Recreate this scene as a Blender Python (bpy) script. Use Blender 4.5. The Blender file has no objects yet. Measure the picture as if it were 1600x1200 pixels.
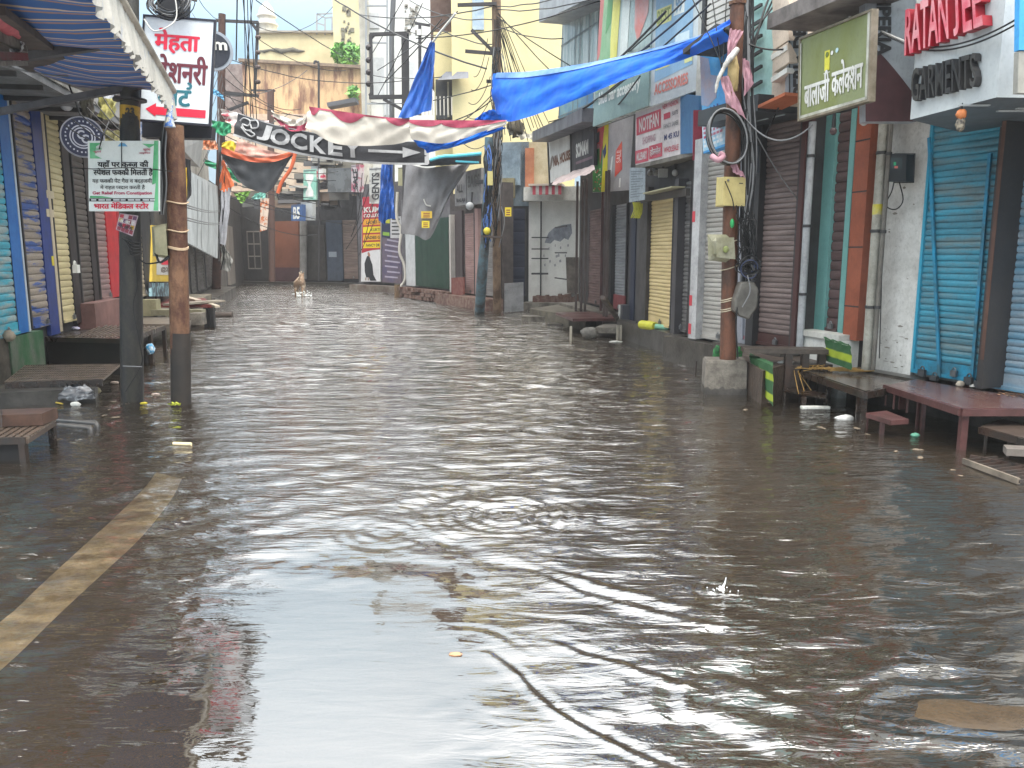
import bpy, bmesh, math, random
import numpy as np
from mathutils import Vector, noise

# ---------------------------------------------------------------- camera, sky, sun, exposure
SC = bpy.context.scene
COL = SC.collection
F = 1250.0
TH = math.atan(205 / F)
CT, ST = math.cos(TH), math.sin(TH)
CAMZ = 1.5
cd = bpy.data.cameras.new('camera'); cam = bpy.data.objects.new('camera', cd); COL.objects.link(cam)
cam.location = (0, 0, CAMZ); cam.rotation_euler = (math.pi / 2 - TH, 0, 0)
cd.sensor_width = 36; cd.lens = 36 * F / 1600; cd.clip_start = 0.05; cd.clip_end = 2000
SC.camera = cam
SC.view_settings.view_transform = 'Standard'; SC.view_settings.look = 'None'
SC.view_settings.exposure = 1.12; SC.view_settings.gamma = 1
W = bpy.data.worlds.new('World'); SC.world = W; W.use_nodes = True
nt = W.node_tree; nt.nodes.clear()
wo = nt.nodes.new('ShaderNodeOutputWorld')
b1 = nt.nodes.new('ShaderNodeBackground'); b2 = nt.nodes.new('ShaderNodeBackground'); ad = nt.nodes.new('ShaderNodeAddShader')
sky = nt.nodes.new('ShaderNodeTexSky'); sky.sky_type = 'NISHITA'; sky.sun_disc = False
sky.sun_elevation = math.radians(58); sky.sun_rotation = math.radians(150); sky.air_density = 1.0; sky.dust_density = 6
b1.inputs['Strength'].default_value = 0.05
nt.links.new(sky.outputs[0], b1.inputs[0])
tc = nt.nodes.new('ShaderNodeTexCoord'); sx = nt.nodes.new('ShaderNodeSeparateXYZ'); rp = nt.nodes.new('ShaderNodeValToRGB')
nt.links.new(tc.outputs['Generated'], sx.inputs[0]); nt.links.new(sx.outputs['Z'], rp.inputs[0])
nzz = nt.nodes.new('ShaderNodeTexNoise'); nzz.inputs['Scale'].default_value = 2.2; nzz.inputs['Detail'].default_value = 5
nt.links.new(tc.outputs['Generated'], nzz.inputs['Vector'])
e = rp.color_ramp.elements                      # overcast: brighter towards the zenith
e[0].position = 0.0; e[0].color = (0.035, 0.058, 0.075, 1)
e[1].position = 0.9; e[1].color = (1.05, 1.02, .96, 1)
m_ = rp.color_ramp.elements.new(0.22); m_.color = (0.055, 0.09, 0.115, 1)
m_ = rp.color_ramp.elements.new(0.42); m_.color = (0.25, 0.292, 0.31, 1)
m_ = rp.color_ramp.elements.new(0.62); m_.color = (0.46, 0.475, 0.475, 1)
mr = nt.nodes.new('ShaderNodeMapRange'); mr.inputs[1].default_value = .3; mr.inputs[2].default_value = .7
mr.inputs[3].default_value = 2.6; mr.inputs[4].default_value = 3.1
nt.links.new(nzz.outputs[0], mr.inputs[0])
nt.links.new(rp.outputs[0], b2.inputs[0]); nt.links.new(mr.outputs[0], b2.inputs[1])
nt.links.new(b1.outputs[0], ad.inputs[0]); nt.links.new(b2.outputs[0], ad.inputs[1]); nt.links.new(ad.outputs[0], wo.inputs[0])
sl = bpy.data.lights.new('sun', 'SUN'); so = bpy.data.objects.new('sun', sl); COL.objects.link(so)
sl.energy = 1.1; sl.angle = math.radians(18); sl.color = (1, .96, .9)
az, el = math.radians(150), math.radians(58)
sdir = Vector((math.sin(az) * math.cos(el), math.cos(az) * math.cos(el), math.sin(el)))
so.rotation_euler = sdir.to_track_quat('Z', 'Y').to_euler()

# ---------------------------------------------------------------- helpers
RND = random.Random(7)
def ray(px, py):
    u, v = (px - 800) / F, (600 - py) / F
    return Vector((u, CT + ST * v, -ST + CT * v))
EYE = Vector((0, 0, CAMZ))
def G(px, py, z=0.0):
    r = ray(px, py); return EYE + r * ((z - CAMZ) / r.z)
def D(px, py, Y):
    r = ray(px, py); return EYE + r * (Y / r.y)

class Pl:
    """vertical plane through two ground points, first = left as seen from the street"""
    def __init__(s, x0, y0, x1, y1):
        s.o = Vector((x0, y0, 0)); s.e = (Vector((x1, y1, 0)) - s.o); s.len = s.e.length; s.e.normalize()
        s.n = Vector((s.e.y, -s.e.x, 0))
        if s.n.dot(EYE - s.o) < 0: s.n = -s.n
    def hit(s, px, py, off=0.0):
        r = ray(px, py); o = s.o + s.n * off
        return EYE + r * ((o - EYE).dot(s.n) / r.dot(s.n))
    def s_(s, px, py=400, off=0.0): return (s.hit(px, py, off) - s.o).dot(s.e)
    def z(s, px, py, off=0.0): return s.hit(px, py, off).z
    def P(s, a, z, off=0.0): return s.o + s.e * a + s.n * off + Vector((0, 0, z))
    def rect(s, pl, pr, z0, z1, off=0.0, py=400):
        a, b = s.s_(pl, py, off), s.s_(pr, py, off)
        return Surf.quad(s.P(a, z1, off), s.P(b, z1, off), s.P(b, z0, off), s.P(a, z0, off))
    def quad(s, tl, tr, br, bl, off=0.0):
        return Surf.quad(*[s.hit(*p, off) for p in (tl, tr, br, bl)])

def crom(pts, n):
    """Catmull-Rom resample of a list of points into n+1 points"""
    pts = [Vector(p) for p in pts]
    if len(pts) == 2: return [pts[0].lerp(pts[1], i / n) for i in range(n + 1)]
    q = [pts[0] * 2 - pts[1]] + pts + [pts[-1] * 2 - pts[-2]]
    m = len(pts) - 1; out = []
    for i in range(n + 1):
        t = i / n * m; k = min(int(t), m - 1); f = t - k
        a, b, c, d = q[k:k + 4]
        out.append(0.5 * ((2 * b) + (c - a) * f + (2 * a - 5 * b + 4 * c - d) * f * f + (3 * b - a - 3 * c + d) * f ** 3))
    return out

class Surf:
    """S(u,v): u left to right, v top to bottom"""
    def __init__(s, top, bot, n=1, wr=0, seed=0, bulge=0):
        s.t = crom(top, n); s.b = crom(bot, n); s.n_ = n; s.wr = wr; s.sd = seed; s.bul = bulge
        a = (s.t[-1] + s.b[-1]) - (s.t[0] + s.b[0]); c = (s.t[0] + s.t[-1]) - (s.b[0] + s.b[-1])
        s.nor = a.cross(c).normalized()
        if s.nor.dot(EYE - s.t[0]) < 0: s.nor = -s.nor
    @staticmethod
    def quad(tl, tr, br, bl): return Surf([tl, tr], [bl, br], 1)
    def p(s, u, v, off=0.0):
        t = min(max(u, -0.2), 1.2) * s.n_; k = min(max(int(t), 0), s.n_ - 1); f = t - k
        a = s.t[k].lerp(s.t[k + 1], f) if 0 <= f <= 1 else s.t[k] + (s.t[k + 1] - s.t[k]) * f
        b = s.b[k].lerp(s.b[k + 1], f) if 0 <= f <= 1 else s.b[k] + (s.b[k + 1] - s.b[k]) * f
        r = a + (b - a) * v
        if s.wr:
            w = (noise.noise(Vector((u * 5 + s.sd, v * 2.3, s.sd))) + .5 * noise.noise(Vector((u * 14 + s.sd, v * 4, 3)))
                 + .35 * math.sin((u * 2.1 + v * 1.3) * 9 + s.sd) - .45 * abs(noise.noise(Vector((u * 24 + v * 5, v * 7 - u * 6, s.sd + 9))))) * s.wr
            r = r + s.nor * w
        if s.bul: r = r + s.nor * (s.bul * math.sin(math.pi * min(max(v, 0), 1)))
        return r + s.nor * off

def origin_of(par):
    o = Vector((0, 0, 0))
    while par is not None: o += par.location; par = par.parent
    return o

class MB:
    def __init__(s): s.v = []; s.f = []; s.m = []; s.sm = []; s.mats = []
    def mi(s, m):
        if m not in s.mats: s.mats.append(m)
        return s.mats.index(m)
    def add(s, vs, fs, m, smooth=False):
        k = len(s.v); s.v += [Vector(v) for v in vs]; i = s.mi(m)
        for f in fs: s.f.append([k + a for a in f]); s.m.append(i); s.sm.append(smooth)
    def obox(s, o, a, b, c, m):
        o, a, b, c = Vector(o), Vector(a), Vector(b), Vector(c)
        if a.cross(b).dot(c) < 0: a, b = b, a
        vs = [o, o + a, o + a + b, o + b]; vs += [p + c for p in vs]
        s.add(vs, [(3, 2, 1, 0), (4, 5, 6, 7), (0, 1, 5, 4), (1, 2, 6, 5), (2, 3, 7, 6), (3, 0, 4, 7)], m); return s
    def box(s, x0, y0, z0, x1, y1, z1, m): return s.obox((x0, y0, z0), (x1 - x0, 0, 0), (0, y1 - y0, 0), (0, 0, z1 - z0), m)
    def pbox(s, pl, s0, s1, z0, z1, f0, f1, m):
        return s.obox(pl.P(s0, z0, f0), pl.e * (s1 - s0), pl.n * (f1 - f0), (0, 0, z1 - z0), m)
    def slab(s, q, th, m, side=None, off=0.0):
        """a quad surface as a slab of thickness th behind its face"""
        A = [q.p(0, 0, off), q.p(1, 0, off), q.p(1, 1, off), q.p(0, 1, off)]; B = [p - q.nor * th for p in A]
        s.add(A, [(0, 1, 2, 3)] if (A[1] - A[0]).cross(A[2] - A[0]).dot(q.nor) > 0 else [(3, 2, 1, 0)], m)
        s.add(A + B, [(4, 5, 6, 7), (0, 4, 5, 1), (1, 5, 6, 2), (2, 6, 7, 3), (3, 7, 4, 0)], side or m); return s
    def tube(s, pts, r, m, n=8, cap=True):
        pts = [Vector(p) for p in pts]; k = len(pts)
        rr = r if isinstance(r, (list, tuple)) else [r] * k
        vs = []; fs = []; ref = None
        for i, p in enumerate(pts):
            d = (pts[min(i + 1, k - 1)] - pts[max(i - 1, 0)]).normalized()
            if ref is None: ref = d.orthogonal().normalized()
            x = (ref - d * ref.dot(d))
            x = x.normalized() if x.length > 1e-6 else d.orthogonal().normalized()
            ref = x; y = d.cross(x)
            for j in range(n):
                a = 2 * math.pi * j / n; vs.append(p + (x * math.cos(a) + y * math.sin(a)) * rr[i])
        for i in range(k - 1):
            for j in range(n):
                fs.append((i * n + j, i * n + (j + 1) % n, (i + 1) * n + (j + 1) % n, (i + 1) * n + j))
        s.add(vs, fs, m, True)
        if cap: s.add(vs[:n], [tuple(range(n))[::-1]], m); s.add(vs[-n:], [tuple(range(n))], m)
        return s
    def bar(s, a, b, w, h, m, up=(0, 0, 1)):
        a, b = Vector(a), Vector(b); d = (b - a); x = d.cross(Vector(up))
        if x.length < 1e-5: x = d.cross(Vector((0, 1, 0)))
        x.normalize(); y = x.cross(d).normalized()
        return s.obox(a - x * w / 2 - y * h / 2, x * w, y * h, d, m)
    def grid(s, fn, nu, nv, m, smooth=True, u0=0, u1=1, v0=0, v1=1):
        vs = [fn(u0 + (u1 - u0) * i / nu, v0 + (v1 - v0) * j / nv) for j in range(nv + 1) for i in range(nu + 1)]
        fs = [(j * (nu + 1) + i, j * (nu + 1) + i + 1, (j + 1) * (nu + 1) + i + 1, (j + 1) * (nu + 1) + i) for j in range(nv) for i in range(nu)]
        s.add(vs, fs, m, smooth); return s
    def cloth(s, S, nu, nv, m, u0=0, u1=1, v0=0, v1=1, off=0.0): return s.grid(lambda u, v: S.p(u, v, off), nu, nv, m, True, u0, u1, v0, v1)
    def poly(s, S, uv, m, off=0.004): s.add([S.p(u, v, off) for u, v in uv], [tuple(range(len(uv)))], m); return s
    def rect(s, S, u0, v0, u1, v1, m, off=0.004): return s.poly(S, [(u0, v0), (u1, v0), (u1, v1), (u0, v1)], m, off)
    def disc(s, c, nor, r, m, n=20, th=.01, ry=None):
        c = Vector(c); nor = Vector(nor).normalized(); x = nor.orthogonal().normalized(); y = nor.cross(x)
        A = [c + x * r * math.cos(2 * math.pi * i / n) + y * (ry or r) * math.sin(2 * math.pi * i / n) for i in range(n)]
        B = [p + nor * th for p in A]
        s.add(A + B, [tuple(range(n))[::-1], tuple(range(n, 2 * n))] + [(i, (i + 1) % n, n + (i + 1) % n, n + i) for i in range(n)], m); return s
    def ball(s, c, r, m, n=10, sq=(1, 1, 1), rough=0.0, seed=1):
        c = Vector(c); vs = []; fs = []
        for j in range(n + 1):
            for i in range(2 * n):
                t, a = math.pi * j / n, math.pi * i / n
                d = Vector((math.sin(t) * math.cos(a), math.sin(t) * math.sin(a), math.cos(t)))
                k = 1 + rough * noise.noise(d * 2.5 + Vector((seed, seed * 2, 0)))
                vs.append(c + Vector((d.x * sq[0], d.y * sq[1], d.z * sq[2])) * r * k)
        for j in range(n):
            for i in range(2 * n): fs.append((j * 2 * n + i, (j + 1) * 2 * n + i, (j + 1) * 2 * n + (i + 1) % (2 * n), j * 2 * n + (i + 1) % (2 * n)))
        s.add(vs, fs, m, True); return s
    def text(s, S, txt, u0, v0, u1, v1, m, off=0.005, bold=0.02, depth=0.0, rot=0, keep=None):
        if any(ord(c) > 0x900 for c in txt) and bold > 0:      # heavy Hindi strokes: several strikes slightly apart
            n = 6; wv = (v1 - v0) * bold * .55; wu = (u1 - u0) * bold * 1.0 / max(1.0, len(txt) * .45)
            for k in range(n):
                a = 2 * math.pi * k / n; du, dv = wu * math.cos(a), wv * math.sin(a)
                s.text(S, txt, u0 + du, v0 + dv, u1 + du, v1 + dv, m, off + k * .0004, 0, depth, rot, keep)
            return s
        V, FS, ED = textmesh(txt, bold)
        P = []
        w, h = (u1 - u0), (v1 - v0)
        for x, y in V:
            if rot == 90: a, b = 1 - y, 1 - x     # reads bottom to top
            elif rot == -90: a, b = y, x          # reads top to bottom
            else: a, b = x, 1 - y
            if rot == 90: a = 1 - y; a, b = 1 - y, 1 - x
            P.append((u0 + a * w, v0 + b * h))
        A = [S.p(u, v, off + depth) for u, v in P]
        s.add(A, FS, m)
        if depth:
            B = [S.p(u, v, off) for u, v in P]; n = len(A)
            s.add(A + B, [(a, b, n + b, n + a) for a, b in ED], keep or m)
        return s
    def islands(s):
        key = {}; idx = [key.setdefault((round(v.x, 4), round(v.y, 4), round(v.z, 4)), len(key)) for v in s.v]
        root = list(range(len(key)))
        def find(a):
            while root[a] != a: root[a] = root[root[a]]; a = root[a]
            return a
        for f in s.f:
            a = find(idx[f[0]])
            for q in f[1:]: root[find(idx[q])] = a
        out = {}
        for f, m, sm in zip(s.f, s.m, s.sm):
            r = find(idx[f[0]]); mb, mp = out.setdefault(r, (MB(), {}))
            nf = []
            for i in f:
                if i not in mp: mp[i] = len(mb.v); mb.v.append(s.v[i])
                nf.append(mp[i])
            mb.f.append(nf); mb.m.append(mb.mi(s.mats[m])); mb.sm.append(sm)
        return [q[0] for q in out.values()]
    def build(s, name, par=None, bevel=0.0):
        if not s.v: return None
        if par is not None and name in EACH:
            parts = s.islands()
            if len(parts) > 1:
                for q in parts: o = q.build(name, par, bevel) if q.v else None
                return o
        if par is not None: org = origin_of(par)
        else:
            xs = [v.x for v in s.v]; ys = [v.y for v in s.v]; zs = [v.z for v in s.v]
            org = Vector(((min(xs) + max(xs)) / 2, (min(ys) + max(ys)) / 2, min(zs)))
        me = bpy.data.meshes.new(name); me.from_pydata([tuple(v - org) for v in s.v], [], s.f)
        for m in s.mats: me.materials.append(m)
        me.polygons.foreach_set('material_index', s.m); me.polygons.foreach_set('use_smooth', s.sm)
        me.update()
        o = bpy.data.objects.new(name, me); COL.objects.link(o)
        if par is not None: o.parent = par
        else: o.location = org
        if bevel:
            bm = o.modifiers.new('bevel', 'BEVEL'); bm.width = bevel; bm.segments = 1; bm.limit_method = 'ANGLE'
        return o

def tag(o, label, cat, group=None):
    o['label'] = label; o['category'] = cat
    if group: o['group'] = group
    return o
def struct(o): o['kind'] = 'structure'; return o
def thing(name, label, cat, loc, group=None):
    o = bpy.data.objects.new(name, None); COL.objects.link(o); o.location = Vector(loc); o.empty_display_size = .2
    return tag(o, label, cat, group)

EACH = {'rib', 'window', 'rope_tie', 'clamp', 'light_slot', 'downlight', 'insulator', 'louvre', 'brace', 'ledge', 'sticker', 'red_paint_mark', 'tile_joint', 'window_bar', 'rubble', 'yellow_band', 'red_panel'}
_tm = {}
def _glyph(txt, bold):
    c = bpy.data.curves.new('t', 'FONT'); c.body = txt; c.size = 1; c.offset = bold; c.resolution_u = 3; c.fill_mode = 'FRONT'
    o = bpy.data.objects.new('t', c); COL.objects.link(o); bpy.context.view_layer.update()
    me = bpy.data.meshes.new_from_object(o.evaluated_get(bpy.context.evaluated_depsgraph_get()))
    bpy.data.objects.remove(o); bpy.data.curves.remove(c)
    V = [(v.co.x, v.co.y) for v in me.vertices]; Fs = [tuple(p.vertices) for p in me.polygons]
    bpy.data.meshes.remove(me); return V, Fs
def _xm(t, b): return max(p[0] for p in _glyph(t, b)[0])
def _cut(V, Fs, x):
    bm = bmesh.new(); vs = [bm.verts.new((a, b, 0)) for a, b in V]
    for f in Fs:
        try: bm.faces.new([vs[i] for i in f])
        except ValueError: pass
    bmesh.ops.bisect_plane(bm, geom=bm.verts[:] + bm.edges[:] + bm.faces[:], plane_co=(x, 0, 0), plane_no=(1, 0, 0), clear_outer=True)
    bm.verts.index_update(); r = [(v.co.x, v.co.y) for v in bm.verts], [tuple(v.index for v in f.verts) for f in bm.faces]
    bm.free(); return r
def textmesh(txt, bold):
    """flat lettering, box-normalised to 0..1; '~' after a consonant makes its half form, '^' a reph over the last one"""
    if (txt, bold) in _tm: return _tm[(txt, bold)]
    V = []; Fs = []; x = 0.0; run = ''; parts = []
    for ch in txt:
        if ch == '~': parts += [(run[:-1], 0), (run[-1], 1)]; run = ''
        elif ch == '^': parts += [(run, 0), ('', 2)]; run = ''
        else: run += ch
    parts.append((run, 0))
    if len(parts) == 1: V, Fs = _glyph(txt, bold)
    else:
        ref = _xm('न', bold)
        for t, k in parts:
            if k == 2:
                n = len(V); A = []
                for i in range(9):
                    a = math.radians(-100 + i * 27)
                    for r in (.10, .16): A.append((x - .10 + r * math.cos(-a) * .8, .83 + r * math.sin(-a) * .8))
                V += A; Fs += [(n + 2 * i, n + 2 * i + 1, n + 2 * i + 3, n + 2 * i + 2) for i in range(8)]
                continue
            if not t: continue
            v, f = _glyph(t, bold); adv = _xm(t + 'न', bold) - ref if t.strip() else .3
            if k == 1:
                c = adv - (.13 if t in 'कफ' else .17); v, f = _cut(v, f, c); adv = c - .015
            n = len(V); V += [(a + x, b) for a, b in v]; Fs += [tuple(n + i for i in q) for q in f]; x += adv
    xs = [p[0] for p in V]; ys = [p[1] for p in V]; x0, x1, y0, y1 = min(xs), max(xs), min(ys), max(ys)
    V = [((a - x0) / (x1 - x0), (b - y0) / (y1 - y0)) for a, b in V]
    cnt = {}
    for f in Fs:
        for a, b in zip(f, f[1:] + f[:1]): cnt[(a, b)] = cnt.get((a, b), 0) + 1
    ED = [(a, b) for (a, b) in cnt if (b, a) not in cnt]
    _tm[(txt, bold)] = (V, Fs, ED); return _tm[(txt, bold)]

# ---------------------------------------------------------------- materials
def lin(h):
    h = h.lstrip('#'); c = [int(h[i:i + 2], 16) / 255 for i in (0, 2, 4)]
    return tuple((x / 12.92 if x <= .04045 else ((x + .055) / 1.055) ** 2.4) for x in c) + (1,)
_mt = {}
def mat(c1, c2=None, rough=.6, metal=0.0, scale=4.0, st=(1, 1, 1), lo=.4, hi=.62, dirt=.25, dscale=1.6, dst=(1, 1, .35), dcol='#2a241e', bump=0.0, bscale=60.0, spec=.4, emit=0):
    key = (c1, c2, rough, metal, scale, st, lo, hi, dirt, dscale, dst, dcol, bump, bscale, spec, emit)
    if key in _mt: return _mt[key]
    m = bpy.data.materials.new('paint_' + c1.strip('#')); m.use_nodes = True; t = m.node_tree; N = t.nodes.new; L = t.links.new
    P = t.nodes['Principled BSDF']; P.inputs['Roughness'].default_value = rough; P.inputs['Metallic'].default_value = metal
    P.inputs['Specular IOR Level'].default_value = spec
    co = N('ShaderNodeTexCoord'); cur = None
    def nz(sc, stretch, lo, hi, det=7):
        mp = N('ShaderNodeMapping'); mp.inputs['Scale'].default_value = stretch; L(co.outputs['Object'], mp.inputs[0])
        n = N('ShaderNodeTexNoise'); n.inputs['Scale'].default_value = sc; n.inputs['Detail'].default_value = det; n.inputs['Roughness'].default_value = .65
        L(mp.outputs[0], n.inputs['Vector'])
        r = N('ShaderNodeMapRange'); r.inputs[1].default_value = lo; r.inputs[2].default_value = hi; L(n.outputs[0], r.inputs[0]); return r.outputs[0]
    def mix(fac, a, b):
        x = N('ShaderNodeMix'); x.data_type = 'RGBA'; L(fac, x.inputs[0])
        for k, q in ((6, a), (7, b)):
            if isinstance(q, tuple): x.inputs[k].default_value = q
            else: L(q, x.inputs[k])
        return x.outputs[2]
    base = lin(c1)
    if c2: cur = mix(nz(scale, st, lo, hi), base, lin(c2))
    else: cur = mix(nz(scale, st, .3, .7), base, tuple(min(1, a * 1.16 + .004) for a in base[:3]) + (1,))
    if dirt:
        d = nz(dscale, dst, .46, .78, 9); mu = N('ShaderNodeMath'); mu.operation = 'MULTIPLY'; mu.inputs[1].default_value = dirt; L(d, mu.inputs[0])
        cur = mix(mu.outputs[0], cur, lin(dcol))
        rr = N('ShaderNodeMapRange'); rr.inputs[3].default_value = rough; rr.inputs[4].default_value = min(1, rough + .25); L(d, rr.inputs[0]); L(rr.outputs[0], P.inputs['Roughness'])
    g = nz(38, (1, 1, .7), .5, .74, 4); gm = N('ShaderNodeMath'); gm.operation = 'MULTIPLY'; gm.inputs[1].default_value = .12 + .35 * dirt; L(g, gm.inputs[0])
    cur = mix(gm.outputs[0], cur, lin(dcol))
    L(cur, P.inputs['Base Color'])
    if bump:
        bn = N('ShaderNodeTexNoise'); bn.inputs['Scale'].default_value = bscale; bn.inputs['Detail'].default_value = 5; L(co.outputs['Object'], bn.inputs['Vector'])
        bb = N('ShaderNodeBump'); bb.inputs['Strength'].default_value = bump; bb.inputs['Distance'].default_value = .01; L(bn.outputs[0], bb.inputs['Height']); L(bb.outputs[0], P.inputs['Normal'])
    _mt[key] = m; return m
def flat(c, rough=.55, dirt=.18, spec=.3): return mat(c, None, rough, dirt=dirt, spec=spec, dscale=4)
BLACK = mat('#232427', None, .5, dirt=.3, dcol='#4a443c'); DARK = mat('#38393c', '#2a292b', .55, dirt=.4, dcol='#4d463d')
VOID = mat('#0f1012', None, .8, dirt=0)
WHITE = mat('#d6d7d2', '#c3c4bf', .6, dirt=.45, dcol='#6f6a60', bump=.15)
PLASTER = mat('#c3c3bd', '#a3a39d', .75, scale=2.5, dirt=.5, dcol='#5e5a54', bump=.3, bscale=25)
CONC = mat('#6f6a62', '#4b4741', .85, scale=6, dirt=.55, dcol='#25221e', bump=.5, bscale=40)
WETCONC = mat('#45413c', '#2e2b27', .3, scale=5, dirt=.5, dcol='#15130f', bump=.4, bscale=30, spec=.6)
IRON = mat('#2b2724', '#3a2a22', .5, scale=10, dirt=.4, dcol='#171412', bump=.2, spec=.5)
WETIRON = mat('#26221f', '#35271f', .25, scale=7, dirt=.5, dcol='#100e0c', bump=.25, spec=.7)
MAROON = mat('#4f3130', '#3f2624', .3, scale=8, dirt=.6, dcol='#231613', bump=.2, spec=.6)
RUST = mat('#4a2e23', '#745640', .7, scale=9, st=(1, 1, .5), dirt=.6, dcol='#241610', bump=.6, bscale=50)
RUST2 = mat('#5e3b2a', '#38261e', .65, scale=7, st=(1, 1, .4), dirt=.6, dcol='#2a1a12', bump=.5, bscale=50)
POLEB = mat('#232427', '#34342f', .5, scale=6, st=(1, 1, .3), dirt=.5, dcol='#4d4940', bump=.3)
CONCP = mat('#a29c92', '#857f76', .85, scale=6, st=(1, 1, .3), dirt=.5, dcol='#4d463e', bump=.3)
GREYP = mat('#8f9092', '#77787a', .6, dirt=.4, dcol='#3a3835')
BRICK = mat('#5d4039', '#77655b', .8, scale=9, dirt=.6, dcol='#2e2621', bump=.5)
WOOD = mat('#5c4a3a', '#3d3128', .5, scale=6, st=(6, 1, 1), dirt=.5, bump=.3)
CABLE = mat('#101113', None, .45, dirt=0); CABLEG = mat('#6a6c6e', None, .5, dirt=0); CABLEW = mat('#bdbdb8', None, .5, dirt=.2)
STEEL = mat('#8c8f92', '#6d7073', .35, metal=.7, dirt=.3)
# ---------------------------------------------------------------- ground, road marking, flood water
def ground_mat():
    m = mat('#3a342d', '#4a4239', .7, scale=1.2, dirt=.5, dcol='#231d18', bump=.5, bscale=70); return m
mb = MB(); mb.add([(-400, -60, -.1), (400, -60, -.1), (400, 900, -.1), (-400, 900, -.1)], [(0, 1, 2, 3)], ground_mat()); struct(mb.build('ground'))
lm = mat('#fbeed0', '#e0cda4', .7, scale=9, st=(1, 1, 1), lo=.42, hi=.62, dirt=.5, dscale=6, dst=(1, 1, 1), dcol='#3d3229')
La = [G(*p, -.096) for p in ((-160, 1080), (0, 972), (66, 912), (126, 857), (180, 808), (226, 762), (244, 738))]
Lb = [G(*p, -.096) for p in ((-130, 1140), (0, 1048), (92, 960), (164, 893), (222, 838), (268, 780), (284, 748))]
mb = MB(); S = Surf(La, Lb, 24); mb.grid(lambda u, v: S.p(u, v), 48, 3, lm)
struct(mb.build('road_marking'))
# low sand bank just under the water, bottom right
mud = mat('#43382b', '#2f261c', .15, scale=3, dirt=.3, bump=.3)
mb = MB(); c0 = G(1545, 1128, -.02)
def mound(u, v):
    a = 2 * math.pi * u; k = 1 + .16 * noise.noise(Vector((math.cos(a) * 1.5, math.sin(a) * 1.5, 5)))
    return Vector((c0.x + math.cos(a) * .62 * v * k, c0.y + math.sin(a) * .23 * v * k, (.004 + .004 * noise.noise(Vector((math.cos(a) * v * 3, math.sin(a) * v * 3, 2)))) - .11 * v ** 3.2))
mb.grid(mound, 48, 10, mud); struct(mb.build('mud_bank'))

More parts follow.
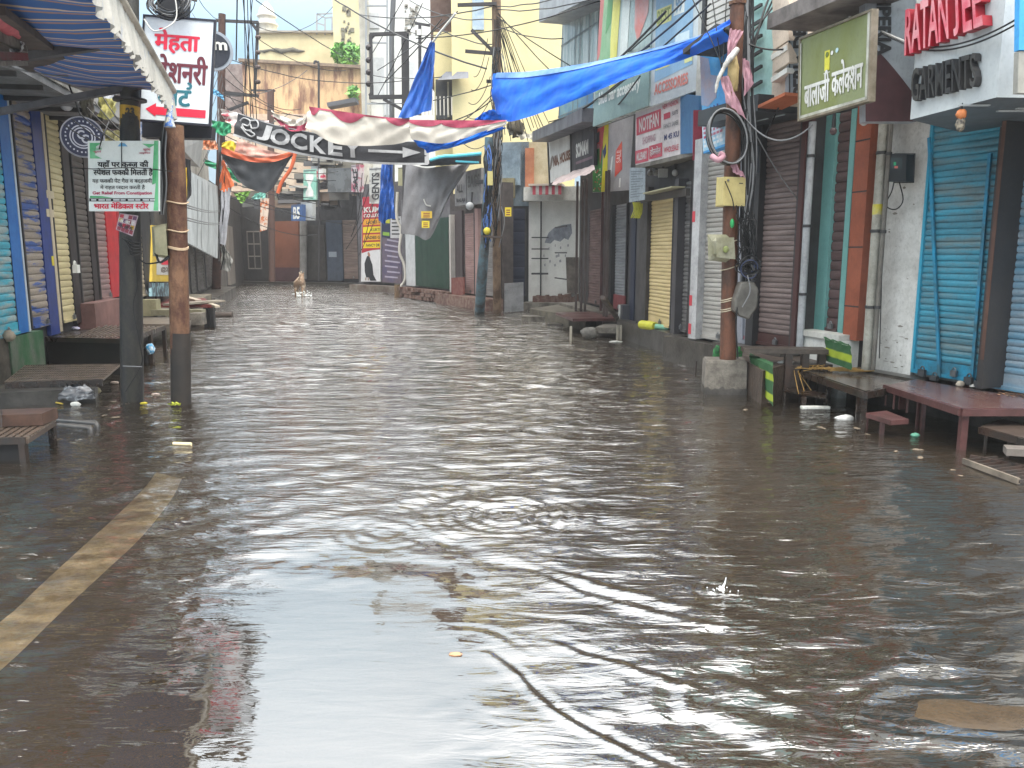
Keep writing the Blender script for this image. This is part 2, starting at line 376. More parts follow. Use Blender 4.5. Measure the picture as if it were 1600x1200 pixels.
def water():
    ny = 700; ys = 0.75 * (62 / 0.75) ** (np.arange(ny) / (ny - 1)); nk = 470
    ks = np.sinh(np.linspace(-1.25, 1.25, nk)) / np.sinh(1.25) * 1.15
    X = ys[:, None] * ks[None, :] ; Y = np.repeat(ys[:, None], nk, 1)
    rs = np.random.RandomState(11); H = np.zeros_like(X); cell = .007 * Y
    # calm pool on the left front, choppy middle
    calm = np.exp(-(((X + .75) / .75) ** 2 + ((Y - 2.7) / 1.0) ** 2)); calmL = np.exp(-(((X + 1.9) / .7) ** 2 + ((Y - 2.6) / 1.2) ** 2))
    amp = 1 - .93 * np.clip(calm * 1.35, 0, 1) - .2 * np.clip(calmL, 0, 1); amp = np.clip(amp, .05, 1)
    amp *= np.clip(.6 + .4 * np.clip((Y - 2.5) / 4, 0, 1), 0, 1)
    patch = np.zeros_like(X)
    for i in range(10):
        a = rs.uniform(0, 6.28); k = rs.uniform(.5, 2.2); patch += np.sin((X * np.cos(a) + Y * np.sin(a) * .6) * k + rs.uniform(0, 6.28))
    amp *= np.clip(1 + .22 * patch, .35, 1.8)
    for i in range(90):
        lam = .05 * (14 ** (rs.uniform(0, 1))); d = rs.normal(0, .42) + math.pi / 2 + .12
        k = 2 * math.pi / lam; a = .0022 * lam ** .8 * rs.uniform(.5, 1.3)
        wob = .25 * lam * np.sin(X * rs.uniform(1, 5) + rs.uniform(0, 6)) + .2 * lam * np.sin(Y * rs.uniform(1, 4) + X * 2 * rs.uniform(0, 1))
        ph = k * (X * np.cos(d) + Y * np.sin(d) + wob * 2) + rs.uniform(0, 6.28)
        w = np.sin(ph); att = np.clip((lam / cell - 2.5) / 3, 0, 1)
        H += a * (w + .25 * np.cos(2 * ph)) * att
    H *= amp * (1 + 1.5 * np.exp(-(((X + .1) / .75) ** 2 + ((Y - 4.5) / .9) ** 2)))
    cm = G(1545, 1128); H *= 1 - .8 * np.exp(-(((X - cm.x) / .6) ** 2 + ((Y - cm.y) / .25) ** 2))
    def ridge(pts, wid, hgt, ph=0, ntr=3, side=1, fade=1):
        nonlocal H
        P = [G(*p) for p in pts]; P = crom(P, 24); best = np.full(X.shape, 1e9); sg = np.zeros_like(X); tt = np.zeros_like(X)
        for i in range(24):
            a, b = P[i], P[i + 1]; dx, dy = b.x - a.x, b.y - a.y; l2 = dx * dx + dy * dy + 1e-9
            t = np.clip(((X - a.x) * dx + (Y - a.y) * dy) / l2, 0, 1); qx, qy = X - a.x - t * dx, Y - a.y - t * dy
            dd = np.hypot(qx, qy); cr = dx * qy - dy * qx; mk = dd < best
            best[mk] = dd[mk]; sg[mk] = np.sign(cr[mk]) * dd[mk]; tt[mk] = ((i + t) / 24)[mk]
        env = np.sin(np.pi * np.clip(tt * .94 + .03, 0, 1)) ** .5
        s = sg * side
        H += env * hgt * (np.exp(-(s / wid) ** 2) - .55 * np.exp(-((s - 1.7 * wid) / (1.2 * wid)) ** 2) + .3 * np.exp(-((s - 3.4 * wid) / wid) ** 2))
    ridge([(760, 1020), (800, 1050), (860, 1110), (960, 1165), (1080, 1220)], .018, .0085)
    ridge([(700, 985), (760, 990), (830, 1030)], .02, .004)
    ridge([(820, 890), (900, 925), (1010, 955), (1150, 985)], .028, .009)
    ridge([(850, 1000), (930, 1030), (1040, 1065), (1100, 1080)], .022, .0075)
    ridge([(790, 870), (900, 905), (1060, 945), (1180, 965)], .03, .006)
    ridge([(1330, 1130), (1360, 1085), (1450, 1070), (1560, 1075)], .03, .006)
    ridge([(1080, 1130), (1070, 1080), (1120, 1060), (1200, 1090), (1280, 1120)], .03, .006)
    ridge([(1330, 1135), (1420, 1150), (1620, 1170)], .02, .006)
    for (px, py, r0, n, a) in ((1130, 925, .05, 5, .004), (790, 805, .1, 7, .011), (700, 770, .1, 5, .008), (655, 690, .2, 3, .006), (215, 660, .12, 6, .003), (1335, 640, .1, 3, .003), (600, 830, .1, 5, .004)):
        c = G(px, py); R = np.hypot(X - c.x, (Y - c.y)); H += a * .8 * np.cos(R * 2 * math.pi / (r0 * .9) + 1.5 * patch) * np.exp(-(R / (r0 * n * .55)) ** 2) * (R / (R + r0 * .5))
    H = np.clip(H, -.045, .045)
    V = np.stack([X, Y, H], -1).reshape(-1, 3); n = V.shape[0]
    idx = np.arange(ny * nk).reshape(ny, nk); Q = np.stack([idx[:-1, :-1], idx[:-1, 1:], idx[1:, 1:], idx[1:, :-1]], -1).reshape(-1, 4)
    # flat skirt so that the sheet also fills the street beside and behind the camera
    ex = np.array([(-80, -30, -.002), (80, -30, -.002), (80, .76, -.002), (-80, .76, -.002)]); V = np.vstack([V, ex]); Q = np.vstack([Q, [[n, n + 1, n + 2, n + 3]]])
    me = bpy.data.meshes.new('water'); me.vertices.add(len(V)); me.vertices.foreach_set('co', V.ravel().astype('f'))
    me.loops.add(Q.size); me.loops.foreach_set('vertex_index', Q.ravel().astype('i'))
    me.polygons.add(len(Q)); me.polygons.foreach_set('loop_start', np.arange(0, Q.size, 4).astype('i')); me.polygons.foreach_set('use_smooth', np.ones(len(Q), bool))
    me.update(calc_edges=True); me.validate()
    o = bpy.data.objects.new('water', me); COL.objects.link(o); struct(o)
    m = bpy.data.materials.new('flood_water'); m.use_nodes = True; t = m.node_tree; t.nodes.clear(); N = t.nodes.new; L = t.links.new
    out = N('ShaderNodeOutputMaterial'); gl = N('ShaderNodeBsdfGlossy'); gl.inputs['Roughness'].default_value = .015; gl.inputs['Color'].default_value = (1, 1, 1, 1)
    df = N('ShaderNodeBsdfDiffuse'); tr = N('ShaderNodeBsdfTransparent'); tr.inputs[0].default_value = (.88, .84, .77, 1)
    body = N('ShaderNodeMixShader'); body.inputs[0].default_value = .85
    mx = N('ShaderNodeMixShader'); fr = N('ShaderNodeFresnel'); fr.inputs[0].default_value = 3.05
    co = N('ShaderNodeTexCoord')
    def nz(sc, st, det=4, ro=.6, dist=0):
        mp = N('ShaderNodeMapping'); mp.inputs['Scale'].default_value = st; L(co.outputs['Object'], mp.inputs[0])
        n = N('ShaderNodeTexNoise'); n.inputs['Scale'].default_value = sc; n.inputs['Detail'].default_value = det; n.inputs['Roughness'].default_value = ro; n.inputs['Distortion'].default_value = dist
        L(mp.outputs[0], n.inputs['Vector']); return n.outputs[0]
    cr = N('ShaderNodeValToRGB'); cr.color_ramp.elements[0].color = lin('#574c40'); cr.color_ramp.elements[1].color = lin('#6e6253')
    cr.color_ramp.elements[0].position = .35; cr.color_ramp.elements[1].position = .65
    L(nz(.9, (1, .5, 1), 5, .6, .6), cr.inputs[0]); L(cr.outputs[0], df.inputs[0])
    # three layers of wind ripple
    a1 = nz(5.0, (.42, 1.5, 1), 2, .5, .5); a2 = nz(13, (.42, 1.6, 1), 3, .6, .6); a3 = nz(2.2, (.6, 1.2, 1), 1, .5, .2)
    sep = N('ShaderNodeSeparateXYZ'); L(co.outputs['Object'], sep.inputs[0])
    def mathn(op, a, b=None):
        q = N('ShaderNodeMath'); q.operation = op
        for i, z in ((0, a), (1, b)):
            if z is None: continue
            if isinstance(z, (int, float)): q.inputs[i].default_value = z
            else: L(z, q.inputs[i])
        return q.outputs[0]
    # the calm pool in front
    gx = mathn('MULTIPLY', mathn('ADD', sep.outputs[0], .68), 1.35); gy = mathn('MULTIPLY', mathn('ADD', sep.outputs[1], -2.7), .62)
    r2 = mathn('ADD', mathn('MULTIPLY', gx, gx), mathn('MULTIPLY', gy, gy)); r2 = mathn('ADD', r2, mathn('MULTIPLY', mathn('ADD', nz(1.6, (1, 1, 1), 3), -.5), 1.1))
    calm = N('ShaderNodeMapRange'); calm.interpolation_type = 'SMOOTHSTEP'; calm.inputs[1].default_value = .25; calm.inputs[2].default_value = 1.5; calm.inputs[3].default_value = .12; calm.inputs[4].default_value = 1; L(r2, calm.inputs[0])
    near = N('ShaderNodeMapRange'); near.inputs[1].default_value = 2; near.inputs[2].default_value = 15; near.inputs[3].default_value = .34; near.inputs[4].default_value = 1.35; L(sep.outputs[1], near.inputs[0])
    h = mathn('ADD', mathn('MULTIPLY', a1, .032), mathn('MULTIPLY', a2, .017)); h = mathn('ADD', h, mathn('MULTIPLY', a3, .045)); far = N('ShaderNodeMapRange'); far.inputs[1].default_value = 5; far.inputs[2].default_value = 22; far.inputs[3].default_value = 0; far.inputs[4].default_value = 1; L(sep.outputs[1], far.inputs[0]); h = mathn('ADD', h, mathn('MULTIPLY', mathn('MULTIPLY', nz(1.7, (.45, 1.7, 1), 2, .6, .8), far.outputs[0]), .14))
    h = mathn('MULTIPLY', h, mathn('MULTIPLY', calm.outputs[0], near.outputs[0]))
    bp = N('ShaderNodeBump'); bp.inputs['Strength'].default_value = 1; bp.inputs['Distance'].default_value = 1.0; L(h, bp.inputs['Height'])
    for x in (gl, fr): L(bp.outputs[0], x.inputs['Normal'])
    L(df.outputs[0], body.inputs[1]); L(tr.outputs[0], body.inputs[2])
    L(fr.outputs[0], mx.inputs[0]); L(body.outputs[0], mx.inputs[1]); L(gl.outputs[0], mx.inputs[2]); L(mx.outputs[0], out.inputs[0])
    me.materials.append(m)
water()
# ---------------------------------------------------------------- shop-front parts
def colm(par, pl, a, b, z0, z1, f0, f1, m, name='pillar', py=400, bevel=0, label=None):
    mb = MB(); s0, s1 = pl.s_(a, py, f1), pl.s_(b, py, f1); mb.pbox(pl, s0, s1, z0, z1, f0, f1, m)
    o = mb.build(name, par, bevel)
    if label: o['label'] = label
    return o
def body(par, pl, a, b, z0, z1, depth, m, name='wall', f1=0.0):
    s0, s1 = pl.s_(a), pl.s_(b); mb = MB(); mb.pbox(pl, s0, s1, z0, z1, -depth, f1, m); return mb.build(name, par)
def padlock(par, P, n, s=1.0, name='padlock', m=None):
    mb = MB(); x = Vector((0, 0, 1)).cross(n); m = m or STEEL
    mb.obox(P - x * .03 * s - Vector((0, 0, .05 * s)), x * .06 * s, n * .03 * s, (0, 0, .055 * s), m)
    mb.tube([P + x * .018 * s * math.cos(t) + Vector((0, 0, .03 * s * math.sin(t))) + n * .015 for t in [i * math.pi / 6 for i in range(7)]], .006 * s, m, 6)
    return mb.build(name, par)
def shutter(par, pl, a, b, z0, z1, m, off=.03, slat=.06, lock=True, rail=None, name='shutter', bent=.008, py=400, label=None):
    s0, s1 = pl.s_(a, py, off), pl.s_(b, py, off); H = z1 - z0; rh = .14; n = max(4, round((H - rh) / slat)); h = (H - rh) / n
    prof = [(0, -.012), (.09, -.010), (.12, .002), (.35, .007), (.6, .008), (.86, .004), (.97, -.002)]
    rows = []
    for j in range(n):
        for f, d in prof: rows.append((z0 + rh + (j + f) * h, d))
    rows.append((z1, 0)); nu = 8; vs = []; sd = RND.random() * 50
    for z, d in rows:
        for i in range(nu + 1):
            s = s0 + (s1 - s0) * i / nu; j = int((z - z0) / h)
            w = bent * noise.noise(Vector((s * 2, z * 3, sd))) + .004 * noise.noise(Vector((s * 3, j * 7.3, sd))) ; vs.append(pl.P(s, z + .004 * noise.noise(Vector((s * 2.5, j * 3.1, sd))), off + d + w))
    fs = [(r * (nu + 1) + i, r * (nu + 1) + i + 1, (r + 1) * (nu + 1) + i + 1, (r + 1) * (nu + 1) + i) for r in range(len(rows) - 1) for i in range(nu)]
    mb = MB(); mb.add(vs, fs, m, False); o = mb.build(name, par)
    if label: o['label'] = label
    r = MB(); r.pbox(pl, s0, s1, z0, z0 + rh, off - .02, off + .008, rail or m); r.pbox(pl, s0, s1, z0, z0 + .035, off, off + .03, rail or m); r.build('bottom_rail', o)
    g = MB(); w = .035
    g.pbox(pl, s0 - w, s0, z0, z1, off - .02, off + .012, DARK); g.pbox(pl, s1, s1 + w, z0, z1, off - .02, off + .012, DARK); g.build('guide_rail', o)
    if lock: padlock(o, pl.P((s0 * .3 + s1 * .7), z0 + .08, off + .03), pl.n)
    return o
def shm(c1, c2, dirt=.45, rough=.5, lo=.42, hi=.6, dcol='#3a332c', metal=0.0):   # slat paint, varies slat by slat
    return mat(c1, c2, rough, metal, scale=1.1, st=(1, 1, 7), lo=lo, hi=hi, dirt=dirt, dscale=1.4, dst=(1, 1, 5), dcol=dcol, spec=.4)
def zz(pl, px, py, off=0.0): return pl.z(px, py, off)
def frame(par, S, w, m, name='frame', d=.03):
    """rim around a panel; w in metres"""
    a = (S.p(1, 0) - S.p(0, 0)).length; b = (S.p(0, 1) - S.p(0, 0)).length; mb = MB(); wu, wv = w / a, w / b
    for u0, v0, u1, v1 in ((-wu, -wv, 1 + wu, 0), (-wu, 1, 1 + wu, 1 + wv), (-wu, 0, 0, 1), (1, 0, 1 + wu, 1)):
        P = [S.p(u0, v0), S.p(u1, v0), S.p(u0, v1)]; mb.obox(P[0] - S.nor * .05, P[1] - P[0], P[2] - P[0], S.nor * (.05 + d), m)
    return mb.build(name, par)
SG = 'painted shop shutters and signs'
TRG = 'shop units in the flooded street'

# ======================= RIGHT SIDE
RA = Pl(3.71, 8.33, 5.13, 4.77)
RB = Pl(3.37, 9.2, 3.66, 8.1)
RC = Pl(2.60, 10.62, 3.26, 8.85)
RD = Pl(2.20, 13.8, 2.66, 11.0)
RE = Pl(1.86, 18.4, 2.22, 16.2)
RF = Pl(-.35, 21.9, 1.9, 21.5)

# --- near garment shop (blue shutters, white pillar)
zb = .35; zt = zz(RA, 1500, 172)
t = thing('shop_building', 'near garment shop with bright blue rusted shutter, white plastered pillar and black post', 'shop', RA.P(.5, 0), TRG)
body(t, RA, 1349, 1800, -.1, 7.2, 4, PLASTER)
colm(t, RA, 1366, 1437, .32, zt, 0, .05, mat('#cfcfcb', '#b5b5b1', .7, scale=2.5, dirt=.55, dscale=2.2, dst=(1, 1, .8), dcol='#57524c', bump=.3, bscale=25), label='white plastered pillar with peeling stains')
mb = MB(); SP = RA.rect(1366, 1437, .32, zt, .05); smd = mat('#8b877f', '#6d6962', .8, scale=12)
for i in range(30):
    low = i < 22; u = .06 + .86 * RND.random(); v = (.80 + .18 * RND.random()) if low else .25 + .5 * RND.random(); w = .04 + .12 * RND.random() ** 2; h_ = .001 + .0035 * RND.random()
    mb.poly(SP, [(u, v), (u + w * .5, v - h_ * (.3 + RND.random())), (u + w, v), (u + w * .8, v + h_), (u + w * .3, v + h_ * (.5 + RND.random()))], smd, .002)
mb.build('peeled_patch', t)
blue = shm('#38869d', '#5d757b', .65, lo=.45, hi=.62, dcol='#3b3f40')
colm(t, RA, 1437, 1441, .35, zt, 0, .06, mat('#2f8aa6', None, .5), 'trim_strip')
sh = shutter(t, RA, 1443, 1545, zb, zt, blue, rail=mat('#2490b3', '#2f7187', .5, scale=7, dirt=.6), slat=.058, label='bright blue rolling shutter with two slanting braces')
mb = MB()
def rp_(px, py): return RA.hit(px, py, .06)
for a, b in (((1452, 215), (1468, 590)), ((1547, 240), (1518, 597))):
    A, B = rp_(*a), rp_(*b); mb.bar(A, B, .03, .02, mat('#1f88b0', '#356575', .5, dirt=.4), RA.n)
mb.build('brace', sh)
for px, py in ((1443, 578), (1462, 588), (1516, 590), (1532, 596)): padlock(sh, RA.hit(px, py, .09), RA.n, 1.2, m=mat('#4a4d50', None, .4, metal=.5))
colm(t, RA, 1546, 1553, .35, zt, 0, .3, BLACK, label='black square post beside the blue shutter')
colm(t, RA, 1546.5, 1552, .6, zt - .02, .3, .305, mat('#4c342c', '#5c4136', .5, dirt=.4), 'trim_strip')
shutter(t, RA, 1568, 1700, zb - .02, zt, shm('#5d8aa3', '#8695a0', .4), slat=.06, label='faded grey-blue shutter at the picture edge')
mb = MB(); mb.pbox(RA, RA.s_(1349), RA.s_(1800), -.1, .32, 0, .22, WETCONC); mb.build('plinth', t)
mb = MB(); mb.pbox(RA, RA.s_(1349), RA.s_(1800), zt, zt + .9, 0, .2, GREYP); mb.build('lintel', t)
# upper storey windows of the near shop
mb = MB()
for s in (.5, 1.8, 3.0): mb.pbox(RA, s, s + .8, 4.4, 5.9, -.02, .03, mat('#49565c', None, .2, dirt=.2))
mb.build('window', t)

# GARMENTS fascia box
GA = Pl(3.16, 6.72, 3.34, 5.62)
fasc = mat('#b9bfc0', '#a9b0b3', .55, scale=2, dirt=.3, dcol='#6c7172')
g = thing('fascia_sign', 'grey boxed fascia sign with red and black block letters over the near blue shutter', 'shop sign', GA.P(.5, 2.5))
A = G(1422, 187, 2.56); B = G(1557, 152, 2.56); zfa = 2.56
q0, q1 = Vector((A.x, A.y, 0)), Vector((B.x, B.y, 0)); GA = Pl(q0.x, q0.y, q1.x, q1.y); Ltot = GA.len
mb = MB(); wall0 = RA.hit(1424, 250); 
back = [Vector((A.x + .75, A.y + .25, 0)), Vector((5.0, A.y - .9, 0))]
top = 4.3; P = [q0, q1, Vector((4.9, B.y + .12, 0)), Vector((4.9, A.y + .5, 0)), Vector((4.0, 7.4, 0))]
vs = [p + Vector((0, 0, zfa)) for p in P] + [p + Vector((0, 0, top)) for p in P]
mb.add(vs, [(0, 1, 6, 5), (1, 2, 7, 6), (2, 3, 8, 7), (3, 4, 9, 8), (4, 0, 5, 9), (5, 6, 7, 8, 9)], fasc)
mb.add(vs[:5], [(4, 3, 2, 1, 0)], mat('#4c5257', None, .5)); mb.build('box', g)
S = Surf.quad(GA.hit(1425, -40), GA.hit(1560, -80), GA.hit(1557, 152), GA.hit(1422, 187))
RED = mat('#a3182b', '#8d1022', .35, dirt=.2, spec=.5); REDF = mat('#c0485a', '#cf8f95', .4, dirt=.2)
def reg(pl, px0, py0, px1, py1, off=0):  # region surface on a plane from four picture corners (tl, tr, br, bl)
    pass
mb = MB(); SS = GA.quad((1429, 16), (1546, -50), (1552, 40), (1427, 88))
for tx, ua, ub in (('RATAN', 0, .60), ('J', .66, .73), ('EE', .775, 1)): mb.text(SS, tx, ua, 0, ub, 1, REDF, bold=.02, depth=.075, keep=RED)
mb; mb.build('red_lettering', g)
mb = MB(); SS = GA.quad((1434, 108), (1535, 82), (1535, 135), (1433, 160)); mb.text(SS, 'GARMENTS', 0, 0, 1, 1, mat('#1c1d1f', '#3a3a38', .5), bold=.008, depth=.05, keep=BLACK); mb.build('black_lettering', g)
mb = MB()
for px, py in ((1500, 163), (1560, 172), (1590, 168)):
    c = G(px, py, zfa - .004); mb.obox(c, (.22, .0, 0), (0, .03, 0), (0, 0, -.01), mat('#9aa0a2', None, .4))
mb.build('downlight', g)
# blue and cream panels at the extreme right
t2 = thing('sign_board', 'bright blue hanging board corner at the right edge above the grey fascia', 'shop sign', D(1610, 80, 5.4))
mb = MB(); q = Surf.quad(D(1594, -60, 5.35), D(1720, -60, 5.35), D(1716, 78, 5.35), D(1592, 78, 5.35)); mb.slab(q, .05, mat('#3a93cf', None, .5)); mb.build('panel', t2)
mb = MB(); q = Surf.quad(D(1592, 80, 5.36), D(1720, 80, 5.36), D(1716, 150, 5.36), D(1590, 145, 5.36)); mb.slab(q, .05, mat('#9a9a92', '#8b8b85', .6)); mb.build('lower_panel', t2)
hang = thing('hanging_charm', 'small orange and black charm hanging under the grey fascia', 'charm', G(1503, 172, 2.5))
c = G(1503, 172, 2.52); mb = MB(); mb.ball(c + Vector((0, 0, -.03)), .035, mat('#b06a3c', None, .7), 6, rough=.5); mb.ball(c + Vector((0, 0, -.1)), .04, mat('#3a3632', '#a39a88', .7, scale=30), 6, (.8, .8, 1.2), .5); mb.tube([c + Vector((0, 0, .05)), c + Vector((0, 0, -.08))], .004, CABLE, 5); mb.build('beads', hang)

# IMPERIA board, facing the camera
t3 = thing('sign_board', 'tall silver board with black sideways lettering and a maroon curved foot', 'shop sign', D(1395, 180, 7.3))
def crect(tl, br, Y): return Surf.quad(D(tl[0], tl[1], Y), D(br[0], tl[1], Y), D(br[0], br[1], Y), D(tl[0], br[1], Y))
S = crect((1352, -60), (1432, 190), 7.15)
mb = MB(); mb.slab(S, .12, mat('#a9b0b6', '#959ca2', .35, metal=.3, dirt=.2)); mb.build('panel', t3)
mb = MB(); S2 = crect((1369, -20), (1392, 90), 7.15); mb.text(S2, 'IMPERIA', 0, 0, 1, .98, BLACK, bold=.045, rot=-90, off=.01); mb.build('lettering', t3)
mb = MB(); mb.poly(S, [(0, .48)] + [(x, .49 + .36 * (x ** 1.25)) for x in (.1, .25, .4, .55, .7, .85, 1)] + [(1, 1.0), (0, 1.0)], mat('#4a2c30', '#3c2226', .55), .006); mb.build('maroon_foot', t3)
t3 = thing('sign_board', 'narrow grey board with black sideways letters left of the olive sign', 'shop sign', D(1245, 150, 8.6))
S = crect((1232, 36), (1262, 152), 8.4)
mb = MB(); mb.slab(S, .1, mat('#8f989e', '#7b848a', .4, dirt=.3)); mb.build('panel', t3)
mb = MB(); mb.text(S, 'PERIA DE', .22, .06, .9, .98, BLACK, bold=.045, rot=90, off=.008); mb.rect(S, .02, .0, .08, 1, BLACK); mb.build('lettering', t3)

# olive Hindi sign
Ab = G(1250, 187, 2.74); Bb = G(1358, 155, 2.74); BA = Pl(Ab.x, Ab.y, Bb.x, Bb.y)
g = thing('shop_sign', 'olive green lightbox sign with white Hindi lettering and white border', 'shop sign', BA.P(.5, 2.6))
S = BA.quad((1252, 62), (1362, 18), (1357, 155), (1250, 186))
olive = mat('#6c7334', '#77805a', .5, scale=1.6, st=(1, 1, .5), lo=.35, hi=.6, dirt=.15)
mb = MB(); mb.slab(S, .05, olive, mat('#83786c', '#5e5850', .6)); mb.build('lightbox', g)
mb = MB(); mb.text(S, 'बालाजी', .08, .50, .46, .88, WHITE, bold=.035, off=.006); mb.text(S, 'कलेक~शन', .50, .44, .92, .84, WHITE, bold=.035, off=.006); mb.build('lettering', g)
mb = MB(); YL = mat('#c3bd3d', None, .5); mb.rect(S, .38, .26, .455, .5, YL); mb.disc(S.p(.42, .31, .006), S.nor, .022, mat('#5f6b2a', None, .5), th=.003)
mb.disc(S.p(.49, .31, .004), S.nor, .018, WHITE, th=.003); mb.disc(S.p(.56, .30, .004), S.nor, .02, mat('#a8c3c9', None, .5), th=.003); mb.rect(S, .37, .525, .46, .535, WHITE); mb.build('emblem', g)
mb = MB()
for r in ((.0, .965, 1, 1.0), (0, .05, .02, .97), (.965, 0, 1, 1)): mb.rect(S, *r, mat('#c5c6bd', '#9a9b8e', .6, dirt=.5), .01)
mb.build('border', g); frame(g, S, .02, mat('#8d8577', '#69624f', .6, dirt=.5), d=.015)
t = thing('canopy_beam', 'dark projecting roof beam above the olive sign', 'beam', D(1290, 30, 7.6))
mb = MB(); a, b = D(1236, 36, 8.3), D(1368, -18, 6.95); mb.bar(a, b, .5, .14, mat('#6f6966', '#4c4745', .6, dirt=.4)); mb.build('beam', t)

# --- shop with aqua pillars behind the olive sign
t = thing('shop_building', 'shop with aqua green pillars, a narrow brown shutter and an orange tiled pillar', 'shop', RB.P(.4, 0), TRG)
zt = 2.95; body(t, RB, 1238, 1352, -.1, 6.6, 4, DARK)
zp = .66
colm(t, RB, 1246, 1258, .45, zt, 0, .2, PLASTER); aq = mat('#5f8f8b', '#6b9b98', .45, scale=2, dirt=.2, dcol='#3d5957')
colm(t, RB, 1255, 1290, zp, zt, 0, .06, aq, label='broad aqua green pillar'); colm(t, RB, 1290, 1294, zp, zt, 0, .07, aq, 'trim_strip')
shutter(t, RB, 1294, 1317, zp, zt, shm('#4c3a3a', '#5a4848', .4), slat=.1, label='narrow brown wooden-toned shutter')
colm(t, RB, 1316, 1324, zp - .03, zt, 0, .06, aq)
orp = colm(t, RB, 1325, 1347, zp - .05, zt, 0, .12, mat('#8a4a33', '#7a3f2b', .4, dirt=.25, spec=.5), label='orange-brown tiled pillar')
mb = MB()
for z in (.95, 1.55, 2.1, 2.6): mb.pbox(RB, RB.s_(1325, 400, .12), RB.s_(1347, 400, .12), z, z + .014, .12, .123, BLACK)
mb.build('tile_joint', orp)
mb = MB(); mb.pbox(RB, RB.s_(1249, 400, .26), RB.s_(1352), -.1, zp - .06, 0, .22, WHITE); mb.pbox(RB, RB.s_(1249, 400, .26), RB.s_(1352), zp - .06, zp, 0, .25, PLASTER); mb.build('plinth', t)
# bulbs under the olive sign
for i, (px, py, Y) in enumerate(((1350, 190, 7.6), (1390, 185, 7.3), (1302, 205, 8.2))):
    b_ = thing('light_bulb', ['white bulb hanging under the right corner of the olive sign', 'white bulb hanging under the maroon curved board', 'unlit dark bulb cluster hanging under the olive sign'][i], 'light bulb', D(px, py, Y))
    c = D(px, py, Y); mb = MB(); mb.ball(c, .035, mat('#a8aaa8' if i < 2 else '#4a3a3c', None, .3), 8, (1, 1, 1.1)); mb.build('glass', b_)
    mb = MB(); mb.tube([c + Vector((0, 0, .04)), c + Vector((0, 0, .09)), c + Vector((0, 0, .3))], [.022, .02, .006], BLACK, 8); mb.build('holder', b_)

# pipes beside the white pillar
for i, (pxb, pyb, pxt, pyt, r, m, lb) in enumerate(((1353, 578, 1362, 183, .045, mat('#9c9b92', '#7f7d74', .6, dirt=.6, dcol='#3f3b34'), 'thick grey drain pipe with a yellow sticker beside the white pillar'), (1364, 578, 1372, 185, .022, mat('#6b6862', '#57534d', .6, dirt=.5), 'thin dark pipe between the drain pipe and white pillar'),
                                          (1249, 548, 1252, 195, .04, mat('#a6aaad', '#8b8f92', .5, dirt=.5), 'light grey drain pipe left of the aqua pillar'))):
    pl = RA if i < 2 else RB; t = thing('drain_pipe', lb, 'pipe', pl.hit(pxb, pyb, .26))
    a, b = pl.hit(pxb, pyb, .26), pl.hit(pxt, pyt, .26); b = Vector((a.x, a.y, b.z)); mb = MB(); mb.tube([a, b], r, m, 12); mb.build('tube', t)
    mb = MB()
    for k in (.25, .55, .85): c = a.lerp(b, k); mb.tube([c, c + Vector((0, 0, .03))], r + .008, DARK, 12)
    mb.build('clamp', t)
    if i == 0: mb = MB(); c = a.lerp(b, .62); mb.tube([c, c + Vector((0, 0, .1))], r + .003, mat('#b5a92e', '#a5a08a', .6), 12, False); mb.build('sticker', t)
# meter box with loops
t = thing('meter_box', 'black electric meter box with cable loop on the white pillar', 'meter', RA.hit(1402, 285, .16))
S = RA.quad((1386, 240), (1417, 240), (1415, 284), (1386, 284), .26)
mb = MB(); mb.slab(S, .1, mat('#20262a', None, .35, dirt=.2)); mb.build('case', t, .008)
mb = MB(); mb.rect(S, .2, .15, .8, .55, mat('#3f4a4d', None, .2)); mb.rect(S, .38, .3, .5, .42, mat('#1f9a68', None, .3), .007); mb.rect(S, .42, .44, .6, .52, mat('#b8655c', None, .3), .007); mb.build('display', t)
mb = MB(); P = [RA.hit(*p, .2) for p in ((1397, 284), (1393, 300), (1384, 318), (1390, 326), (1402, 326), (1411, 312), (1405, 284))]; mb.tube(crom(P, 24), .006, CABLE, 6)
P = [RA.hit(*p, .2) for p in ((1384, 240), (1381, 300), (1378, 420), (1374, 560))]; mb.tube(crom(P, 12), .005, CABLE, 6); mb.build('cable', t)

# --- brown and silver shutter shops behind the rusty pole
t = thing('shop_building', 'shop with tall dark brown ribbed shutter beside the rusty pole', 'shop', RC.P(1.4, 0), TRG)
zt = 2.95
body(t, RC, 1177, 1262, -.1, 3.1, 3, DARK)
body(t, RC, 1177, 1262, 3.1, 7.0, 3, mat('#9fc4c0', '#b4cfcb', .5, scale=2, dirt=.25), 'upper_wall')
shutter(t, RC, 1183, 1241, .42, zt, shm('#5f5250', '#746663', .5), rail=mat('#3d2624', None, .5), label='tall dark brown shutter with maroon edge')
colm(t, RC, 1242, 1248, .4, zt, 0, .12, mat('#3f2423', None, .5)); colm(t, RC, 1170, 1181, .4, zt, 0, .12, BLACK)
mb = MB(); mb.pbox(RC, RC.s_(1150), RC.s_(1262), -.1, .4, 0, .3, WETCONC); mb.build('plinth', t)
t = thing('shop_building', 'shop with pale silver ribbed shutter left of the rusty pole', 'shop', RC.P(.3, 0), TRG)
body(t, RC, 1078, 1177, -.1, 3.1, 3, DARK)
body(t, RC, 1078, 1177, 3.1, 7.0, 3, mat('#c2c4bf', '#a9aba6', .6, dirt=.3), 'upper_wall')
shutter(t, RC, 1092, 1150, .38, zt, shm('#8a8782', '#9c9a95', .4, dcol='#6b665f'), label='pale silver ribbed shutter')
colm(t, RC, 1080, 1091, .36, zt, 0, .14, mat('#a9aaab', '#8f9091', .6, dirt=.45)); colm(t, RC, 1151, 1170, .36, zt, 0, .08, mat('#7d8088', None, .6, dirt=.4))
mb = MB()
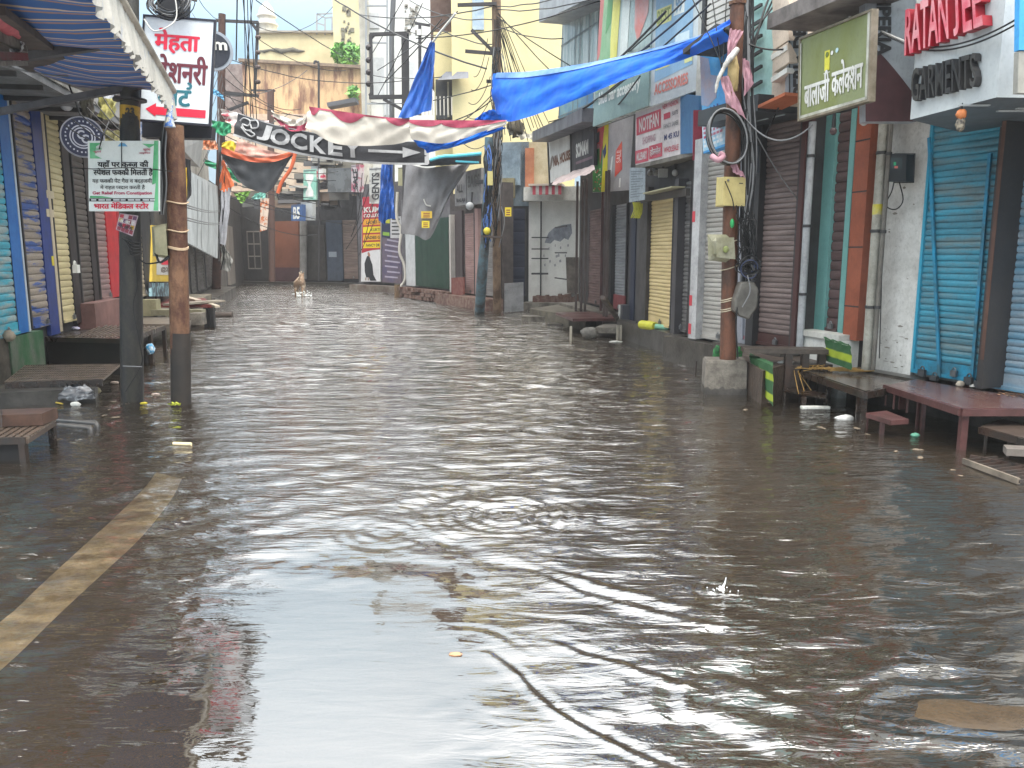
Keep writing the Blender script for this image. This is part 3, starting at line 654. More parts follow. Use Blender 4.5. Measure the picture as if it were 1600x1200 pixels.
for z in (.42, .8, 1.9): mb.pbox(RC, RC.s_(1080, 400, .14), RC.s_(1084, 400, .14), z, z + .14, .14, .145, mat('#a5333d', None, .6))
mb.build('red_paint_mark', t)
mb = MB(); mb.pbox(RC, RC.s_(1060), RC.s_(1150), -.1, .34, 0, .2, WETCONC); mb.build('plinth', t)
# aqua upper wall: pale slatted boxes and sills
t = thing('aqua_facade', 'aqua green upper wall with short dark louvre bars behind the rusty pole', 'facade', RC.P(1.2, 3))
mb = MB(); S = RC.quad((1150, -80), (1214, -80), (1208, 150), (1150, 170), .5); mb.slab(S, .45, mat('#8fb7b2', '#9fc4bf', .5, dirt=.2)); mb.build('panel', t)
mb = MB()
for y in range(10, 160, 24): a, b = RC.hit(1172, y + 8, .54), RC.hit(1190, y - 3, .54); mb.bar(a, b, .03, .03, DARK)
mb.build('louvre', t)
t = thing('balcony_boxes', 'stack of cream ribbed ledge boxes on an orange soffit above dark brown shutter', 'balcony', RC.P(1.6, 3))
cream = mat('#cdbfae', '#b9ab9d', .6, dirt=.3)
mb = MB(); S = RC.quad((1212, -60), (1238, -75), (1236, 140), (1205, 168), .55); mb.slab(S, .5, cream); mb.build('wall', t)
mb = MB()
for y in (-20, 25, 75, 110):
    a, b = RC.hit(1212, y + 16, .6), RC.hit(1237, y, .6); mb.bar(a, b, .12, .05, WHITE); mb.bar(a + Vector((0, 0, .17)), b + Vector((0, 0, .17)), .1, .2, cream)
mb.build('ledge', t)
mb = MB(); a, b = RC.hit(1203, 168, .6), RC.hit(1246, 148, .6); mb.bar(a, b, .3, .03, mat('#a0593a', None, .6)); mb.build('soffit', t)
# dark canopy soffit over brown shutter
t = thing('shop_canopy', 'dark flat canopy with narrow light slots over the brown shutter', 'canopy', RC.P(1.5, 2.9))
mb = MB(); mb.pbox(RC, RC.s_(1165), RC.s_(1262), 2.95, 3.12, 0, .75, mat('#2c3135', None, .5)); mb.build('slab', t)
mb = MB()
for k in (.15, .45, .7): s = RC.s_(1172) + k * 1.1; mb.pbox(RC, s, s + .18, 2.94, 2.95, .35, .37, mat('#8f999c', None, .4))
mb.build('light_slot', t)

# painted blue sign beside the pole
g = thing('shop_sign', 'sky blue painted sign with faded peach patch left of the rusty pole', 'shop sign', RC.P(.2, 3))
S = RC.quad((1094, 88), (1150, 50), (1150, 222), (1099, 240), .45)
mb = MB(); mb.slab(S, .12, mat('#3f8cc8', '#5aa0cf', .5, scale=3, dirt=.15)); mb.build('panel', g)
mb = MB(); pe = mat('#9f8d8f', '#7f92b0', .6, scale=5, lo=.3, hi=.7, dirt=.1)
mb.poly(S, [(.0, .0), (.25, .08), (.3, .25), (.5, .3), (.45, .5), (.2, .55), (0, .5)], pe, .004); mb.poly(S, [(0, .72), (.35, .62), (.7, .7), (1, .66), (1, .98), (0, .98)], mat('#7fb3cf', '#b9c5cf', .5, scale=8), .004)
mb.build('faded_patch', g)
mb = MB(); nv = mat('#263a7c', None, .5)
for i, x in enumerate((.08, .17, .26, .36, .46)): mb.poly(S, [(x, .56), (x + .05, .57), (x + .06, .68 + .02 * (i % 2)), (x + .01, .67)], nv, .007)
pk = mat('#95405c', '#a6687c', .5)
for r in range(5):
    for c in range(6): mb.rect(S, .04 + c * .1, .74 + r * .045, .12 + c * .1 - .02 * (r % 2), .765 + r * .045, pk if r < 3 else mat('#c3c8cc', None, .5), .007)
mb.build('lettering', g)
t = thing('shop_sign', 'black edged roof sheet over the sky blue painted sign', 'awning', RC.P(.2, 3.2))
mb = MB(); a, b = RC.hit(1096, 84, .7), RC.hit(1150, 44, .7); mb.bar(a, b, .5, .05, DARK); mb.build('sheet', t)

# --- white and red boxed sign with blue side
a_ = G(993, 258, 2.86); b_ = G(1063, 241, 2.86); NB = Pl(a_.x, a_.y, b_.x, b_.y)
g = thing('shop_sign', 'white boxed sign with red panels and a blue painted side', 'shop sign', NB.P(.5, 2.8))
S = NB.quad((993, 174), (1063, 146), (1063, 241), (993, 258))
mb = MB(); W1 = mat('#c9c2c0', '#b9b2b2', .55, dirt=.3); mb.slab(S, .3, W1); mb.build('front_panel', g)
rd = mat('#a63b4a', '#b34e5c', .5, dirt=.15)
mb = MB(); mb.rect(S, .03, .13, .60, .46, rd, .005); mb.rect(S, .0, .74, .32, .98, rd, .005); mb.rect(S, .335, .72, .63, .96, rd, .005); mb.rect(S, .66, .24, .80, .34, rd, .005); mb.build('red_panel', g)
mb = MB(); mb.text(S, 'NOTIFAN', .10, .17, .56, .42, W1, .009, .03); mb.text(S, 'SHOPPING', .18, .53, .48, .66, mat('#9c7c84', None, .5), .006, .02)
mb.text(S, 'MILLENARY', .04, .79, .29, .93, W1, .009, .03); mb.text(S, 'होलसेल', .37, .76, .60, .92, W1, .009, .03)
mb.text(S, 'NEW FASHION', .64, .08, .96, .16, rd, .006, .02); mb.text(S, 'SUITS', .84, .25, .96, .32, mat('#55565a', None, .5), .006, .02); mb.text(S, 'FANCY SAREE', .66, .42, .97, .50, mat('#77787a', None, .5), .006, .02)
mb.text(S, 'M 45 KU', .67, .60, .98, .70, mat('#2f3560', None, .5), .006, .03); mb.text(S, 'WHOLESALE', .67, .82, .97, .92, rd, .006, .02); mb.build('lettering', g)
S2 = Surf.quad(NB.hit(1063, 146), D(1092, 150, 10.9), D(1090, 238, 10.9), NB.hit(1063, 241))
mb = MB(); mb.slab(S2, .05, mat('#34648f', '#3f6f96', .5, dirt=.35)); mb.build('blue_side', g)
S3 = Surf.quad(D(1084, 172, 10.85), D(1100, 172, 10.85), D(1099, 250, 10.85), D(1083, 250, 10.85)); mb = MB(); mb.slab(S3, .04, mat('#7a2436', None, .5)); mb.build('maroon_strip', g)
mb = MB(); zz_ = 2.80; P = [NB.P(0, zz_), NB.P(NB.len, zz_), D(1098, 245, 10.9) , D(1098, 245, 10.9) + Vector((.4, 1.6, 0))]
P = [Vector((p.x, p.y, zz_)) for p in P]; mb.add(P + [p + Vector((0, 0, .06)) for p in P], [(0, 3, 2, 1), (0, 1, 5, 4), (1, 2, 6, 5), (2, 3, 7, 6), (3, 0, 4, 7), (4, 5, 6, 7)], mat('#77736b', '#5f5b55', .7, dirt=.5)); mb.build('base_slab', g)
g = thing('wall_poster', 'narrow grey printed sheet hanging left of the white and red boxed sign', 'poster', NB.P(-.1, 2.3))
S = NB.quad((984, 262), (1008, 262), (1007, 312), (983, 316), .06); mb = MB(); mb.slab(S, .01, mat('#8d979d', '#7a848a', .5, scale=20, dirt=.3)); mb.build('sheet', g)
mb = MB(); [mb.rect(S, .1, .1 + k * .075, .9 - .2 * (k % 3), .125 + k * .075, mat('#5a646c', None, .5), .003) for k in range(11)]; mb.build('print', g)
for i, px in enumerate((1016, 1025, 1036, 1055)):
    b_ = thing('light_bulb', ['leftmost bulb under the boxed red and white sign', 'second bulb from the left under the boxed red and white sign', 'square lamp under the boxed red and white sign', 'rightmost bulb under the boxed red and white sign'][i], 'light bulb', NB.hit(px, 268, -.2))
    c = NB.hit(px, 270, -.25); mb = MB(); mb.ball(c, .05, mat('#8e8c88', None, .4), 7) if i != 2 else mb.box(c.x - .07, c.y - .03, c.z - .07, c.x + .07, c.y + .03, c.z + .06, mat('#8e8c88', None, .4)); mb.build('glass', b_)
    mb = MB(); mb.tube([c + Vector((0, 0, .04)), Vector((c.x, c.y, 2.8))], .018, DARK, 6); mb.build('holder', b_)

# --- cream shutter shop
t = thing('shop_building', 'shop with cream yellow shutter, black doorway and narrow dark shutter', 'shop', RD.P(1.4, 0), TRG)
zt = 2.55
body(t, RD, 983, 1084, -.1, 6.8, 3.5, DARK)
shutter(t, RD, 1012, 1050, .36, zt - .18, shm('#b09e72', '#bba97c', .3, dcol='#6f6040'), label='cream yellow ribbed shutter', slat=.058)
shutter(t, RD, 1059, 1077, .36, zt - .05, shm('#6b6b6a', '#4c4b4c', .4), label='narrow dark grey shutter')
colm(t, RD, 1051, 1057, .3, zt, 0, .15, mat('#3b3a3d', None, .4)); colm(t, RD, 1078, 1083, .3, zt, 0, .12, mat('#402e2b', None, .5)); colm(t, RD, 996, 1010, .3, zt, 0, .1, mat('#3d3b3b', '#2a2828', .5)); colm(t, RD, 985, 992, .3, zt, 0, .02, mat('#1c2233', None, .5))
mb = MB(); mb.pbox(RD, RD.s_(983), RD.s_(1084), -.1, .32, 0, .2, WETCONC); mb.build('plinth', t)
mb = MB(); mb.bar(RD.hit(998, 312, .2), RD.hit(1075, 300, .2), .06, .1, mat('#3f3c39', None, .6)); mb.bar(RD.hit(1012, 303, .3), RD.hit(1060, 292, .3), .2, .02, mat('#8a866c', None, .6)); mb.build('lintel_bar', t)
g = thing('cable_bundle', 'yellow green rope bundle hanging above the black doorway', 'rope', RD.hit(994, 342, .3))
mb = MB()
for k in range(7): c = RD.hit(989 + k * 1.8, 316, .3); mb.tube(crom([c, c + Vector((.02, 0, -.12 - .03 * (k % 3))), c + Vector((.05 * (k % 2 - .5), 0, -.25)), c + Vector((.03, 0, -.18)), c + Vector((.04, 0, -.02))], 16), .009, mat('#99992c', None, .6), 5)
mb.build('strands', g)
# --- grey shutter / brown shutter shops
t = thing('shop_building', 'shop with steel grey shutter with a red painted foot', 'shop', RE.P(1.3, 0), TRG)
zt = 2.45
body(t, RE, 949, 984, -.1, 6.8, 3.5, DARK)
shutter(t, RE, 956, 978, .36, zt, shm('#878b8f', '#777b80', .3), rail=mat('#6b2a30', None, .5), label='steel grey shutter'); colm(t, RE, 949, 955, .3, zt, 0, .12, BLACK)
mb = MB(); mb.pbox(RE, RE.s_(956, 400, .05), RE.s_(978, 400, .05), .36, .66, .03, .06, mat('#6b2f33', '#7b3d40', .6)); mb.build('red_foot', t)
t = thing('shop_building', 'narrow shop with purple brown shutter behind the thin black posts', 'shop', RE.P(.3, 0), TRG)
body(t, RE, 905, 949, -.1, 6.8, 3.5, DARK)
shutter(t, RE, 921, 941, .36, zt, shm('#5a4644', '#695451', .4), label='purple brown shutter')
mb = MB(); mb.pbox(RE, RE.s_(905), RE.s_(984), -.1, .3, 0, .5, CONC); mb.build('plinth', t)
mb = MB()
for px in (900, 908, 914, 944, 948): a = RE.hit(px, 470, .6); mb.bar(Vector((a.x, a.y, -.1)), Vector((a.x, a.y, 3.0)), .05, .05, mat('#4b4340', '#3c2e2a', .6))
for z in (.9, 1.5, 2.1): mb.bar(RE.P(RE.s_(905), z, .6), RE.P(RE.s_(925), z, .6), .02, .03, DARK)
mb.build('post_frame', t)

# posters and billboards
PO = Pl(1.60, 16.1, 2.16, 14.2)
g = thing('hanging_poster', 'tall poster with red, green and yellow bands above the purple brown shutter', 'poster', PO.P(.4, 2.6))
S = PO.quad((926, 203), (991, 180), (983, 297), (926, 301)); GRY = mat('#8d8b8c', '#a09e9f', .5, scale=1.5, dirt=.15)
mb = MB(); mb.slab(S, .03, GRY); mb.build('sheet', g)
mb = MB(); sal = mat('#c75a4c', '#bf4256', .5, scale=2); gr = mat('#3f8a3c', '#2f6a36', .5, scale=5); yl = mat('#d2c51f', '#c3b822', .5, scale=3)
mb.rect(S, .01, .01, .3, .35, sal, .003); mb.poly(S, [(.01, .33), (.28, .30), (.26, 1), (.01, .99)], gr, .005); mb.poly(S, [(.27, 0), (.42, 0), (.42, 1), (.26, 1), (.3, .5)], yl, .006)
mb.poly(S, [(.18, .02), (.32, .0), (.27, .3), (.22, .6), (.2, .3)], sal, .007)
mb.poly(S, [(.07, .08), (.2, .06), (.19, .22), (.08, .24)], mat('#4a4b50', None, .5), .009); mb.poly(S, [(.29, .38), (.37, .27), (.38, .42), (.33, .5)], mat('#1e2a5a', None, .5), .009)
mb.poly(S, [(.62, .42), (.76, .30), (.8, .7), (.62, .8)], mat('#c9443f', '#d45c46', .5), .005); mb.poly(S, [(.52, .5), (.56, .48), (.5, .97), (.44, .98)], mat('#cfcfca', None, .5), .005); mb.rect(S, .74, .82, .78, .95, mat('#cfcfca', None, .5), .005)
for k in range(22): u, v = .03 + .22 * RND.random(), .6 + .36 * RND.random(); mb.rect(S, u, v, u + .03, v + .02, mat('#b9c2a0', None, .5) if k % 2 else mat('#b5453c', None, .5), .009)
mb.build('print', g)
mb = MB(); mb.text(S, 'FASHION', .08, .25, .2, .33, mat('#d8a8ae', None, .5), .012, .02); mb.text(S, 'SALE', .65, .42, .76, .6, mat('#e0b5b0', None, .5), .008, .02, rot=90); mb.build('lettering', g)

g = thing('billboard', 'big pale green and yellow glass front billboard above the red and green poster', 'billboard', PO.P(.4, 4))
S = NB.quad((942, -60), (1022, -110), (1014, 165), (927, 198), .06)
mb = MB(); mb.slab(S, .12, mat('#8fa29f', '#b3bfbb', .25, scale=1.6, st=(1, 1, .5), dirt=.15)); mb.build('panel', g)
mb = MB(); mb.poly(S, [(0, 0), (.12, 0), (.08, .55), (0, .6)], mat('#b36b66', None, .4), .004); mb.poly(S, [(.1, 0), (.35, 0), (.28, .75), (.02, .8), (.07, .5)], mat('#7fa77c', '#93b28c', .4, scale=3), .005)
mb.poly(S, [(.3, 0), (.46, 0), (.42, .5), (.4, .80), (.3, .82), (.27, .5)], mat('#d3cd62', '#e0dc80', .4, scale=2), .007); mb.poly(S, [(.18, .2), (.3, .15), (.26, .4), (.16, .45)], mat('#57905a', None, .4), .009)
mb.poly(S, [(.7, .1), (.95, .08), (.95, .45), (.78, .6), (.72, .5)], mat('#c9a09c', '#cf7b70', .4, scale=2), .006); mb.poly(S, [(.48, .2), (.64, .1), (.6, .7), (.46, .74)], mat('#c9cfca', None, .4), .006)
mb.poly(S, [(0, .83), (1, .74), (1, 1), (0, 1)], mat('#7f9a98', '#8ca7a3', .4, scale=3), .010); mb.build('print', g)
mb = MB(); mb.text(S, 'blue bar accessory', .10, .80, .86, .90, mat('#d5dcd8', None, .4), .014, .035); mb.build('lettering', g)
g = thing('billboard', 'big pale blue billboard with yellow blocks above the boxed red sign', 'billboard', PO.P(1.6, 4))
S = NB.quad((1020, -90), (1104, -130), (1098, 138), (1015, 167), .04)
mb = MB(); mb.slab(S, .12, mat('#aab5bb', '#c0c9cc', .35, scale=2, dirt=.15)); mb.build('panel', g)
mb = MB(); mb.poly(S, [(.1, .1), (.8, .05), (.82, .83), (.1, .86)], mat('#7fa6c6', '#93b5cf', .4, scale=2), .004)
for u, v, w, h, c in ((.12, .42, .3, .1, '#d3cf8a'), (.46, .38, .2, .12, '#d8dcd8'), (.12, .66, .28, .13, '#cfcd78'), (.5, .62, .26, .1, '#c2d5dd'), (.2, .26, .5, .05, '#c9c9a0'), (.68, .74, .14, .07, '#c5c98a')): mb.rect(S, u, v, u + w, v + h, mat(c, None, .5), .007)
mb.build('print', g)
mb = MB(); mb.text(S, 'ACCESSORIES', .1, .87, .75, .94, mat('#c0786f', None, .5), .008, .03); mb.text(S, 'BEST', .14, .43, .4, .51, mat('#8f9a5a', None, .5), .01, .03); mb.text(S, '99', .5, .39, .62, .49, mat('#7f9fb8', None, .5), .01, .03); mb.build('lettering', g)
# pale awning edge, slatted silver unit on top
t = thing('roof_overhang', 'purple grey roof overhang poking in above the pale blue billboard', 'roof', D(1035, -10, 13))
mb = MB(); a, b = D(985, -12, 14), D(1070, -22, 11.5); mb.bar(a, b, .9, .1, mat('#6d5a66', '#a9c0cf', .5, scale=2)); mb.build('sheet', t)
t = thing('slatted_screen', 'silver horizontal slat screen behind the top of the rusty pole', 'screen', RC.hit(1125, 50, .2))
mb = MB()
for k in range(16): z = RC.z(1120, 62, .3) + k * .075; mb.pbox(RC, RC.s_(1104, 40, .3), RC.s_(1146, 40, .3), z, z + .055, .26, .30, mat('#c5c3bd', '#b0aea8', .5, dirt=.3))
mb.build('slat_panel', t)
mb = MB(); mb.pbox(RC, RC.s_(1098, 40, .3), RC.s_(1103, 40, .3), RC.z(1120, 62, .3) - .2, RC.z(1120, 62, .3) + 1.4, .24, .32, BLACK); mb.build('frame', t)

# dark shop head with canopy: brown lettered board and dark board
SH = Pl(1.0, 20.2, 1.62, 16.4)
t = thing('shop_canopy', 'long dark grey canopy roof over the brown and black lettered boards', 'canopy', SH.P(1, 3))
mb = MB(); a, b = SH.hit(846, 214, .3), SH.hit(928, 180, .3); mb.bar(a, b, .45, .24, mat('#5d6068', '#4c4f57', .5, dirt=.2)); mb.build('roof', t)
t = thing('shop_sign', 'off white board with brown capital letters in dark frame', 'shop sign', SH.P(.6, 2.6))
S = SH.quad((857, 218), (892, 204), (893, 272), (860, 287), .1); mb = MB(); mb.slab(S, .06, mat('#c4c3bf', None, .5, dirt=.3)); mb.build('panel', t)
mb = MB(); mb.text(S, 'NIA, HOUSE', .2, .42, .98, .70, mat('#6b4027', None, .5), .008, .05); mb.disc(S.p(.1, .55, .004), S.nor, .09, mat('#6b5f55', None, .5), th=.004, ry=.2); mb.build('lettering', t); frame(t, S, .06, BLACK)
t = thing('shop_sign', 'black board with tall white capital letters under the grey canopy', 'shop sign', SH.P(2, 2.6))
S = SH.quad((893, 204), (928, 188), (928, 258), (894, 270), .14); mb = MB(); mb.slab(S, .06, mat('#26252b', '#34323a', .5)); mb.build('panel', t)
mb = MB(); mb.text(S, 'SONAM', .22, .36, .78, .70, WHITE, .008, .05); mb.rect(S, .2, .78, .95, .84, mat('#6b5560', None, .5), .006); mb.build('lettering', t)
t = thing('cloth_awning', 'pale pink ragged awning strip under the black lettered board', 'awning', SH.hit(890, 280, .5))
mb = MB(); Sx = Surf([SH.hit(868, 279, .2), SH.hit(895, 268, .2), SH.hit(928, 258, .2)], [SH.hit(860, 290, .8), SH.hit(895, 280, .9), SH.hit(930, 266, .7)], 8, .03, 3); mb.cloth(Sx, 24, 5, mat('#b8a5a3', '#9c9290', .7)); mb.build('sheet', t)
t = thing('cloth_awning', 'small awning with red and white checked valance over the white house', 'awning', RF.hit(845, 300, .5))
mb = MB(); z0 = RF.z(850, 305, .6)
for k in range(9): mb.pbox(RF, RF.s_(832 + k * 5, 300, .8), RF.s_(837 + k * 5, 300, .8), z0, z0 + .22, .78, .8, mat('#a8404d', None, .6) if k % 2 == 0 else PLASTER)
mb.build('valance', t); mb = MB(); mb.pbox(RF, RF.s_(828, 300, .6), RF.s_(880, 300, .6), z0 + .22, z0 + .27, 0, .85, mat('#b5a79a', None, .7)); mb.build('sheet', t)

# --- white house
t = thing('white_house', 'white plastered house front with blue grey damp patch and broken brick step', 'house', RF.P(1.2, 0))
zw = RF.z(850, 315)
body(t, RF, 826, 908, -.1, zw, 4, mat('#cbcbc6', '#bdbdb8', .75, scale=2, dirt=.25, dcol='#73777c', bump=.3))
mb = MB(); S = RF.quad((828, 316), (905, 316), (905, 455), (828, 455))
pts = [(.25 + .42 * (1 + .3 * noise.noise(Vector((i, 0, 0)))) * (i / 12), .36 - .06 * math.sin(i * .9) - .02 * i / 3) for i in range(13)]; pts2 = [(.25 + .6 * i / 12, .50 + .05 * math.sin(i * 1.7)) for i in range(12, -1, -1)]
mb.poly(S, [(.38, .34), (.5, .28), (.68, .25), (.84, .24), (.86, .34), (.78, .42), (.7, .40), (.62, .44), (.5, .42), (.42, .46), (.3, .45)], mat('#70747d', '#8b8f96', .8, scale=6), .004)
for i in range(14): u, v = .2 + .7 * RND.random(), .42 + .3 * RND.random(); w = .015 + .03 * RND.random(); mb.poly(S, [(u, v), (u + w, v - .01), (u + w * 1.1, v + .02), (u + .2 * w, v + .025)], mat('#7f8084', None, .8), .004)
mb.build('peeled_patch', t)
mb = MB(); mb.pbox(RF, RF.s_(822), RF.s_(908), zw, zw + .35, -.2, .45, PLASTER); mb.build('lintel', t)
mb = MB()
for i in range(16): s = RF.s_(835) + .085 * i; h = .1 + .13 * RND.random(); mb.pbox(RF, s, s + .08, .2, .2 + h, .06, .3, BRICK)
mb.pbox(RF, RF.s_(822), RF.s_(900), -.1, .2, 0, .6, CONC); mb.build('brick_step', t)
mb = MB(); a = RF.hit(845, 400, .1); mb.tube([Vector((a.x, a.y, .3)), Vector((a.x, a.y, zw))], .02, DARK, 6)
for z in (.95, 1.35, 1.6, 1.9): mb.bar(Vector((a.x - .25, a.y - .05, z)), Vector((a.x + .2, a.y - .05, z)), .03, .03 + .02 * (z < 1.3), DARK)
mb.build('cable_conduit', t)
mb = MB(); S = RF.quad((884, 402), (904, 402), (903, 458), (886, 458), .15); mb.slab(S, .08, mat('#4a4541', '#6b645c', .8, scale=5)); mb.build('debris_board', t)
t = thing('shop_building', 'dark blue shuttered house left of the white house', 'shop', RF.P(.2, 0))
body(t, RF, 778, 826, -.1, RF.z(800, 322), 4, BLACK); shutter(t, RF, 788, 820, .35, RF.z(800, 326), shm('#232a40', '#2c3247', .2), slat=.3, label='dark navy door panels')
body(t, RF, 778, 826, RF.z(800, 322), RF.z(800, 222), 3, mat('#76858f', '#64717b', .6, dirt=.35), 'upper_wall')
mb = MB(); mb.pbox(RF, RF.s_(783), RF.s_(814), RF.z(800, 290), RF.z(800, 236), 0, .12, mat('#8ea0ad', '#6f808c', .5, dirt=.4)); mb.build('balcony_panel', t)
mb = MB(); mb.pbox(RF, RF.s_(783), RF.s_(806), RF.z(800, 310), RF.z(800, 280), .1, .35, mat('#7a7355', '#8a8366', .6, dirt=.4)); mb.build('tin_box', t)
body(t, RF, 815, 856, RF.z(830, 315), RF.z(830, 222), 3, mat('#a59a7d', '#b3a98f', .7, dirt=.3), 'side_wall')
mb = MB(); mb.pbox(RF, RF.s_(821), RF.s_(834), RF.z(830, 308), RF.z(830, 232), 0, .1, mat('#a8694b', '#b57a5a', .7)); mb.build('orange_shutter_panel', t)
g = thing('sheet_metal_hoarding', 'grey slanting metal sheets standing in front of the navy doors', 'hoarding', D(800, 485, 20.6))
mb = MB()
for k in range(5): a, b = D(788, 488 - k * 9, 20.4 + .02 * k), D(818, 486 - k * 9, 20.6); mb.obox(a, b - a, Vector((0, .02, 0)), Vector((0, -.012, .15)), GREYP)
mb.build('sheet', g)
# ======================= LEFT SIDE
LA = Pl(-5.52, 7.7, -6.95, 15.2)     # first point = left in the picture
LA2 = Pl(-5.0, 5.0, -5.52, 7.7)
LB = Pl(-6.95, 15.2, -10.3, 27.6)
LC = Pl(-10.3, 27.6, -13.2, 39.5)
zb = .56; zt = 3.3
UP = mat('#8d8a84', '#77736c', .7, dirt=.4)
def lshop(label, pl, a, b, top=5.2, depth=3.5):
    t = thing('shop_building', label, 'shop', pl.P(pl.s_((a + b) / 2), 0), TRG)
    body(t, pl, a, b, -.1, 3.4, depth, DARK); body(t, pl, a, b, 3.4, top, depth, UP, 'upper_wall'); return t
t = lshop('left end shop with cyan weathered shutter and bright blue post', LA, -75, 42)
shutter(t, LA, -60, 16, zb, zt, shm('#3c9fb4', '#8fa0a0', .5, lo=.45, hi=.56), slat=.085, label='cyan shutter with rusty grey slats')
colm(t, LA, 19, 35, zb - .35, zt, 0, .05, mat('#1f62a8', '#2a6db0', .35, dirt=.15), label='bright blue square post'); colm(t, LA, 35, 37.5, zb - .35, zt, 0, .055, mat('#a9b3bb', None, .4), 'trim_strip')
mb = MB(); mb.pbox(LA, LA.s_(-75), LA.s_(22), -.1, zb, 0, .12, mat('#5c554b', '#3b372f', .8, dirt=.5)); mb.build('plinth', t)
mb = MB(); mb.ball(LA.hit(14, 525, .15), .06, mat('#8a8070', None, .6), 7, rough=.4); mb.build('lamp_bulb', t)
t = lshop('shop with blue and brown patched shutter over a mossy green step wall', LA, 42, 89)
shutter(t, LA, 40, 67, zb + .02, zt, shm('#8d8377', '#2d4d8c', .4, lo=.5, hi=.56), slat=.085, label='shutter painted in brown and royal blue patches')
colm(t, LA, 69, 84, zb - .12, zt, 0, .05, mat('#22397c', '#1d2f66', .3, dirt=.15, spec=.6), label='glossy navy blue post'); colm(t, LA, 84, 88, zb - .1, zt, 0, .055, mat('#a89c86', None, .4), 'trim_strip')
p = MB(); S = LA.rect(17, 70, .12, zb, .14, py=550); p.slab(S, .14, mat('#2d5b38', '#5d6658', .6, scale=4, st=(1, 1, .6), dirt=.5, dcol='#26302a', bump=.3)); p.build('mossy_step_wall', t)
mb = MB(); c1 = mat('#b1a68c', None, .5)
for y in (298, 327): mb.pbox(LA, LA.s_(72, y, .05), LA.s_(83.5, y, .05), LA.z(78, y + 12, .05), LA.z(78, y, .05), .05, .053, c1)
mb.pbox(LA, LA.s_(80, 400, .05), LA.s_(84, 400, .05), LA.z(82, 415, .05), LA.z(82, 400, .05), .05, .053, mat('#bfae2b', None, .5)); mb.build('sticker', t)
t = lshop('shop with cream shutter between navy and black posts', LA, 89, 122)
shutter(t, LA, 89, 108, zb, zt, shm('#b3a77e', '#c0b48c', .25, dcol='#6f6548'), slat=.085, label='cream ribbed shutter'); colm(t, LA, 111, 121, zb - .05, zt, 0, .05, mat('#332e2d', '#28262a', .4))
padlock(t, LA.hit(115, 415, .15), LA.n, 2.0, m=WHITE)
t = lshop('shop with dark grey brown shutter and black post', LA, 122, 152)
shutter(t, LA, 124, 141, zb, zt, shm('#4e4844', '#625a54', .4), slat=.085); colm(t, LA, 143, 150, zb, zt, 0, .05, mat('#2a2628', None, .4))
t = lshop('shop with dusty mauve shutter and glossy red post on a pink step', LA, 152, 192)
shutter(t, LA, 153, 168, .78, zt, shm('#7c6565', '#8d7571', .3), slat=.085); colm(t, LA, 170, 187, .78, zt, 0, .05, mat('#b8222c', '#a01c28', .3, dirt=.1, spec=.6), label='glossy bright red post')
mb = MB(); S = LA.rect(148, 192, .3, .78, .24, py=480); mb.slab(S, .3, mat('#7a5a55', '#6a4e4a', .7, dirt=.4)); mb.build('pink_step', t)
t = lshop('shop with grey shutter half hidden behind the black pole', LA, 192, 245)
shutter(t, LA, 194, 212, .7, zt, shm('#6f6a62', '#8b867a', .3), slat=.085); shutter(t, LA, 213, 224, .7, zt, shm('#857b68', '#9a8f7a', .3), slat=.085); colm(t, LA, 224, 238, .5, zt, 0, .05, BLACK); colm(t, LA, 188, 193, .6, zt, 0, .05, mat('#8e1d28', None, .3))
mb = MB(); mb.pbox(LA, LA.s_(60), LA.len, -.1, .34, 0, .35, WETCONC); mb.build('plinth', t)

# soffit canopy above the left shutters
t = thing('shop_canopy', 'long grey corrugated soffit above the left row of shutters', 'canopy', LA.P(2, 3.3))
mb = MB(); mb.pbox(LA, -1.9, LA.s_(150), 3.28, 3.36, 0, .75, mat('#77787a', '#5f6062', .6, dirt=.4))
mb.pbox(LA, -1.9, LA.s_(150), 3.36, 3.62, .7, .77, mat('#8b8a86', '#6e6d69', .6, dirt=.5)); mb.build('slab', t)
mb = MB()
for k in range(9): mb.pbox(LA, -1.6 + k * .7, -1.56 + k * .7, 3.23, 3.28, .05, .7, DARK)
mb.build('rib', t)
for i, (px, py) in enumerate(((69, 120), (104, 166))):
    t = thing('light_bulb', ['flat round lamp under the left soffit', 'white hanging lamp under the left soffit beside the round medallion'][i], 'light bulb', LA.hit(px, py, .5))
    c = LA.hit(px, py, .5); mb = MB(); mb.ball(c, .07, mat('#a3a5a8', None, .3), 8, (1, 1, .8)); mb.build('glass', t); mb = MB(); mb.tube([c + Vector((0, 0, .04)), Vector((c.x, c.y, 3.28))], .015, DARK, 6); mb.build('holder', t)
# medallion sign
Y = 8.9; c = D(129, 214, Y); t = thing('round_sign', 'round navy medallion sign with white double C emblem', 'shop sign', c)
fc = (EYE - c); fc.z = 0; fc.normalize(); xr = Vector((0, 0, 1)).cross(fc) * 1; R0 = .215
mb = MB(); mb.disc(c - fc * .03, fc, R0, mat('#8b8d96', None, .4), 40, .03); mb.build('rim', t)
mb = MB(); mb.disc(c + fc * .002, fc, R0 * .93, mat('#252b44', None, .4), 40, .006); mb.build('face', t)
S = Surf.quad(c - xr * R0 + Vector((0, 0, R0)) + fc * .012, c + xr * R0 + Vector((0, 0, R0)) + fc * .012, c + xr * R0 - Vector((0, 0, R0)) + fc * .012, c - xr * R0 - Vector((0, 0, R0)) + fc * .012)
mb = MB(); pale = mat('#a9adba', None, .4)
for r0, r1 in ((.52, .58), (.40, .46)):
    for k in range(36):
        a, b = 2 * math.pi * k / 36, 2 * math.pi * (k + 1) / 36
        mb.poly(S, [(.5 + r / 2 * math.cos(w), .5 + r / 2 * math.sin(w)) for r, w in ((r0, a), (r1, a), (r1, b), (r0, b))], pale, .002)
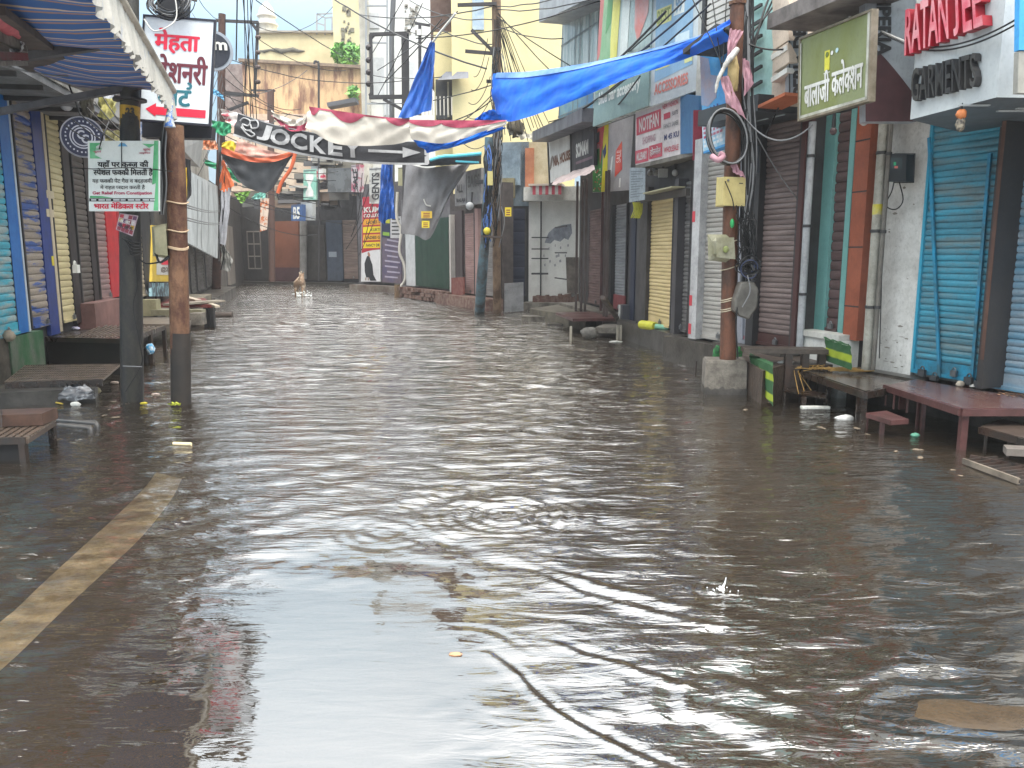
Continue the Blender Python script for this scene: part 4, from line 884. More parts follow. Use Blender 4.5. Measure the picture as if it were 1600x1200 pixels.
for k in range(26):
    a = 2 * math.pi * k / 26; u, v = .5 + .375 * math.cos(a), .5 + .375 * math.sin(a); mb.rect(S, u - .018, v - .02, u + .012 + .01 * (k % 2), v + .02, pale, .002)
mb.text(S, 'C', .38, .34, .55, .56, pale, .003, .03); mb.text(S, 'C', .47, .44, .64, .66, pale, .003, .03); mb.build('emblem', t)
mb = MB(); mb.tube([c + Vector((0, 0, R0)), c + Vector((-.2, .1, R0 + .5))], .01, DARK, 6); mb.build('hanger', t)

# striped awning at the top left
def aw(px, py, z): return G(px, py, z)
zr = 3.02; A0 = Vector((-2.02, 4.0, zr)); A1 = G(271, 142, zr); bk = 3.55
B0 = Vector((-4.6, 4.0, bk)); B1 = Vector((A1.x - 1.9, A1.y + .15, bk - .05))
t = thing('striped_awning', 'blue and tan striped cloth awning with grey pipe rail and ragged hanging fringe', 'awning', (A1 + B1) / 2)
sm = bpy.data.materials.new('striped_cloth'); sm.use_nodes = True; q = sm.node_tree; P_ = q.nodes['Principled BSDF']; P_.inputs['Roughness'].default_value = .8
at_ = q.nodes.new('ShaderNodeUVMap'); wv = q.nodes.new('ShaderNodeTexWave'); wv.inputs['Scale'].default_value = 1; wv.inputs['Distortion'].default_value = .6
co = q.nodes.new('ShaderNodeTexCoord'); mp = q.nodes.new('ShaderNodeMapping'); mp.inputs['Rotation'].default_value = (0, 0, math.radians(0)); mp.inputs['Scale'].default_value = (0, 1.5, 0)
cr = q.nodes.new('ShaderNodeValToRGB'); cr.color_ramp.interpolation = 'CONSTANT'
for i, (p, c_) in enumerate(((0, '#2a558f'), (.45, '#b3a28b'), (.58, '#3563a3'), (.74, '#94735a'), (.86, '#2a558f'))):
    el_ = cr.color_ramp.elements[i] if i < 2 else cr.color_ramp.elements.new(p); el_.position = p; el_.color = lin(c_)
q.links.new(co.outputs['Object'], mp.inputs[0]); q.links.new(mp.outputs[0], wv.inputs['Vector']); wv.bands_direction = 'Y'; wv.wave_profile = 'SAW'
q.links.new(wv.outputs[0], cr.inputs[0]); q.links.new(cr.outputs[0], P_.inputs['Base Color'])
S = Surf([A0, A1], [B0, B1], 1); S2 = Surf([A0.lerp(A1, k / 6) for k in range(7)], [B0.lerp(B1, k / 6) - Vector((0, 0, .02)) for k in range(7)], 12, .03, 2)
mb = MB(); mb.grid(lambda u, v: S2.p(u, v) - Vector((0, 0, .16 * math.sin(math.pi * v))), 30, 10, sm); mb.build('striped_cloth', t)
mb = MB(); mb.tube([A0, A1], .03, mat('#a49d90', '#8b8478', .5, dirt=.4), 10); mb.build('pipe_rail', t)
mb = MB(); pieces = 120; frm = mat('#b5b3ac', '#7d8fb3', .8, scale=5, st=(1, 6, 1), lo=.6, hi=.75, dirt=.3, dcol='#55504a'); d = (A1 - A0)
P0 = []; P1 = []
for k in range(pieces * 2 + 1):
    p = A0 + d * (k / (pieces * 2)); L_ = .27 + .06 * noise.noise(Vector((k * .11, 0, 0))) - .07 * abs(noise.noise(Vector((k * .9, 5, 0)))); sw = .04 * noise.noise(Vector((k * .15, 9, 0)))
    P0.append(p); P1.append(p + Vector((sw, 0, -L_)))
mb.grid(lambda u, v: P0[round(u * pieces * 2)].lerp(P1[round(u * pieces * 2)], v) + Vector((.02 * math.sin(u * 300) * v, 0, 0)), pieces * 2, 3, frm); mb.build('fringe', t)
mb = MB(); M1 = mat('#4a4b50', '#33343a', .5, dirt=.3)
for k in (.6, .97): p = A0.lerp(A1, k); r = B0.lerp(B1, k); mb.bar(p, r, .05, .05, M1); mb.bar(p.lerp(r, .1), r - Vector((0, 0, .7)), .06, .06, M1)
mb.bar(B0, B1, .06, .06, M1); mb.build('bracket', t)
mb = MB(); p = D(264, 182, 7.4); mb.tube([A1 + Vector((-.01, 0, -.02)), p, p + Vector((0, 0, -.09))], [.012, .03, .05], mat('#2f5fa0', '#c5c0a0', .6, scale=30), 8); mb.build('tied_rag', t)
# rolled pink tarp and grey boards under the awning
t = thing('rolled_tarp', 'rolled pink and red tarp lying along the left canopy edge', 'tarp', D(40, 50, 6.2))
mb = MB(); P = [D(-60, -10, 4.6), D(0, 30, 5.3), D(40, 52, 6.1), D(80, 76, 7.0)]; mb.tube(crom(P, 14), [.06 + .025 * noise.noise(Vector((i * .6, 1, 1))) for i in range(15)], mat('#b0525c', '#8e3a44', .6, dirt=.5), 10); mb.build('roll', t)
mb = MB(); P = [D(80, 76, 7.0), D(100, 90, 7.3)]; mb.tube(P, [.06, .02], WHITE, 8); mb.build('pale_end', t)
t = thing('gutter', 'old grey metal gutter and boards under the rolled pink tarp', 'gutter', D(40, 80, 6.2))
mb = MB(); M2 = mat('#7c7a76', '#4b4642', .6, dirt=.5)
mb.bar(D(-70, 10, 4.9), D(90, 110, 7.9), .5, .05, mat('#3b3432', '#4c4441', .7)); mb.bar(D(-60, 25, 4.7), D(36, 68, 6.2), .05, .12, M2); mb.bar(D(-60, 85, 4.9), D(32, 88, 6.0), .1, .05, mat('#6b3338', '#5b4d4b', .6)); mb.bar(D(-60, 98, 4.9), D(34, 99, 6.0), .08, .03, M2)
mb.bar(D(92, 112, 8.2), D(180, 150, 10.5), .3, .08, M2); mb.build('board', t)
t = thing('plastic_bag', 'torn clear plastic sheet hanging from the left gutter', 'bag', D(28, 80, 6))
mb = MB(); S = Surf([D(20, 48, 6), D(30, 52, 6), D(38, 60, 6)], [D(17, 92, 6), D(25, 100, 5.95), D(30, 88, 6)], 8, .05, 5); mb.cloth(S, 14, 12, mat('#a7aab0', '#5b5d63', .25, scale=12, lo=.45, hi=.55)); mb.build('sheet', t)
# hanging blue white clutter right of the awning
for i, (x0, y0, x1, y1, c1, c2, lb) in enumerate(((118, 70, 148, 115, '#aab0c8', '#4c4f6a', 'blue and white patterned cloth bundle hanging behind the awning brackets'), (150, 78, 166, 118, '#2f64a8', '#dfe3e8', 'blue and white cloth strip hanging behind the awning brackets'),
                                                   (155, 105, 185, 150, '#9da2aa', '#c7cacc', 'grey plastic sheet bulging behind the black pole top'), (208, 150, 224, 222, '#b7bcc8', '#3e5b8c', 'white and blue cloth strips tied right of the yellow number plate'), (126, 150, 146, 205, '#4a453f', '#6d6a5e', 'dark torn netting over the round medallion'),
                                                   (152, 148, 182, 182, '#b5b06c', '#8b8a5c', 'pale yellow paper scrap tied to the black pole'), (154, 200, 190, 222, '#a8a274', '#8b8762', 'pale yellow folded card behind the white notice board'))):
    t = thing('cloth_bundle', lb, 'cloth', D(x0, y1, 8.4)); Y = 8.6 + .1 * i
    mb = MB(); S = Surf([D(x0, y0, Y), D((x0 + x1) / 2, y0 + 4, Y), D(x1, y0 + 3, Y)], [D(x0 + 2, y1, Y), D((x0 + x1) / 2, y1 + 5, Y - .05), D(x1 - 2, y1 - 3, Y)], 8, .05, i * 3); mb.cloth(S, 16, 10, mat(c1, c2, .6, scale=14, lo=.45, hi=.55, dirt=.2)); mb.build('sheet', t)

# left poles
t = thing('utility_pole', 'tall black painted pole standing in the water on the left', 'pole', G(207, 628))
P = [G(207, 640, -.1), D(205, 480, 7.9), D(203, 320, 7.9), D(203, 160, 7.92), D(203, 40, 7.95), D(203, -120, 8.0), D(203, -300, 8.0)]; mb = MB(); mb.tube(P, [.11, .105, .095, .085, .08, .075, .07], POLEB, 18); mb.build('shaft', t)
mb = MB(); c = D(203, 158, 7.92); mb.disc(c, (0, 0, 1), .15, DARK, 20, .02); mb.build('collar', t)
mb = MB(); c0, c1 = D(203, 166, 7.92), D(203, 199, 7.92); mb.tube([c1, c0], .0885, mat('#b5912c', '#8d7434', .5, scale=12, dirt=.4), 18, False); mb.build('number_plate', t)
mb = MB(); S = Surf.quad(D(196, 168, 7.81), D(210, 168, 7.81), D(210, 197, 7.81), D(196, 197, 7.81)); S.nor = Vector((0.35, -.9, 0)).normalized(); mb.text(S, '23', 0, .0, 1, .45, BLACK, .002, .05); mb.text(S, '35', 0, .52, 1, .97, BLACK, .002, .05); mb.build('number_lettering', t)
mb = MB(); P = [D(199, 375, 7.78), D(210, 400, 7.75), D(214, 450, 7.77), D(208, 480, 7.78), D(219, 540, 7.76), D(221, 570, 7.78), D(196, 612, 7.78)]; mb.tube(crom(P, 26), .006, CABLE, 5); mb.tube([D(192, 572, 7.77), D(222, 573, 7.77)], .006, CABLEG, 5)
for k in range(5): mb.tube(crom([D(190 + k * 3, 372 + k * 2, 7.77), D(205, 378 + 5 * k, 7.73), D(218 + k, 380 + 4 * k, 7.78)], 8), .007, CABLE, 5)
mb.build('tied_cable', t)
t = thing('utility_pole', 'thick rusty brown pole standing in the water on the left', 'pole', G(283, 632))
P = [G(283, 645, -.1), D(282, 560, 7.9), D(279, 430, 7.9), D(276, 300, 7.9), D(272, 196, 7.9)]; mb = MB(); mb.tube(P, [.096, .094, .092, .09, .086], RUST, 20); mb.build('shaft', t)
mb = MB(); gp = G(283, 632)
mb.tube([D(283, 645, 7.9), D(282, 520, 7.9)], [.0975, .0955], mat('#1f1d1b', '#2c2622', .6, dirt=.4), 20, False); mb.build('tar_coat', t)
mb = MB()
for y in (317, 361, 387, 389): c = D(277.5, y, 7.9); mb.tube([c + Vector((.098 * math.cos(a), .098 * math.sin(a), .012 * math.sin(a * 2))) for a in [i * math.pi / 8 for i in range(17)]], .007, mat('#b59f84', None, .7), 5)
mb.build('rope_tie', t)
# junction box on rusty pole
t = thing('junction_box', 'rounded beige plastic junction box on the left side of the rusty pole', 'junction box', D(250, 400, 7.85))
mb = MB(); S = Surf.quad(D(241, 357, 7.74), D(259, 353, 7.78), D(262, 400, 7.78), D(243, 397, 7.74)); mb.slab(S, .12, mat('#8e8b72', '#7a785f', .4, dirt=.2)); mb.build('case', t, .025)
mb = MB(); mb.tube(crom([D(243, 395, 7.8), D(250, 410, 7.8), D(264, 400, 7.8)], 10), .012, CABLE, 6); mb.tube(crom([D(264, 402, 7.8), D(256, 408, 7.8), D(230, 412, 7.8), D(218, 405, 7.8)], 10), .008, CABLE, 6); mb.build('cable', t)
for k in (0, 1):
    pass
# black twisted cables beside the sign
t = thing('cable_bundle', 'black twisted cable bundle running down between notice board and rusty pole', 'cable', D(255, 330, 7.85))
mb = MB()
for k in range(6): mb.tube(crom([D(262 - k * 1.5, 190, 7.85), D(258 - k * 2, 240, 7.8 + .02 * k), D(260 - k * 2.2, 290, 7.82), D(255 - k, 335, 7.85)], 14), .008, CABLE if k % 3 else CABLEG, 5)
mb.build('strands', t)

# Mehta sign
t = thing('shop_sign', 'tall white lightbox with red, maroon and teal Hindi lettering and a red arrow', 'shop sign', D(280, 215, 8.35))
Y = 8.25; S = Surf.quad(D(227, 26, Y), D(334, 34, Y + .12), D(326, 194, Y + .12), D(219, 186, Y))
mb = MB(); mb.slab(S, .16, mat('#cfd6da', '#c2cad0', .45, dirt=.12, dcol='#8b9096'), BLACK); mb.build('lightbox', t)
frame(t, S, .02, mat('#1d1f2c', None, .4), d=.01)
mb = MB(); RD1 = mat('#c4203c', None, .45, dirt=0); mb.text(S, 'मेहता', .16, .10, .80, .33, RD1, .006, .045); mb.build('red_lettering', t)
mb = MB(); mb.text(S, 'स~टेशनरी', .08, .35, .94, .62, mat('#5a1f2c', None, .45, dirt=0), .006, .045); mb.build('maroon_lettering', t)
mb = MB(); mb.text(S, 'माट^', .24, .61, .72, .84, mat('#1d5f6c', None, .45, dirt=0), .006, .045); mb.build('teal_lettering', t)
mb = MB(); mb.poly(S, [(.07, .895), (.22, .83), (.22, .865), (.95, .865), (.95, .945), (.22, .945), (.22, .965)], RD1, .006); mb.build('red_arrow', t)
t = thing('sign_back_box', 'black box panel hanging under the tall white Hindi sign', 'box', D(280, 215, 8.4))
S = Surf.quad(D(222, 190, 8.5), D(331, 198, 8.6), D(330, 216, 8.6), D(222, 214, 8.5)); mb = MB(); mb.slab(S, .2, mat('#181a24', None, .5)); mb.build('panel', t)
# coiled cable bundle above it
t = thing('cable_coil', 'messy black cable coil on top of the tall white Hindi sign', 'cable', D(265, 12, 8.3))
mb = MB(); S = Surf.quad(D(243, -20, 8.3), D(292, -20, 8.3), D(289, 26, 8.3), D(247, 26, 8.3)); mb.slab(S, .12, mat('#2b2d31', None, .5))
for k in range(16):
    c = D(262 + 6 * RND.random(), 0 + 14 * RND.random(), 8.2 - .03 * RND.random()); r = .1 + .09 * RND.random()
    mb.tube([c + Vector((r * 1.2 * math.cos(a), .02 * math.sin(3 * a), r * .8 * math.sin(a))) for a in [i * math.pi / 9 for i in range(19)]], .006, CABLE if k % 4 else CABLEG, 4)
mb.tube(crom([D(225, 30, 8.15), D(240, 48, 8.1), D(262, 42, 8.1), D(276, 25, 8.15), D(272, -15, 8.15)], 16), .007, CABLEW, 5); mb.build('strands', t)
# round sign behind
c = D(333, 80, 10.5); t = thing('round_sign', 'round black sign with silver double rim half hidden behind the white Hindi sign', 'shop sign', c)
fc = Vector((.25, -1, 0)).normalized(); mb = MB(); mb.disc(c, fc, .24, mat('#8f959d', None, .3, metal=.4), 36, .04, .24); mb.disc(c + fc * .045, fc, .205, mat('#1b202c', None, .4), 36, .004); mb.build('face', t)
mb = MB(); S = Surf.quad(c + Vector((.03, -.06, .1)), c + Vector((.19, -.03, .09)), c + Vector((.19, -.03, .0)), c + Vector((.03, -.06, .0))); mb.text(S, 'm', 0, 0, 1, 1, WHITE, .01, .03); mb.build('lettering', t)
# white Hindi notice board
t = thing('notice_board', 'white and green Hindi notice board with black and red lines between the two left poles', 'sign', D(192, 330, 7.7))
Y = 7.6; S = Surf.quad(D(137, 220, Y), D(249, 220, Y), D(249, 330, Y), D(139, 330, Y))
mb = MB(); mb.slab(S, .02, mat('#d5dcda', '#cad3d1', .4, dirt=.1, dcol='#8b9590')); mb.build('board', t)
mb = MB(); GN = mat('#3f9a62', '#6fb98a', .45, dirt=0); mb.poly(S, [(.03, .03), (.2, .03), (.12, .08), (.1, .2), (.2, .25), (.03, .25)], GN); mb.poly(S, [(.76, .04), (.95, .05), (.86, .1)], GN); mb.poly(S, [(.93, 0), (.985, 0), (.985, .99), (.94, .99), (.955, .6), (.9, .62)], GN)
mb.poly(S, [(.985, .1), (.985, .99), (.92, .99), (.96, .5)], mat('#5fb07c', None, .45, dirt=0), .005); mb.poly(S, [(.02, .78), (.2, .785), (.35, .81), (.02, .81)], GN); mb.build('green_print', t)
mb = MB(); mb.poly(S, [(.42, .08), (.46, .03), (.52, .035), (.56, .08)], mat('#5f9ac0', None, .45, dirt=0)); mb.build('blue_emblem', t)
mb = MB(); K = mat('#15161a', None, .5, dirt=0); mb.text(S, 'यहाँ पर कब~ज की', .14, .275, .85, .385, K, .006, .035); mb.text(S, 'स~पेशल फक~की िमलती है', .08, .385, .91, .50, K, .006, .035)
mb.text(S, 'यह फक~की पेट गैस व बदहजमी', .06, .525, .90, .605, K, .006, .012); mb.text(S, 'मे राहत प~रदान करती है', .17, .62, .80, .695, K, .006, .012); mb.rect(S, .01, .815, .985, .86, K, .004); mb.build('black_lettering', t)
mb = MB(); PK = mat('#a3214a', None, .5, dirt=0); mb.text(S, 'Get Relief From Constipation', .06, .715, .9, .775, PK, .006, .03); mb.text(S, 'भारत मेिडकल स~टोर', .08, .87, .85, .965, mat('#c01f3c', None, .5, dirt=0), .006, .045)
mb.text(S, 'चूण^', .08, .135, .19, .175, PK, .006, .01); mb.text(S, 'फक~की', .08, .10, .2, .13, GN, .006, .02); mb.text(S, 'शुद~ध', .78, .11, .88, .15, PK, .006, .01); mb.text(S, 'आयुवे^िदक', .72, .155, .88, .19, PK, .006, .01); mb.build('red_lettering', t)
mb = MB()
for k in range(9): mb.rect(S, .04 + k * .104, .827, .11 + k * .104 + .02 * (k % 2), .849, mat('#b9bcc0', None, .5), .007)
mb.build('white_print', t)
mb = MB(); mb.tube([D(190, 222, Y - .01), D(190, 262, Y - .01)], .004, CABLE, 5); mb.tube(crom([D(110, 262, Y - .02), D(150, 264, Y - .05), D(210, 262, Y - .06), D(270, 268, Y)], 10), .004, CABLE, 5); mb.tube(crom([D(170, 190, 8), D(160, 215, Y), D(155, 233, Y - .02)], 8), .006, CABLE, 5); mb.build('tie_wire', t)
t = thing('paper_poster', 'small tilted multicoloured poster tied to the black pole below the notice board', 'poster', D(198, 350, 7.7))
S = Surf.quad(D(187, 333, 7.7), D(216, 337, 7.7), D(207, 369, 7.7), D(181, 359, 7.7)); mb = MB(); mb.slab(S, .004, mat('#b8b0b4', '#8d6b7a', .5, scale=9)); mb.build('sheet', t)
mb = MB()
for r in range(4):
    for c in range(4): mb.rect(S, .06 + c * .235, .05 + r * .235, .26 + c * .235, .24 + r * .235, mat(('#a32a3c', '#5c3a5a', '#b9a9b0', '#a8862c', '#7c3040')[(r * 3 + c * 2 + r * c) % 5], None, .5), .003)
mb.text(S, 'अ आ इ', .1, .33, .9, .5, WHITE, .006, .03); mb.text(S, 'क ख ग', .15, .6, .9, .78, BLACK, .006, .03); mb.build('print', t)

# yellow / white poster board on the left wall
t = thing('poster_board', 'yellow framed poster board behind the rusty pole with pale centre', 'poster', LB.hit(252, 462, .1))
S = LB.quad((238, 352), (266, 354), (266, 440), (238, 440), .12); mb = MB(); mb.slab(S, .06, mat('#b59a2d', '#c2a83a', .5, dirt=.2)); mb.build('frame_board', t)
mb = MB(); mb.rect(S, .2, .0, 1, .88, mat('#b9bab5', '#a9a9a6', .5)); mb.build('pale_panel', t)
mb = MB(); mb.rect(S, .45, .62, 1, .70, RD1, .007); mb.text(S, '@28', .42, .74, 1, .84, mat('#4a3a34', None, .5), .007, .03); mb.build('print', t)
S = LB.quad((237, 442), (266, 442), (266, 463), (237, 463), .14); mb = MB(); mb.slab(S, .05, mat('#7fa3ac', '#25303a', .5, scale=7, lo=.42, hi=.55)); mb.build('lower_panel', t)
# shops along LB
t = thing('shop_building', 'dim grey shop front behind the yellow poster board', 'shop', LB.P(1, 0), TRG)
body(t, LB, 238, 290, -.1, 3.1, 3, mat('#4e4a46', '#3d3a37', .7)); body(t, LB, 238, 290, 3.1, 5.0, 3, mat('#8f8d88', '#76746f', .7, dirt=.4), 'upper_wall'); colm(t, LB, 240, 244, .3, 3, 0, .1, BLACK)
mb = MB(); mb.pbox(LB, 0, LB.s_(289), -.1, .42, 0, .6, mat('#6e6858', '#57524a', .7, dirt=.5)); mb.build('plinth', t)
t = thing('shop_building', 'cluttered dark shop front with ribbed wall under white hanging panel', 'shop', LB.P(8, 0), TRG)
body(t, LB, 290, 334, -.1, 3.1, 3, mat('#5b5855', '#3a3836', .7, scale=2, st=(3, 3, .2), dirt=.5)); body(t, LB, 290, 334, 3.1, 5.4, 3, mat('#a39f97', '#8b8780', .7, dirt=.4), 'upper_wall')
for a_, b_ in ((296, 303), (306, 316), (320, 329)): shutter(t, LB, a_, b_, .4, 2.3, shm('#5d5a57', '#494644', .4), slat=.1, lock=False)
mb = MB(); mb.pbox(LB, LB.s_(288), LB.s_(334), -.1, .3, 0, .7, WETCONC); mb.build('plinth', t)
t = thing('sheet_metal', 'large white hanging sheet metal panel beside the brown bracket pole', 'panel', LB.hit(310, 380, .4))
S = LB.quad((286, 262), (342, 292), (340, 404), (287, 376), .5); mb = MB(); mb.slab(S, .05, mat('#b5bbbd', '#a3a9ab', .6, scale=2, dirt=.4)); mb.build('sheet', t)
mb = MB(); [mb.rect(S, u, .05, u + .02, .98, mat('#7b8183', None, .6), .004) for u in (.3, .42, .62)]; mb.build('seam', t)
t = thing('roof_overhang', 'grey slanting roof slab end right of the rusty pole top', 'roof', LB.hit(300, 250, .4))
mb = MB(); S = Surf.quad(D(284, 218, 12), D(318, 218, 16), D(312, 262, 16), D(284, 232, 12)); mb.slab(S, .3, mat('#8f9190', '#a5a6a3', .6, dirt=.3)); mb.build('slab', t)
t = thing('flag', 'small black and yellow flag behind the rusty pole', 'flag', D(296, 300, 12))
S = Surf([D(288, 247, 12), D(298, 250, 12)], [D(290, 318, 12), D(299, 305, 12)], 4, .03); mb = MB(); mb.cloth(S, 8, 8, mat('#1d1e22', None, .6)); S = Surf([D(288, 262, 11.98), D(292, 262, 11.98)], [D(290, 316, 11.98), D(292, 310, 11.98)], 4, .02); mb.cloth(S, 3, 8, mat('#b89a25', None, .6)); mb.build('cloth', t)

# brown bracket pole
Yb = 26.5
t = thing('utility_pole', 'tall dark brown pole with square steel bracket and insulators', 'pole', G(337, 465))
mb = MB(); mb.tube([G(337, 470, -.1), D(340, 380, Yb), D(345, 250, Yb), D(346, 120, Yb), D(347, 22, Yb)], [.15, .14, .13, .12, .11], mat('#4a2f26', '#3a2620', .7, dirt=.4), 12); mb.build('shaft', t)
mb = MB(); BR = mat('#2b2a2d', None, .6)
for a, b in (((338, 32), (404, 35)), ((403, 35), (398, 146)), ((340, 143), (404, 150)), ((346, 146), (404, 150)), ((392, 34), (402, 48)), ((350, 175), (388, 160))): mb.bar(D(*a, Yb), D(*b, Yb - .02), .08, .08, BR)
mb.build('bracket', t)
mb = MB()
for y in (58, 82, 105, 128): mb.ball(D(403, y, Yb - .1), .07, mat('#3a2a26', None, .3), 6, (1.3, 1, 1))
mb.build('insulator', t)
mb = MB()
for k in range(14): mb.tube(crom([D(344 + 6 * RND.random() - 3, 170 + 30 * k * .5, Yb - .15), D(340 + 12 * RND.random(), 200 + 25 * k * .6, Yb - .3), D(342 + 5 * RND.random(), 240 + 20 * k * .7, Yb - .15)], 8), .02, CABLE if k % 2 else CABLEG, 4)
mb.build('tied_cable', t)
# smaller pole and hanging goods near it
t = thing('utility_pole', 'short brown pole with top cross bar before the peach wall', 'pole', D(423, 190, 34))
mb = MB(); mb.tube([D(425, 440, 34), D(423, 190, 34), D(423, 140, 34)], .14, mat('#4a3630', None, .7), 8); mb.bar(D(392, 141, 34), D(430, 142, 34), .07, .07, BR); mb.build('shaft', t)
t = thing('street_lamp', 'thin lamp post with curved head before the peach wall', 'street lamp', D(498, 170, 36))
mb = MB(); mb.tube(crom([D(498, 440, 36), D(498, 170, 36), D(498, 104, 36), D(496, 97, 36), D(492, 96, 36), D(491, 100, 36)], 24), .05, BR, 6); mb.build('post', t)
# ======================= FAR END AND BACKGROUND
RG = Pl(-3.9, 28.4, -.95, 22.6)
RJ = Pl(-13.8, 40.5, -6.8, 37.6)
RI = Pl(-6.9, 33.8, -3.6, 30.8)
t = thing('shop_building', 'narrow shops with pale pink and grey shutters behind the lamp poles', 'shop', RG.P(4, 0), TRG)
body(t, RG, 704, 786, -.1, 3.3, .3, mat('#4c4543', '#3a3534', .7)); shutter(t, RG, 727, 741, .35, 2.6, shm('#8d706c', '#9c7f7a', .3)); shutter(t, RG, 760, 782, .35, 2.6, shm('#777574', '#666463', .3)); colm(t, RG, 742, 747, .35, 2.7, 0, .1, mat('#8f7470', None, .6)); colm(t, RG, 706, 722, .3, 2.7, 0, .06, mat('#453c3e', None, .6))
mb = MB(); mb.pbox(RG, RG.s_(704), RG.s_(786), -.1, .3, 0, .5, BRICK); mb.build('brick_step', t)
t = thing('shop_building', 'shop closed by a dark green panel with brick step', 'shop', RG.P(1.5, 0), TRG)
body(t, RG, 628, 704, -.1, 3.3, 3, mat('#57555a', '#6b696c', .7)); colm(t, RG, 648, 701, .42, 2.55, 0, .1, mat('#173329', '#1d3d31', .5, dirt=.2), 'green_panel'); colm(t, RG, 634, 648, .4, 2.5, 0, .12, mat('#b5b8ba', '#a5a8aa', .6, dirt=.2)); colm(t, RG, 702, 704.5, .3, 2.6, 0, .2, mat('#a9a5a0', None, .6), 'trim_strip')
mb = MB()
for i in range(22):
    for r in range(3):
        if RND.random() < .9 - .2 * r: s = RG.s_(640) + i * .2; mb.pbox(RG, s, s + .18, .02 + r * .12, .12 + r * .12, 0, .35 + .08 * RND.random(), BRICK)
mb.build('brick_step', t)
mb = MB(); S = RG.quad((705, 434), (724, 433), (724, 460), (705, 464), .3); mb.slab(S, .05, mat('#6b3833', '#7a5048', .7, scale=8)); mb.build('brick_panel', t)
for i, (x0, y0, x1, y1, c, lb) in enumerate(((658, 330, 675, 341, '#c2a437', 'upper yellow tag pinned on the grey tarp'), (659, 345, 671, 356, '#c9b72f', 'lower yellow tag pinned on the grey tarp'), (789, 324, 799, 338, '#cbb52b', 'small yellow plate right of the brown street pole'))):
    t = thing('yellow_tag', lb, 'sign', D(x0, y1, 22)); S = crect((x0, y0), (x1, y1), 22.2 if i < 2 else 19.3); mb = MB(); mb.slab(S, .02, mat(c, None, .5, dirt=.1)); mb.build('plate', t)
    mb = MB(); [mb.rect(S, .2, .25 + .25 * k, .8, .37 + .25 * k, mat('#7a3a22', None, .5), .005) for k in range(3)]; mb.build('print', t)
# signs over RG
t = thing('shop_sign', 'pair of grey lettered sign boxes hanging over the pink shutters', 'shop sign', D(730, 320, 22.5))
S = Surf.quad(D(710, 272, 23.2), D(752, 262, 22), D(752, 318, 22), D(711, 322, 23.2)); mb = MB(); mb.slab(S, .25, mat('#8d8c8a', '#77767a', .6, dirt=.4)); mb.build('box', t)
mb = MB(); mb.text(S, 'ALL', .08, .35, .32, .6, DARK, .01, .03); mb.rect(S, .45, .1, .47, .95, DARK); mb.text(S, 'BAGS', .52, .15, .95, .5, mat('#5e5d5c', None, .5), .01, .03); mb.text(S, 'BALAJI', .08, .78, .4, .92, DARK, .01, .03); mb.build('lettering', t)
# grey tarp
t = thing('grey_tarp', 'large grey tarp hanging in front of the dark green panel', 'tarp', D(665, 372, 22.5))
Y = 22.6; S = Surf([D(634, 255, Y), D(665, 262, Y), D(705, 258, Y), D(735, 256, Y)], [D(626, 365, Y), D(650, 368, Y - .1), D(672, 372, Y - .1), D(700, 310, Y)], 12, .07, 4)
mb = MB(); mb.cloth(S, 30, 16, mat('#77777a', '#6a6a6c', .6, scale=2, dirt=.3)); mb.build('cloth', t)
mb = MB(); mb.tube(crom([D(662, 311, Y - .15), D(666, 320, Y - .15), D(673, 322, Y - .15)], 8), .02, CABLEW, 5); mb.build('hook', t)
t = thing('shop_awning', 'dark blue awning sheet with cyan edge above the grey tarp', 'awning', D(720, 250, 21.5))
mb = MB(); S = Surf([D(672, 249, 21.5), D(712, 243, 21.5), D(752, 240, 21.3)], [D(655, 260, 22.6), D(700, 258, 22.6), D(752, 256, 22.5)], 8, .03); mb.cloth(S, 20, 5, mat('#1f2f3f', '#2b3c4c', .5)); mb.build('sheet', t)
mb = MB(); mb.tube(crom([D(672, 250, 21.45), D(690, 245, 21.45), D(712, 243.5, 21.45), D(752, 240, 21.3)], 12), .045, mat('#4fb5c9', None, .4), 6); mb.tube([D(712, 252, 21.5), D(748, 254, 21.4)], .03, mat('#4fb5c9', None, .4), 6); mb.build('edge', t)
# tall dark banners: KUMAR COLLECTION and purple
t = thing('shop_building', 'grey shop corner behind the red and purple poster panels', 'shop', RI.P(1, 0), TRG)
body(t, RI, 560, 634, -.1, 4.2, 3, mat('#5a585c', '#4a484b', .7)); mb = MB(); mb.pbox(RI, RI.s_(560), RI.s_(640), -.1, .22, 0, .5, mat('#6f6860', '#5b4a42', .8, scale=3, dirt=.5)); mb.build('plinth', t)
g = thing('wall_poster', 'tall red and yellow shop poster with a standing woman in a long black dress', 'poster', RI.hit(580, 440, .1))
S = RI.quad((566, 308), (595, 306), (594, 440), (564, 440), .12); mb = MB(); mb.slab(S, .05, mat('#c6c6c8', None, .5, dirt=.1)); mb.build('panel', g)
mb = MB(); mb.poly(S, [(0.02, 0), (1, 0), (1, .62), (.6, .625), (.3, .64), (.02, .66)], mat('#9c1d30', None, .5, dirt=.1)); mb.build('red_ground', g)
mb = MB()
for v, c in ((.26, '#d1932a'), (.35, '#d6c21f'), (.44, '#d19a2a'), (.53, '#d6ba22')): mb.rect(S, .08, v, 1, v + .07, mat(c, None, .5, dirt=.05), .006)
mb.build('yellow_band', g)
mb = MB(); mb.text(S, 'KUM', .1, .12, .98, .185, WHITE, .008, .04); mb.text(S, 'COLLEC', .1, .20, .98, .24, WHITE, .008, .04)
for v, s in ((.28, 'LADIES S'), (.37, 'KURTI'), (.46, 'LADIES G'), (.55, 'FANCY DR')): mb.text(S, s, .25 if len(s) > 5 else .5, v, .98, v + .035, BLACK, .009, .03)
mb.build('lettering', g)
